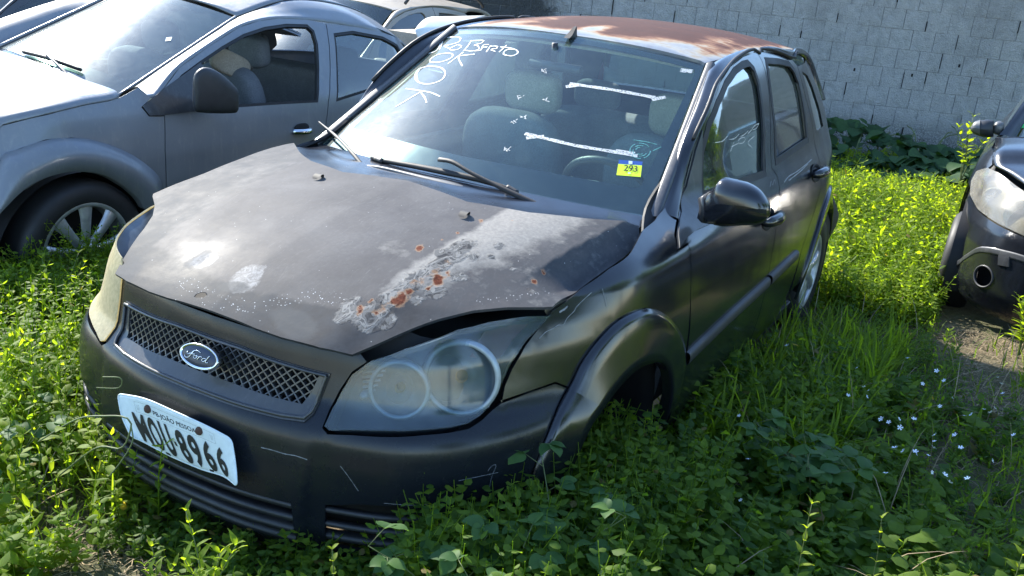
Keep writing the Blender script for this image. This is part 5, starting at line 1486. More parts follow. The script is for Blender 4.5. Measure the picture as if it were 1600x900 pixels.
def railS(sgn):
    a = np.vstack([[wsS(np.array([[.63 * 1, t * .85]]))[0] for t in (-.02, .2, .4, .6, .8, 1.)], rn[6:]])
    bq = BS((216, 136), (238, 154), (253, 139), (280, 104), (324, 72), (373, 41), (404, 31), (436, 27), (480, 29), (520, 34), (560, 41), (590, 47), (625, 61), (641, 79)); b = QS(np.vstack([bq, [[Qus(-2.75), 1.12]]]))
    a = crom(a, 50); b = crom(b, 50)
    if sgn < 0: a = a * [1, -1, 1] + [0, 2 * OS[1], 0]; b = b * [1, -1, 1] + [0, 2 * OS[1], 0]
    up = np.array([.02, sgn * .012, .016])
    v, f = loft([a - up, a + up * .2, a * .6 + b * .4 + up, a * .3 + b * .7 + up * .8, b + up * .2, b - [0, 0, .01]], 14); mesh_obj('roof_rail', v, f, M['silver'], SILV)
    t_ = np.array([wsS(np.array([[.625, t * .85]]))[0] for t in np.linspace(-.02, 1, 16)]) + [.006, 0, .008]
    if sgn > 0: v, f = tube(t_, .007, 6); mesh_obj('windscreen_moulding', v, f, M['silver'], SILV)
railS(1); railS(-1)
t_ = np.array([wsS(np.array([[-.625, t * .85]]))[0] for t in np.linspace(-.02, 1, 16)]) + [.006, 0, .01]
v, f = tube(t_, .010, 6); mesh_obj('windscreen_moulding', v, f, M['silver'], SILV)
# black mirror and corner patch
sheet('mirror_patch', BS((222, 167), (254, 140), (312, 98), (316, 104), (322, 172), (257, 180), (233, 181)), QS, M['black_flat'], fdo[0], res=.05, thick=.01, off=.006)
cols = [(304, 118, 172, .02), (316, 106, 176, .03), (333, 108, 177, .035), (352, 121, 177, .035), (367, 136, 176, .03), (371, 142, 172, .015)]
A = []
for px_, t0, b0, dp_ in cols:
    a = P(px_, t0, y=OS[1] + .98 ); b = P(px_, b0, y=OS[1] + .98); c = (a + b) / 2; h = (a - b) / 2
    A.append(np.array([c + h * np.sign(math.sin(t)) * abs(math.sin(t)) ** .7 + np.array([.3, .9, 0]) * dp_ * np.sign(math.cos(t)) * abs(math.cos(t)) ** .7 for t in np.linspace(0, 2 * math.pi, 24)]))
c = A[-1].mean(0); A.append(c + (A[-1] - c) * .02); c = A[0].mean(0); A.insert(0, c + (A[0] - c) * .02)
v, f = loft(A, 26); mesh_obj('side_mirror', v, f, M['trim'], SILV)
X = SQS.pt(463, 205, .0); v, f = tube(crom([X + [.03, 0, 0], X + [-.01, .03, 0], X + [-.07, .033, .0], X + [-.10, .0, 0]], 10), .016, 8); mesh_obj('door_handle', v, f, M['chrome'], fdo[0])
cushion(X + np.array([-.04, .002, .01]), (.12, .012, .06), .8, M['shell'], 'handle_cup', fdo[0])
def seatsS(par):
    seats(par, OS[0] - .02, OS[1], OS[2] + .03, .36, -1.33, -2.2)
seatsS(SILV)
cushion(P(360, 100, y=OS[1] + .45), (.30, .05, .13), .6, M['seat_tan'], 'sun_visor', SILV, .35)
v, f = loft([np.array([[OS[0] - .60 + dx, OS[1] + y, OS[2] + z] for y in np.linspace(-.68, .68, 10)]) for dx, z in ((0, .93), (-.15, .95), (-.3, .93), (-.33, .7), (-.25, .5))], 14); solid(mesh_obj('dashboard', v, f, M['trim'], SILV), .02)
v, f = box((OS[0] - 1.6, OS[1], OS[2] + .2), (3, 1.5, .05)); mesh_obj('floor_pan', v, f, M['shell'], SILV, smooth=False)
WS = lambda x, y, o: SWS.pt(x, y, o)
wq = bar('wiper', [WS(118, 136, .01), WS(100, 118, .03), WS(84, 104, .04), WS(76, 94, .03)], [.010, .009, .006, .005], .008, M['wip_grey'], SILV)
bar('wiper_blade', [WS(38, 85, .012), WS(75, 95, .015), WS(128, 113, .012)], [.006, .010, .006], .010, M['rubber'], wq)
wq = bar('wiper', [WS(4, 108, .01), WS(40, 120, .02)], .01, .010, M['rubber'], SILV)
# ================================================================== generic parked car from the hatchback's own panels
def other_car(name, label, org, scale, mats, skip=(), roofbars=False):
    E_ = empty(name, (org[0] - 1.15 * scale[0], org[1], org[2]), label, 'car'); org = np.array(org, float); S3 = np.array(scale, float)
    L = lambda g: (lambda q: g(q) * S3 + org)
    pm, gm, tm = mats
    LQ, LR, LW, LH = L(Q), L(roof_lift), L(wl), L(hood_lift)
    for fl in ((lambda a: a), flip):
        d = sheet('front_door', fl(fd), LQ, pm, E_, res=.07, holes=[fl(win_f)], gap=.004, thick=.03); sheet('window', fl(win_f), LQ, gm, d, res=.1, thick=.004, off=-.01)
        d = sheet('rear_door', fl(rd_l), LQ, pm, E_, res=.07, holes=[fl(win_r)], gap=.004, thick=.03); sheet('window', fl(win_r), LQ, gm, d, res=.1, thick=.004, off=-.01)
        sheet('rear_quarter_panel', fl(quarter), LQ, pm, E_, res=.08, holes=[fl(win_q)], gap=.003, thick=.02); sheet('quarter_window', fl(win_q), LQ, gm, E_, res=.1, thick=.004)
        sheet('fender', fl(ffar), LQ, pm, E_, res=.06, gap=.003, thick=.012)
        sheet('sill', fl(sill), LQ, tm, E_, res=.1, thick=.02)
        sheet('rear_bumper', fl(rb), LQ, tm, E_, res=.1); sheet('tailgate', fl(hatch), LQ, pm, E_, res=.1); sheet('rear_window', fl(rw), LQ, gm, E_, res=.1)
        sheet('tail_light', fl(tl), LQ, M['red_lens'], E_, res=.08, thick=.02)
        if 'head' not in skip: sheet('headlight', fl(hl), LQ, M['lens_milky'], E_, res=.05, thick=.02, off=.003)
        sheet('body_shell', fl(shell_p), LQ, M['shell'], E_, res=.1, holes=[fl(inset(win_f, -.03)), fl(inset(win_r, -.03)), fl(inset(win_q, -.004))], off=-.05, thick=.01)
    sheet('roof', rp, LR, pm, E_, res=.08, thick=.012, off=.004)
    sheet('windshield', woM, LW, M['windshield'], E_, res=.08, thick=.005)
    sheet('bonnet', hpoly, LH, pm, E_, res=.05, thick=.01)
    if 'bump' not in skip:
        b_ = sheet('front_bumper', bp, L(Qb), tm, E_, res=.05, thick=.012, holes=[inset(g_out, .004), ic]); sheet('grille', g_out, L(Q), M['trim'], b_, res=.05, off=-.01); sheet('intake', ic, L(Q), M['shell'], b_, res=.06, off=-.03)
    for sgn in (1, -1):
        a = inn * [1, sgn, 1]; b = ouc * [1, sgn, 1]
        u_ = np.array([.01, sgn * .008, .010])
        v, f = loft([(a - u_ * .5) * S3 + org, (a + u_ * .3) * S3 + org, (a * .6 + b * .4 + u_ * 1.5) * S3 + org, (b + u_ * .3) * S3 + org, (b - u_) * S3 + org], 10); mesh_obj('roof_rail', v, f, pm, E_)
        if 'mirror' not in skip:
            c = np.array([-.58, sgn * .93, .98]) * S3 + org; m_ = cushion(c, (.10, .22, .14), .6, pm, 'side_mirror', E_)
            v, f = tube([c - [0, sgn * .05, .03], c - [0, sgn * .2, .05]], .022, 8); mesh_obj('mirror_stalk', v, f, M['trim'], m_)
        for xc in (0, -2.49):
            wheel(np.array([xc, sgn * .765, .30]) * S3 + org, sgn, .292 * S3[2], .19 * S3[2], .17, E_, M['alloy'], 6)
            ap = lambda r_, yy: np.array([[xc + r_ * math.cos(t), sgn * yy, .30 + r_ * math.sin(t)] for t in np.linspace(math.radians(-15), math.radians(195), 18)]) * S3 + org
            v, f = loft([ap(.36, .80), ap(.36, .56), ap(.02, .55)], 6); mesh_obj('wheel_housing', v, f, M['shell'], E_)
            v, f = loft([ap(.44, .865), ap(.40, .90), ap(.345, .885), ap(.345, .80)], 8); mesh_obj('wheel_arch_flare', v, f, tm, E_)
        if roofbars:
            v, f = tube(crom(np.array([[-1.35, sgn * .52, 1.40], [-1.5, sgn * .52, 1.455], [-2.4, sgn * .52, 1.455], [-2.6, sgn * .52, 1.38]]) * S3 + org, 20), .015, 8); mesh_obj('roof_bar', v, f, M['trim'], E_)
    for sy in (.35, -.35):
        b_ = cushion(np.array([-1.40, sy, .70]) * S3 + org, (.16, .48, .66), .5, M['seat'], 'seat', E_, -.22); cushion(np.array([-1.52, sy, 1.07]) * S3 + org, (.11, .27, .18), .55, M['seat'], 'headrest', b_, -.15)
    cushion(np.array([-2.2, 0, .70]) * S3 + org, (.16, 1.24, .60), .35, M['seat'], 'rear_seat', E_, -.25)
    return E_
M['tan'] = paint('faded beige paint', (.42, .36, .29), dust=(.45, .38, .30), amt=.5, rough=.35, metal=.1)
M['suvgrey'] = paint('grey beige paint', (.30, .26, .21), dust=(.36, .33, .28), amt=.5, rough=.35, metal=.2)
M['darkblue'] = paint('dark grey paint', (.030, .034, .042), amt=.3, rough=.25)
M['smoked'] = mk_glass('smoked dusty glass', (.10, .11, .13), base_d=.05, blotch=.08, refl=.9, streak=False)
other_car('estate_car', 'beige off roader with black roof bars and dark windows, behind the silver car', (-3.72, -4.25, -.44), (1.10, 1.03, 1.13), (M['suvgrey'], M['smoked'], M['suvgrey']), roofbars=True)
other_car('dark_car', 'dark grey car behind the silver one at the far left', (-.75, -5.05, -.36), (1.05, 1.05, 1.12), (M['darkblue'], M['smoked'], M['darkblue']))
# white panel
wp = empty('bonnet_panel', tuple(P(700, 58, d=7.2)), 'loose white car panel seen just above the hatchback pillar', 'car panel')
c0 = P(650, 44, d=7.0); c1 = P(742, 40, d=7.9); bk = np.array([-.55, -.25, .02]) * 1.0
rws = [[c0 + (c1 - c0) * t + o_ for t in np.linspace(0, 1, 8)] for o_ in (np.array([.02, .05, -.10]), np.array([.01, .03, -.03]), np.array([0, 0, 0.]), bk * .5 + [0, 0, .035], bk + [0, 0, .03])]
v, f = loft([np.array(r) for r in rws], 16); solid(mesh_obj('panel_skin', v, f, M['white_paint'], wp), .012)
v, f = joinm([box((c0 + c1) / 2 + bk * .5 + np.array([0, 0, -.5]) , (.5, .9, .8))]); mesh_obj('wooden_crate', v, f, M['seat_tan'], wp, smooth=False)
# ================================================================== BLACK CAR AT THE RIGHT
OR = np.array([-3.713, 2.196, -.042])
plan_r = [(.84, 0), (.83, .2), (.79, .40), (.70, .56), (.58, .69), (.44, .78), (.28, .835), (.1, .865), (-.2, .88), (-1.3, .885), (-2.3, .875), (-2.8, .82), (-3.05, .6), (-3.1, 0)]
side_r = [(.13, .07), (.25, .02), (.45, 0), (.6, .006), (.75, .022), (.85, .045), (.92, .08), (1.0, .13), (1.1, .17), (1.25, .23), (1.38, .30), (1.48, .42)]
front_r = [(.13, .10), (.2, .03), (.3, 0), (.5, .01), (.6, .03), (.7, .07), (.8, .13), (.9, .22), (1.48, .9)]
QR = body_surface(plan_r, side_r, front_r, rear_p, (0, .5), (2.4, 3.), org=OR, yaw=.022)
SQR = Surf(QR, -3.2, 1.2, .13, 1.45, nu=400, nv=120)
BR = lambda *p: SQR.poly(p)
RC_ = empty('black_car', (OR[0] - 1.2, OR[1], OR[2]), 'black car with milky headlight and round fog lamp hole, cut by the right edge', 'car')
_xr = QR(np.stack([_ua, np.full(2000, .5)], 1))[:, 0] - OR[0]
Qur = lambda x: float(np.interp(-x, -_xr, _ua))
def twoR(name, poly, mat, parent=RC_, **k):
    a = sheet(name, poly, QR, mat, parent, **k); kk = dict(k)
    if 'holes' in kk: kk['holes'] = [flip(h) for h in kk['holes']]
    return a, sheet(name, flip(poly), QR, mat, parent, **kk)
hr = BR((1544, 263), (1527, 268), (1519, 283), (1517, 304), (1529, 327), (1556, 347), (1599, 368), (1640, 386), (1652, 372), (1640, 335), (1600, 299), (1579, 284), (1560, 270))
lens = twoR('headlight', hr, M['lens_milky'], res=.03, thick=.005, off=.006)
for i in (0, 1):
    ff = (lambda a: a) if i == 0 else flip
    sheet('lamp_housing', ff(inset(hr, .004)), QR, M['lamp_in'], lens[i], res=.06, thick=.01, off=-.06)
    for (cx, cy), r in (((1538, 302), .055), ((1583, 328), .075)):
        X, N = lift_n(QR, ff(SQR.at(cx, cy)[None])); c = X[0] - N[0] * .06; d = np.array([.95, -.25 if i == 0 else .25, .1])
        v, f = lathe([(r * 1.1, 0), (r, .006), (r * .9, -.015), (r * .5, -.03), (r * .2, -.03), (r * .001, -.0)], c, d, 28); mesh_obj('reflector_bowl', v, f, M['ring'], lens[i])
fr_r = np.vstack([[[-Qur(-.42), .24], [-Qur(-.40), .5]], [[-Qur(.01 + .42 * math.cos(t)), .31 + .42 * math.sin(t)] for t in np.linspace(math.radians(165), math.radians(40), 12)],
                  BR((1509, 312), (1517, 304), (1519, 283), (1527, 268), (1544, 263), (1551, 257), (1553, 235), (1556, 220)), [[-Qur(-.42), .95], [-Qur(-.44), .8]]])
twoR('fender', fr_r, M['black'], res=.04, gap=.003, thick=.012)
bn_r = np.vstack([[[-.0, .17], [-Qur(.5), .17], [-Qur(.42), .22], [-Qur(.42), .40], [-Qur(.38), .56]], BR((1509, 312), (1517, 306), (1529, 330), (1556, 350), (1600, 371), (1640, 389)), [[0, .70]]])
fogc = SQR.at(1536, 432)
fogp = lambda r, n=20: np.array([[fogc[0] + r * math.cos(t), fogc[1] + r * .85 * math.sin(t)] for t in np.linspace(0, 2 * math.pi, n, endpoint=False)])
bpr = np.vstack([bn_r[:-1], bn_r[-1:] * 1, flip(bn_r[1:-1])[::-1]]) if False else np.vstack([bn_r[1:-1], flip(bn_r[1:-1])[::-1]])
icr = np.array([[-.42, .22], [.42, .22], [.38, .36], [-.38, .36]]); gcr = np.array([[-.40, .60], [.40, .60], [.38, .68], [-.38, .68]])
bpo = sheet('front_bumper', bpr, QR, M['black'], RC_, res=.03, thick=.012, holes=[fogp(.062), flip(fogp(.062)), icr, gcr])
sheet('radiator_backing', np.array([[-1.0, .19], [1.0, .19], [1.0, .7], [-1.0, .7]]), QR, M['shell'], RC_, res=.06, off=-.07, thick=.01)
for i in (0, 1):
    ff = (lambda a: a) if i == 0 else flip
    X, N = lift_n(QR, ff(fogp(.064, 40))); X = np.vstack([X, X[:1]]); v, f = tube(X, .006, 6, False); mesh_obj('fog_lamp_ring', v, f, M['trim'], bpo)
    c = BR((1469, 394), (1480, 406), (1492, 412), (1507, 403), (1527, 391), (1545, 391), (1564, 395), (1600, 405)); c = np.vstack([c, [[-.2, c[-1][1] - .01], [-.0, c[-1][1] - .01]]])
    c = crom(c, 40); A = []
    for dz, o_ in ((.017, 0), (.016, .003), (0, .0035), (-.016, .003), (-.017, 0)):
        X, N = lift_n(QR, ff(c + [0, dz])); A.append(X + N * o_)
    v, f = loft(A, 8); mesh_obj('bumper_trim', v, f, M['black_flat'], bpo)
sheet('tow_eye_cover', BR((1561, 398), (1578, 401), (1577, 417), (1560, 414)), QR, M['black_flat'], bpo, res=.03, off=.006, thick=.006)
# bonnet
hnr = QR(np.vstack([BR((1557, 218), (1553, 238), (1551, 258), (1575, 272), (1600, 290)), [[-.62, .80]]])) + [0, 0, .004]
cx_ = [hnr[0] + [.0, .75, .06]]
e0 = crom(hnr, 24); e1 = e0.copy(); e1[:, 1] = 2 * OR[1] - e0[:, 1] + .03
fr0 = np.linspace(0, 1, 24)[:, None]
rows = [e0, e0 * .9 + e1 * .1 + np.array([.02, 0, .03]), e0 * .7 + e1 * .3 + np.array([.06, 0, .055]), (e0 + e1) / 2 + np.array([.08, 0, .07]), e0 * .3 + e1 * .7 + np.array([.06, 0, .055]), e0 * .1 + e1 * .9 + np.array([.02, 0, .03]), e1]
v, f = loft(rows, 30); solid(mesh_obj('bonnet', v, f, M['black'], RC_), .01, 1)
# windscreen and body behind
def wsR(q):
    s, t = q[:, 0] / .62, q[:, 1] / .8
    hw = .68 - .12 * t
    return np.stack([OR[0] - .50 - .72 * t + .14 * (1 - s * s), OR[1] + hw * s, OR[2] + .96 + .47 * t + .05 * (1 - s * s)], 1)
wsr = sheet('windshield', woM, wsR, M['windshield'], RC_, res=.08, thick=.005)
SWR = Surf(wsR, -.62, .62, 0, .8, nu=100, nv=60)
quad_on('price_sticker', [(1586, 181), (1603, 174), (1603, 186), (1589, 190)], M['sticker'], wsr, SWR, .003)
M['green_st'] = simple('green sticker', (.04, .45, .10), .5, var=.05)
quad_on('price_sticker', [(1584, 196), (1603, 194), (1603, 200), (1586, 202)], M['green_st'], wsr, SWR, .003)
for sgn in (1, -1):
    a = np.array([wsR(np.array([[sgn * .63, t * .8]]))[0] for t in np.linspace(-.03, 1, 16)])
    b = QR(np.array([[sgn * Qur(x), z] for x, z in zip(np.linspace(-.44, -1.25, 16), np.linspace(.97, 1.40, 16))]))
    v, f = loft([a, a * .6 + b * .4 + [.012, sgn * .01, .014], b], 8); mesh_obj('pillar', v, f, M['black'], RC_)
sgn = 1
dr = np.array([[Qur(-.43), .24], [Qur(-1.4), .24], [Qur(-1.4), 1.36], [Qur(-1.2), 1.36], [Qur(-.46), .97]]); dwn = np.array([[Qur(-.68), 1.0], [Qur(-1.34), 1.0], [Qur(-1.34), 1.32], [Qur(-1.25), 1.32]])
dr2 = np.array([[Qur(-1.41), .24], [Qur(-2.15), .24], [Qur(-2.4), .8], [Qur(-2.4), 1.2], [Qur(-2.3), 1.34], [Qur(-1.41), 1.36]]); dw2 = np.array([[Qur(-1.48), 1.0], [Qur(-2.3), 1.02], [Qur(-2.3), 1.2], [Qur(-2.2), 1.31], [Qur(-1.48), 1.32]])
for p_, w_, nm in ((dr, dwn, 'front_door'), (dr2, dw2, 'rear_door')):
    pr = twoR(nm, p_, M['black'], res=.06, holes=[w_], gap=.003, thick=.02)
    for i in (0, 1): sheet('window', w_ if i == 0 else flip(w_), QR, M['smoked'], pr[i], res=.1, thick=.004)
twoR('rear_quarter_panel', np.array([[Qur(-2.42), .75], [Qur(-2.8), .75], [Qur(-2.95), .5], [Qur(-3.0), 1.0], [Qur(-2.8), 1.3], [Qur(-2.32), 1.34], [Qur(-2.41), 1.2]]), M['black'], res=.06)
def rfR(q): return np.stack([OR[0] + q[:, 0], OR[1] + q[:, 1], OR[2] + 1.50 - .05 * (np.abs(q[:, 0] + 1.9) / .7) ** 2 - .06 * (q[:, 1] / .55) ** 2], 1)
sheet('roof', np.array([[-1.22, -.56], [-1.12, 0], [-1.22, .56], [-2.7, .56], [-2.8, 0], [-2.7, -.56]]), rfR, M['black'], RC_, res=.08, thick=.02)
for sgn in (1, -1):
    v, f = loft([np.array([[OR[0] + x, OR[1] + sgn * .55, OR[2] + 1.43] for x in np.linspace(-1.2, -2.75, 12)]), QR(np.array([[sgn * Qur(x), 1.36] for x in np.linspace(-1.2, -2.75, 12)]))], 4); mesh_obj('roof_rail', v, f, M['black'], RC_)
    for xc in (.02, -2.5):
        ap = lambda r_, yy: np.array([[xc + r_ * math.cos(t), sgn * yy, .30 + r_ * math.sin(t)] for t in np.linspace(math.radians(-15), math.radians(195), 18)]) + OR
        v, f = loft([ap(.40, .83), ap(.38, .56), ap(.02, .55)], 6); mesh_obj('wheel_housing', v, f, M['shell'], RC_)
        wheel(np.array([xc, sgn * .79, .27]) + OR, sgn, .29, .19, .17, RC_, M['alloy'], 6)
# its mirror, cap hanging open
A = []
for px_, t0, b0, dp_ in ((1517, 200, 204, .015), (1522, 192, 209, .04), (1532, 188, 213, .05), (1543, 187, 215, .05), (1552, 188, 214, .03)):
    a = P(px_, t0, x=OR[0] - .45); b = P(px_, b0, x=OR[0] - .45); c = (a + b) / 2; h = (a - b) / 2
    A.append(np.array([c + h * math.sin(t) + np.array([1, 0, 0]) * dp_ * math.cos(t) for t in np.linspace(0, 2 * math.pi, 20)]))
v, f = loft(A, 16); mr_ = mesh_obj('side_mirror', v, f, M['trim'], RC_)
v, f = loft([A[0] + [.01, 0, .008], A[1] + [.008, 0, .006], A[2] * 1. + [.006, 0, .004]], 8); mesh_obj('mirror_cap', v, f, M['wip_grey'], mr_)
cushion(P(1560, 200, x=OR[0] - .50), (.08, .06, .08), .8, M['wip_grey'], 'mirror_foot', mr_)
# ================================================================== PLANTS
def mk_leaf(name, lo, hi, tl=.35, rough=.6):
    m = NT(name)
    t = m.attr('tone')
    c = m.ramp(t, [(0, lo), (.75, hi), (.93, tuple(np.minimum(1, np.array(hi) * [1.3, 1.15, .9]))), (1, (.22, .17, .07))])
    n_ = m.noise(60, 3, vec=m.world()); c = m.mix(m.mr(n_, .3, .7, 0, .35), c, tuple(np.array(lo) * .8))
    m.set(base=c, rough=rough, spec=.22)
    tr = m.add('ShaderNodeBsdfTranslucent'); tc = m.mix(1., c, (2.8, 2.6, .6), 'MULTIPLY'); m.put(tr.inputs[0], tc)
    mx = m.add('ShaderNodeMixShader'); mx.inputs[0].default_value = tl; m.put(mx.inputs[1], m.b.outputs[0]); m.put(mx.inputs[2], tr.outputs[0]); m.put(m.out.inputs[0], mx.outputs[0])
    return m.m
M['leaf'] = mk_leaf('weed leaves', (.034, .090, .020), (.18, .26, .030), .6)
M['leaf_big'] = mk_leaf('broad leaves', (.035, .09, .03), (.085, .16, .04), .4)
M['leaf_dark'] = mk_leaf('dark creeper leaves', (.015, .045, .015), (.04, .09, .028), .2)
M['stem'] = simple('green stems', (.10, .13, .04), .6)
M['straw'] = simple('dry straw', (.30, .23, .14), .9, var=.4, scale=8)
M['petal'] = simple('white petals', (.82, .84, .86), .6, var=.05)
rs = np.random.RandomState(11)
def blocked(x, y):
    """inside a car's footprint"""
    b = (np.abs(y) < .80) & (x < .72 - .35 * (np.abs(y) / .8) ** 3) & (x > -3.0) & ~((np.abs(x) < .34) & (np.abs(y) > .60)) & ~((np.abs(x + 2.49) < .32) & (np.abs(y) > .78))
    b |= (np.abs(y - OS[1]) < .84) & (x < OS[0] + .8) & (x > OS[0] - 3.3)
    b |= (np.abs(y - OR[1]) < .80) & (x < OR[0] + .68) & (x > OR[0] - 3.0)
    b |= (np.abs(y + 4.25) < .85) & (x < -2.9) & (x > -7.2)
    b |= (x - W0[0]) * wn[0] + (y - W0[1]) * wn[1] < .05
    return b
def visible(x, y, z, pad=60):
    p = proj(np.stack([x, y, z], 1)); d = (np.stack([x, y, z], 1) - CAM) @ ROT[2]
    return (p[:, 0] > -pad) & (p[:, 0] < 1600 + pad) & (p[:, 1] > -pad) & (p[:, 1] < 900 + pad * 3) & (d > .5)
def leaves_mesh(p, d, s, L, W_, droop, tone):
    """p base, d direction, s side vector, L length, W_ half width: 6 verts, 4 tris"""
    n = np.cross(s, d)
    L = L[:, None]; W_ = W_[:, None]; dr = droop[:, None] * L
    q1 = p + d * L * .33 + n * 0 - [0, 0, 1] * dr * .12; q2 = p + d * L * .68 - [0, 0, 1] * dr * .45; tip = p + d * L - [0, 0, 1] * dr
    f_ = n * W_ * .35
    V = np.stack([p, q1 - s * W_ + f_, q1 + s * W_ + f_, q2 - s * W_ * .82 + f_, q2 + s * W_ * .82 + f_, tip, (q1 + q2) / 2], 1)
    k = len(p)
    T = np.array([(0, 6, 1), (0, 2, 6), (1, 6, 3), (2, 4, 6), (3, 6, 5), (4, 5, 6)])
    F = (np.arange(k)[:, None, None] * 7 + T[None]).reshape(-1, 3)
    return V.reshape(-1, 3), F, np.repeat(tone, 7)
def stems_mesh(a, b, c, r, tone):
    """three-point stems as 3-sided prisms"""
    k = len(a); V = []
    for i, (q, rr) in enumerate(((a, 1), (b, .8), (c, .4))):
        for j in range(3):
            an = j * 2.094; V.append(q + np.array([math.cos(an), math.sin(an), 0]) * (r * rr)[:, None])
    V = np.stack(V, 1)
    T = []
    for i in range(2):
        for j in range(3):
            a0, a1, b0, b1 = i * 3 + j, i * 3 + (j + 1) % 3, (i + 1) * 3 + j, (i + 1) * 3 + (j + 1) % 3
            T += [(a0, a1, b1), (a0, b1, b0)]
    F = (np.arange(k)[:, None, None] * 9 + np.array(T)[None]).reshape(-1, 3)
    return V.reshape(-1, 3), F, np.repeat(tone, 9)
def unit(v): return v / (np.linalg.norm(v, axis=-1, keepdims=True) + 1e-9)
def merge(L_):
    V = []; F = []; T = []; k = 0
    for v, f, t in L_: V.append(v); F.append(f + k); T.append(t); k += len(v)
    return np.concatenate(V), np.concatenate(F), np.concatenate(T)
def scatter(n, x0, x1, y0, y1, dens=None):
    x = rs.uniform(x0, x1, n); y = rs.uniform(y0, y1, n)
    k = ~blocked(x, y); x, y = x[k], y[k]
    if dens is not None:
        k = rs.uniform(size=len(x)) < dens(x, y); x, y = x[k], y[k]
    z = gz(x, y); k = visible(x, y, z + .1); return x[k], y[k], z[k]
def clump(x, y, sc=1.6, seed=0.):
    return .5 + .5 * np.sin(x * sc * 2.3 + seed + 1.7 * np.sin(y * sc * 1.7 + seed)) * np.sin(y * sc * 2.1 - seed + 1.3 * np.sin(x * sc * 1.9))
def herbs(x, y, z, hmin, hmax, nl, Lr, wr=.30, tone=(0, .7), up=.5, spread=.35, hf=None, pairs=True):
    n = len(x); h = rs.uniform(hmin, hmax, n) * (hf(x, y) if hf is not None else 1)
    az = rs.uniform(0, 6.283, n); ln = rs.uniform(0, spread, n) * h
    base = np.stack([x, y, z - .01], 1)
    top = base + np.stack([np.cos(az) * ln, np.sin(az) * ln, h], 1)
    mid = (base + top) / 2 + np.stack([np.cos(az) * -ln * .25, np.sin(az) * -ln * .25, h * .08], 1)
    out = [stems_mesh(base, mid, top, np.clip(h * .008, .0008, .003), rs.uniform(.35, .8, n))]
    k = nl; i = np.repeat(np.arange(n), k); j = np.tile(np.arange(k), n)
    t = .22 + .78 * ((j // 2 if pairs else j) + rs.uniform(-.1, .3, n * k)) / max(1, (k // 2 if pairs else k)); t = np.clip(t, .1, 1.)
    p = base[i] * ((1 - t) ** 2)[:, None] + mid[i] * (2 * t * (1 - t))[:, None] + top[i] * (t ** 2)[:, None]
    a = rs.uniform(0, 6.283, n)[i] + (j // 2 if pairs else j) * 1.57 + (j % 2 if pairs else j * .8) * math.pi + rs.uniform(-.4, .4, n * k)
    el = rs.uniform(up - .5, up + .5, n * k)
    d = np.stack([np.cos(a) * np.cos(el), np.sin(a) * np.cos(el), np.sin(el)], 1)
    s = np.stack([-np.sin(a), np.cos(a), rs.uniform(-.4, .4, n * k)], 1); s = unit(s)
    L = rs.uniform(Lr[0], Lr[1], n * k) * (1.15 - .45 * t)
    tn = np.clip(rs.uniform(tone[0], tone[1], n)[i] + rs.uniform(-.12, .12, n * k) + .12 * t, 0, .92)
    tn = np.where(rs.uniform(size=n * k) < .015, 1., tn)
    out.append(leaves_mesh(p, d, s, L, L * wr * rs.uniform(.8, 1.2, n * k), rs.uniform(0, .5, n * k), tn))
    return out
def grass(x, y, z, L0, L1, w=.003, tone=(.2, .7)):
    n = len(x); L = rs.uniform(L0, L1, n); a = rs.uniform(0, 6.283, n); b = rs.uniform(.25, 1.0, n)
    o = np.stack([np.cos(a), np.sin(a), 0 * a], 1); s = np.stack([-np.sin(a), np.cos(a), 0 * a], 1) * w
    P_ = [np.stack([x, y, z - .01], 1) + o * (L * b * t ** 1.6)[:, None] * .8 + np.array([0, 0, 1]) * (L * (t - b * .55 * t ** 2.2))[:, None] for t in (0, .3, .6, .85, 1)]
    V = []
    for q, k in zip(P_, (1, 1, .8, .5)): V += [q - s * k, q + s * k]
    V.append(P_[4]); V = np.stack(V, 1)
    T = []
    for i in range(3): T += [(2 * i, 2 * i + 1, 2 * i + 3), (2 * i, 2 * i + 3, 2 * i + 2)]
    T.append((6, 7, 8))
    F = (np.arange(n)[:, None, None] * 9 + np.array(T)[None]).reshape(-1, 3)
    return V.reshape(-1, 3), F, np.repeat(rs.uniform(tone[0], tone[1], n), 9)
def cover(name, parts, mat=None):
    v, f, t = merge(parts)
    return props(mesh_obj(name, v, f, mat or M['leaf'], None, True, attrs={'tone': t}), kind='stuff')
bare = lambda x, y: np.exp(-(((x + 3.15) / .65) ** 2 + ((y - 1.58) / .27) ** 2)) + .9 * np.exp(-(((x + .25) / .30) ** 2 + ((y - 1.02) / .14) ** 2)) + .75 * np.exp(-(((x + 2.1) / .8) ** 2 + ((y - 1.75) / .25) ** 2)) \
    + .8 * np.exp(-(((x - .95) / .22) ** 2 + ((y + .15) / .25) ** 2)) + .7 * np.exp(-(((x - .95) / .2) ** 2 + ((y + .6) / .3) ** 2))
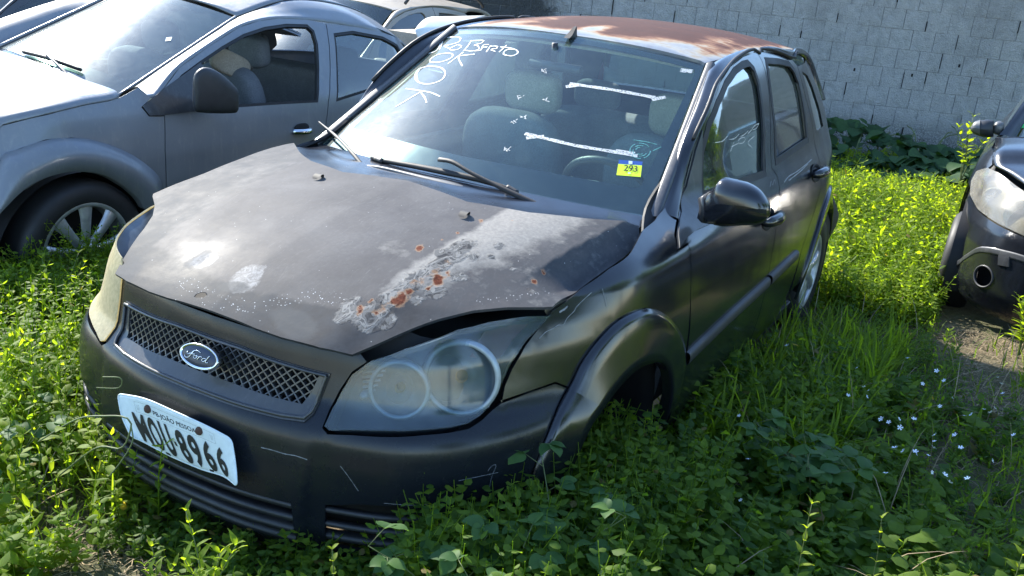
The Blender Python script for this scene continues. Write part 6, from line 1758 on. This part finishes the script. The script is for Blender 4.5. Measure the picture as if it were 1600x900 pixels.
# shaded side, right of the car: low leafy mat with grass, its shade painted as darker leaf tones
x, y, z = scatter(9000, -3.6, 1.3, .3, 2.9, lambda x, y: (1 - .97 * np.clip(1.3 * bare(x, y), 0, 1)) * (.35 + .65 * clump(x, y, 1.5)))
k_ = rs.uniform(size=len(x)) < .6
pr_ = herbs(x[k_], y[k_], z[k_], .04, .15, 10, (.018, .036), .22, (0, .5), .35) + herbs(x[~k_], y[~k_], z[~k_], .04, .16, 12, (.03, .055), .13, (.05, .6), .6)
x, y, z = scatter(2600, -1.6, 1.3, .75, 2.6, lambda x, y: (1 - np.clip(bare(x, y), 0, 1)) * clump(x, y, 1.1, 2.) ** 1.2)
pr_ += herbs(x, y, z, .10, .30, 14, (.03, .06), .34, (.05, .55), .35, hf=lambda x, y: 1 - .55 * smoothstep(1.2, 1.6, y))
x, y, z = scatter(1200, -1.2, 1.2, .75, 2.4, lambda x, y: clump(x, y, 1.4, 6.) ** 2)
pr_ += herbs(x, y, z, .06, .18, 9, (.05, .085), .40, (.1, .5), .2, pairs=False)
x, y, z = scatter(5500, -2.9, 1.1, .8, 2.4, lambda x, y: clump(x, y, 2.0, 4.) * (1 - .8 * np.clip(bare(x, y), 0, 1)))
pr_.append(grass(x, y, z, .06, .20))
x, y, z = scatter(1500, -2.2, -.5, .82, 1.35)
pr_.append(grass(x, y, z, .16, .38, .0045, (.3, .7)))
x, y, z = scatter(1400, -.2, .85, .62, 1.15, lambda x, y: 1 - .8 * np.clip(bare(x, y), 0, 1)); pr_ += herbs(x, y, z, .12, .34, 14, (.025, .05), .32, (.05, .45), .4)
x, y, z = scatter(700, .5, 1.5, .2, 1.3); pr_ += herbs(x, y, z, .05, .17, 12, (.02, .045), .30, (.1, .55), .4)
x, y, z = scatter(260, .70, .95, -.2, .75); pr_ += herbs(x, y, z, .05, .14, 10, (.02, .035), .3, (.05, .4), .4)
cover('shaded_weeds', pr_)
# weeds behind, up to the wall, with sunlight put into brighter leaf tones
x, y, z = scatter(15000, -10.2, -2.9, -1.6, 3.2, lambda x, y: (1 - np.clip(1.6 * bare(x, y), 0, 1)))
hb = lambda x, y: (.62 + .38 * smoothstep(-7., -4.8, x)) * (.7 + .6 * clump(x, y, .9, 1.)) * (1 - .5 * smoothstep(-4.2, -3.0, x))
k_ = rs.uniform(size=len(x)) < .55
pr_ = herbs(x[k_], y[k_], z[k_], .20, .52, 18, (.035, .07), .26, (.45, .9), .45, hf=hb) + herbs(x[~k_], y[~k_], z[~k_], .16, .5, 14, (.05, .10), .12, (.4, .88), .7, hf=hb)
x, y, z = scatter(9000, -5.5, -2.8, .2, 2.2, lambda x, y: (1 - np.clip(1.5 * bare(x, y), 0, 1))); pr_ += herbs(x, y, z, .08, .30, 12, (.02, .045), .24, (.35, .85), .4)
x, y, z = scatter(5000, -9, -2.8, -1.5, 3.2, lambda x, y: 1 - np.clip(1.6 * bare(x, y), 0, 1)); pr_.append(grass(x, y, z, .15, .45, .004, (.4, .8)))
cover('sunlit_weeds', pr_)
# left: deep weeds between the cars and in the near corner, sunlight painted as brighter tones
hl_ = lambda x, y: np.clip(.65 + .5 * clump(x, y, 1.3, 3.) , .3, 1.4) * (1 - .45 * np.exp(-((x - 1.1) / .3) ** 2 - ((y + .1) / .35) ** 2))
x, y, z = scatter(9500, -1.2, 1.6, -2.6, -.1, lambda x, y: (1 - .9 * np.clip(bare(x, y), 0, 1)) * (.5 + .5 * clump(x, y, 1.7, 5.)))
k_ = rs.uniform(size=len(x)) < .5; k2 = rs.uniform(size=len(x)) < .75
pr_ = herbs(x[k_], y[k_], z[k_], .12, .42, 18, (.022, .045), .27, (.35, .9), .45, hf=hl_) + herbs(x[~k_ & k2], y[~k_ & k2], z[~k_ & k2], .14, .46, 16, (.035, .065), .14, (.35, .9), .7, hf=hl_) + herbs(x[~k2 & ~k_], y[~k2 & ~k_], z[~k2 & ~k_], .12, .34, 8, (.045, .07), .36, (.5, .92), .2, hf=hl_)
x, y, z = scatter(3500, -.6, 1.5, -2.4, -.2, lambda x, y: 1 - .6 * np.clip(bare(x, y), 0, 1)); pr_.append(grass(x, y, z, .10, .30, .003, (.3, .8)))
x, y, z = scatter(2500, -3.5, .6, -1.95, -.84); pr_ += herbs(x, y, z, .12, .40, 14, (.025, .05), .28, (.1, .6), .45)
x, y, z = scatter(2600, -.5, .6, -2.0, -1.35); pr_ += herbs(x, y, z, .16, .34, 20, (.02, .04), .25, (.3, .85), .5)
x, y, z = scatter(900, -.6, 1.0, -2.3, -.9, lambda x, y: clump(x, y, 2.2, 1.5) ** 2); pr_ += herbs(x, y, z, .26, .46, 24, (.02, .04), .22, (.5, .92), .5, spread=.5)
cover('corner_weeds', pr_)
# coarser weeds over the rest of the yard, beyond the edges of the photo
_v = visible
visible = lambda x, y, z, pad=60: ~_v(x, y, z, 260)
x, y, z = scatter(5200, -10, 1.5, 1.2, 7.5); pr_ = herbs(x, y, z, .12, .45, 14, (.06, .11), .28, (.3, .85), .45)
x, y, z = scatter(3600, .9, 5.5, -5, 4.5); pr_ += herbs(x, y, z, .06, .22, 12, (.05, .09), .28, (.25, .8), .4)
cover('yard_weeds', pr_); visible = _v
# dry straw lying on the bare soil
def straws(n, x0, x1, y0, y1):
    x = rs.uniform(x0, x1, n); y = rs.uniform(y0, y1, n); k = (rs.uniform(size=n) < bare(x, y) * 1.1) & ~blocked(x, y); x, y = x[k], y[k]; n = len(x)
    a = rs.uniform(0, 3.14, n); L = rs.uniform(.02, .09, n); z = gz(x, y) + rs.uniform(.002, .02, n)
    A_ = np.stack([x, y, z], 1); d = np.stack([np.cos(a) * L, np.sin(a) * L, rs.uniform(-.01, .015, n)], 1)
    return stems_mesh(A_, A_ + d * .5 + [0, 0, .004], A_ + d, np.full(n, .0018), rs.uniform(0, 1, n))
_g = []
for a_ in ((-1.0, 1.5, -2.4, -.3, 380), (-2.6, 1.2, .85, 2.3, 300), (-8, -3, -1, 3, 500)):
    x, y, z = scatter(a_[4], *a_[:4]); _g.append(grass(x, y, z, .10, .38, .0016, (.2, .9)))
cover('dead_stalks', _g, M['straw'])
cover('dry_straw', [straws(45000, -4.2, 1.3, -.9, 2.3)], M['straw'])
# -------- single plants
def leaf_proto(name, L, wdt, mat, tone, kind='oval'):
    n = 7; V = []; T = []
    for i in range(n + 1):
        t = i / n
        w_ = wdt * (math.sin(math.pi * t ** (.8 if kind == 'oval' else .55)) ** (.75 if kind == 'oval' else 1.)) if 0 < i < n else .0005
        zc = .10 * L * math.sin(t * 2.2) - .22 * L * t * t
        for s, dz in ((-1, .16 * w_), (0, 0), (1, .16 * w_)): V.append((L * t, s * w_, zc + dz + (.03 * L * math.sin(t * 9 + s) if s else 0))); T.append(tone)
    F = []
    for i in range(n):
        for s in (0, 1): a = i * 3 + s; F.append((a, a + 3, a + 4, a + 1))
    me = bpy.data.meshes.new(name); me.from_pydata(V, [], F); me.materials.append(mat)
    at = me.attributes.new('tone', 'FLOAT', 'POINT'); at.data.foreach_set('value', np.array(T, np.float32))
    me.polygons.foreach_set('use_smooth', [True] * len(F)); me.update(); return me
from mathutils import Euler, Quaternion
def put_leaf(me, par, pos, d, scale=1., roll=0.):
    o = bpy.data.objects.new('leaf', me); sc.collection.objects.link(o); o.parent = par
    o.location = Vector(pos) - par.location
    d = Vector(d).normalized(); up = Vector((0, 0, 1)); y_ = up.cross(d)
    if y_.length < 1e-3: y_ = Vector((0, 1, 0))
    y_.normalize(); z_ = d.cross(y_)
    mt = Matrix((d, y_, z_)).transposed()
    o.rotation_euler = (mt @ Matrix.Rotation(roll, 3, 'X')).to_euler(); o.scale = (scale,) * 3
    return o
LP = {}
def protos(key, L, w_, mat, tones, kind='oval'):
    LP[key] = [leaf_proto('leaf', L, w_, mat, t, kind) for t in tones]
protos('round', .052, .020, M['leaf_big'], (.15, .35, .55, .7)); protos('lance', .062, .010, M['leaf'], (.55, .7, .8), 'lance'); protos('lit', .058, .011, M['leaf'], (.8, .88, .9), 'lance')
protos('creeper', .17, .075, M['leaf_dark'], (.2, .5, .8)); protos('small', .034, .011, M['leaf'], (.3, .5, .7)); protos('smalllit', .036, .011, M['leaf'], (.75, .85, .9))  # lit sets: the same leaves with sunlight put into brighter tones
R2 = random.Random(5)
def stemmed(name, label, px, py, h, key, nst, nlf, spread=.5, base=None, cat='plant', group=None, tri=False, gd=None, sc_=1., tilt=0.):
    """several stems from one root; leaves in whorls; px,py is where the root stands"""
    b = np.array(base) if base is not None else None
    if b is None:
        lo = P(px, py, z=.0); b = lo
        for _ in range(6): zz = float(gz(b[0], b[1])); b = P(px, py, z=zz)
    e = empty(name, tuple(b), label, cat, group); st = []
    for s in range(nst):
        az = 2 * math.pi * s / nst + R2.uniform(-.5, .5); hh = h * R2.uniform(.65, 1.05) if nst > 1 else h; ln = spread * hh * R2.uniform(.4, 1.) if nst > 1 else tilt * h
        top = b + np.array([math.cos(az) * ln, math.sin(az) * ln, hh]); md_ = (b + top) / 2 + np.array([-math.cos(az) * ln * .15, -math.sin(az) * ln * .15, hh * .12])
        c = crom(np.array([b - [0, 0, .01], md_, top]), 12); st.append(tube(c, np.linspace(.0028, .0010, 12) * sc_, 5))
        for k in range(nlf):
            t = .25 + .75 * (k + 1) / nlf; i = min(10.99, t * 11); q = c[int(i)] * (1 - i % 1) + c[min(11, int(i) + 1)] * (i % 1)
            a0 = k * 2.4 + s
            if tri:
                pet = q + np.array([math.cos(a0), math.sin(a0), .45]) * .05 * sc_ * R2.uniform(.7, 1.2); st.append(tube([q, pet], .0009 * sc_, 4))
                for dd in (-1.1, 0, 1.1):
                    d = (math.cos(a0 + dd), math.sin(a0 + dd), R2.uniform(-.25, .25)); put_leaf(R2.choice(LP[key]), e, pet, d, sc_ * R2.uniform(.75, 1.1), R2.uniform(-.4, .4))
            else:
                for dd in (0, math.pi):
                    d = (math.cos(a0 + dd), math.sin(a0 + dd), .35 + .9 * (t - .25)); put_leaf(R2.choice(LP[key]), e, q, d, sc_ * R2.uniform(.7, 1.1) * (1.15 - .5 * t), R2.uniform(-.4, .4))
    v, f = joinm(st); mesh_obj('stem', v, f, M['stem'], e)
    return e
stemmed('broadleaf_plant', 'large three-leaved green plant in the middle of the shaded weeds at right', 1250, 790, .24, 'round', 7, 5, .95, tri=True, sc_=1.25)
stemmed('broadleaf_plant', 'clump of round grey-green leaves under the front bumper, bottom centre', 690, 1010, .30, 'round', 7, 5, .7, tri=True, sc_=.95)
stemmed('broadleaf_plant', 'clump of round leaves right of the bumper clump, below the wheel arch', 860, 960, .32, 'round', 6, 5, .8, tri=True, sc_=1.0)
stemmed('broadleaf_plant', 'low plant climbing into the empty front wheel arch', 930, 790, .24, 'small', 6, 6, .5, sc_=1.1)
stemmed('upright_weed', 'tall lance-leaved weed with paired leaves below the number plate', 325, 1010, .33, 'lance', 4, 9, .3, sc_=1.0)
stemmed('upright_weed', 'pale sprig beside the bottom edge, left of the tall lance-leaved weed', 250, 960, .20, 'lance', 3, 6, .4, sc_=.8)
stemmed('upright_weed', 'thin single sprig with pale tip, in front of the lower bumper grille', 520, 1010, .27, 'smalllit', 1, 6, .3, sc_=.8, tilt=.1)
stemmed('upright_weed', 'sunlit yellow-green shoot at the bottom edge, middle of three', 1225, 990, .38, 'lit', 1, 8, .3, sc_=.7, tilt=.1)
stemmed('upright_weed', 'sunlit yellow-green shoot at the bottom edge, leftmost of three', 1015, 985, .27, 'lit', 1, 6, .3, sc_=.5, tilt=.1)
stemmed('upright_weed', 'brightest sunlit shoot in the bottom right corner', 1555, 1000, .46, 'lit', 1, 10, .3, sc_=.7, tilt=.05)
stemmed('upright_weed', 'sunlit shoot between the middle and corner shoots', 1345, 990, .34, 'lit', 1, 6, .3, sc_=.5, tilt=.12)
stemmed('upright_weed', 'leafy weed in front of the black car at the right edge', 1590, 560, .30, 'lance', 6, 9, .45, sc_=1.3)
stemmed('upright_weed', 'leafy weed standing against the silver car front wheel', 95, 560, .42, 'lit', 4, 9, .35, sc_=.75)
stemmed('upright_weed', 'tall bright weed at the left edge beside the hatchback corner', 60, 700, .40, 'lit', 5, 9, .4, sc_=.8)
stemmed('broadleaf_plant', 'yellow-green broad leaves at the left edge of the photo', 30, 780, .26, 'round', 3, 4, .6, tri=True, sc_=.8)
stemmed('upright_weed', 'bushy weed at the wall foot, beside the black car mirror', 1500, 300, .5, 'lit', 4, 6, .35, sc_=1.8, base=tuple(P(1500, 285, x=-6.3)))
# vine looping over the plate corner
vb = P(60, 790, z=.12); vn = empty('vine_tendril', tuple(vb), 'yellowish vine tendril looping over the left corner of the number plate', 'vine')
VP = lambda x, y, xx: P(x, y, x=xx)
v, f = joinm([tube(crom([VP(20, 800, .98), VP(90, 745, .95), VP(150, 700, .93), VP(190, 700, .92), VP(205, 665, .91), VP(195, 652, .91), VP(165, 650, .92), VP(120, 655, .94), VP(60, 690, .97)], 50), .0022, 6),
              tube(crom([VP(150, 600, .95), VP(185, 600, .92), VP(188, 585, .92), VP(160, 583, .94)], 20)+[0,0,-.01], .0014, 5), tube(crom([VP(205, 665, .91), VP(207, 690, .92), VP(190, 720, .94), VP(170, 745, .96)], 20), .0018, 5)])
mesh_obj('stem', v, f, M['stem'], vn)
for px_, py_, a_ in ((150, 655, 1.), (120, 700, 2.), (90, 745, 3.), (60, 690, 2.5), (100, 668, 0.4), (172, 742, 4.), (40, 780, 1.5)):
    put_leaf(R2.choice(LP['smalllit']), vn, VP(px_, py_, .95), (math.cos(a_), math.sin(a_), .3), 1.1)
# creeper bush at the foot of the wall
cb = empty('creeper_bush', tuple(P(1380, 235, x=-8.3)), 'dark broad-leaved creeper heaped against the foot of the wall', 'bush')
k = 0
for _ in range(4000):
    if k >= 280: break
    px_ = R2.uniform(1290, 1560); topy = np.interp(px_, [1290, 1340, 1400, 1440, 1500, 1560], [182, 184, 204, 222, 234, 236]); py_ = R2.uniform(topy, 275)
    xx = -8.9 + (py_ - 190) / 85 * 1.4 + R2.uniform(-.15, .15); c = P(px_, py_, x=xx)
    if c[2] < gz(c[0], c[1]) - .05: continue
    a_ = R2.uniform(-.9, 1.3); put_leaf(R2.choice(LP['creeper']), cb, c, (math.cos(a_), math.sin(a_), R2.uniform(-.7, .1)), R2.uniform(.7, 1.25), R2.uniform(-.5, .5)); k += 1
st = []
for _ in range(14):
    a = P(R2.uniform(1300, 1520), 265, x=-8.2); b = a + np.array([-.5, R2.uniform(-.3, .3), .35]); st.append(tube(crom([a - [0, 0, .3], (a + b) / 2 + [0, 0, .1], b], 8), .006, 5))
v, f = joinm(st); mesh_obj('stem', v, f, M['stem'], cb)
v, f = lathe([(.001, .30), (.35, .27), (.62, .12), (.8, -.25)], (0, 0, 0), (0, 0, 1), 20)
# small white flowers in the shade
def flower_mesh():
    V = [(0, 0, 0)]; F = []
    for k in range(5):
        a = 2 * math.pi * k / 5; V += [(.004 * math.cos(a - .5), .004 * math.sin(a - .5), .002), (.010 * math.cos(a - .35), .010 * math.sin(a - .35), .004), (.011 * math.cos(a + .25), .011 * math.sin(a + .25), .004), (.004 * math.cos(a + .5), .004 * math.sin(a + .5), .002)]
        b = 1 + 4 * k; F.append((0, b, b + 1, b + 2, b + 3))
    me = bpy.data.meshes.new('flower'); me.from_pydata(V, [], F); me.materials.append(M['petal']); me.update(); return me
fm = flower_mesh()
clusters = [(1360, 610), (1355, 620), (1350, 605), (1310, 625), (1325, 618), (1380, 655), (1390, 660), (1403, 655), (1408, 668), (1430, 655), (1460, 680), (1463, 690), (1458, 700), (1490, 680), (1560, 590), (1562, 600), (1570, 615), (1510, 650), (1520, 648),
            (1545, 645), (1552, 638), (1490, 622), (1465, 580), (1475, 595), (1395, 700), (1412, 705), (1430, 710), (1433, 706), (1450, 712), (1455, 738), (1475, 742), (1485, 754), (1512, 748), (1170, 718), (1282, 698), (1065, 798), (1155, 650), (1540, 640), (1385, 740),
            (1110, 590), (1228, 540), (920, 835), (1040, 785), (1160, 782), (1420, 560), (1470, 635), (1500, 700), (1585, 680), (1550, 720), (1440, 600), (1210, 640), (1340, 575)]
for i, (px_, py_) in enumerate(clusters):
    b = P(px_ + R2.uniform(-3, 3), py_, z=.16); 
    o = bpy.data.objects.new('white_flower', fm); sc.collection.objects.link(o)
    gzv = float(gz(b[0], b[1])); b = P(px_ + R2.uniform(-3, 3), py_, z=gzv + .20); o.location = b
    o.rotation_euler = (R2.uniform(-.8, .8), R2.uniform(-.2, 1.), R2.uniform(0, 6)); o.scale = (R2.uniform(.6, .95),) * 3
    props(o, 'tiny white wildflower among the shaded weeds right of the car', 'flower', 'white wildflowers in the shaded weeds')
# trees off to the right and behind the viewer, seen only as reflections in the doors and glass
def tree(x, y, h, r, label, seed):
    rr = np.random.RandomState(seed); z0 = float(gz(x, y)); e = empty('tree', (x, y, z0), label, 'tree', 'trees standing across the yard')
    st = [tube(crom([[x, y, z0 - .1], [x + .1, y, z0 + h * .3], [x - .05, y + .1, z0 + h * .6]], 10), np.linspace(.16, .08, 10), 10)]
    for k in range(7):
        a = k * .9; st.append(tube(crom([[x, y, z0 + h * (.3 + .04 * k)], [x + math.cos(a) * r * .4, y + math.sin(a) * r * .4, z0 + h * .6], [x + math.cos(a) * r * .75, y + math.sin(a) * r * .75, z0 + h * (.65 + .04 * k)]], 8), np.linspace(.06, .02, 8), 6))
    v, f = joinm(st); mesh_obj('trunk', v, f, simple('bark', (.10, .08, .06), .9), e)
    n = 5000; c = rr.normal(size=(26, 3)); c /= np.linalg.norm(c, axis=1)[:, None]; c = np.array([x, y, z0 + h * .68]) + c * [r * .7, r * .7, h * .26] * rr.uniform(.3, 1, (26, 1))
    i = rr.randint(0, 26, n); p = c[i] + rr.normal(size=(n, 3)) * r * .17; a = rr.uniform(0, 6.28, n); el = rr.uniform(-.8, .5, n)
    d = np.stack([np.cos(a) * np.cos(el), np.sin(a) * np.cos(el), np.sin(el)], 1); s = unit(np.stack([-np.sin(a), np.cos(a), rr.uniform(-.5, .5, n)], 1)); L = rr.uniform(.12, .26, n)
    v, f, t = leaves_mesh(p, d, s, L, L * .3, rr.uniform(0, .4, n), rr.uniform(.1, .7, n)); mesh_obj('crown', v, f, M['leaf'], e, attrs={'tone': t})
if True:
    for k, (x, y, h, r) in enumerate(((-6, 9.5, 5.5, 2.6), (-1.5, 11, 6, 3.), (4.5, 11, 5.0, 2.6), (-11, 8, 5, 2.4))):
        tree(x, y, h, r, ('leafy tree straight across the yard from the rear door', 'tallest leafy tree, across the yard from the front door', 'low leafy tree across the yard from the front bumper', 'small leafy tree nearest the block wall')[k], 40 + k)
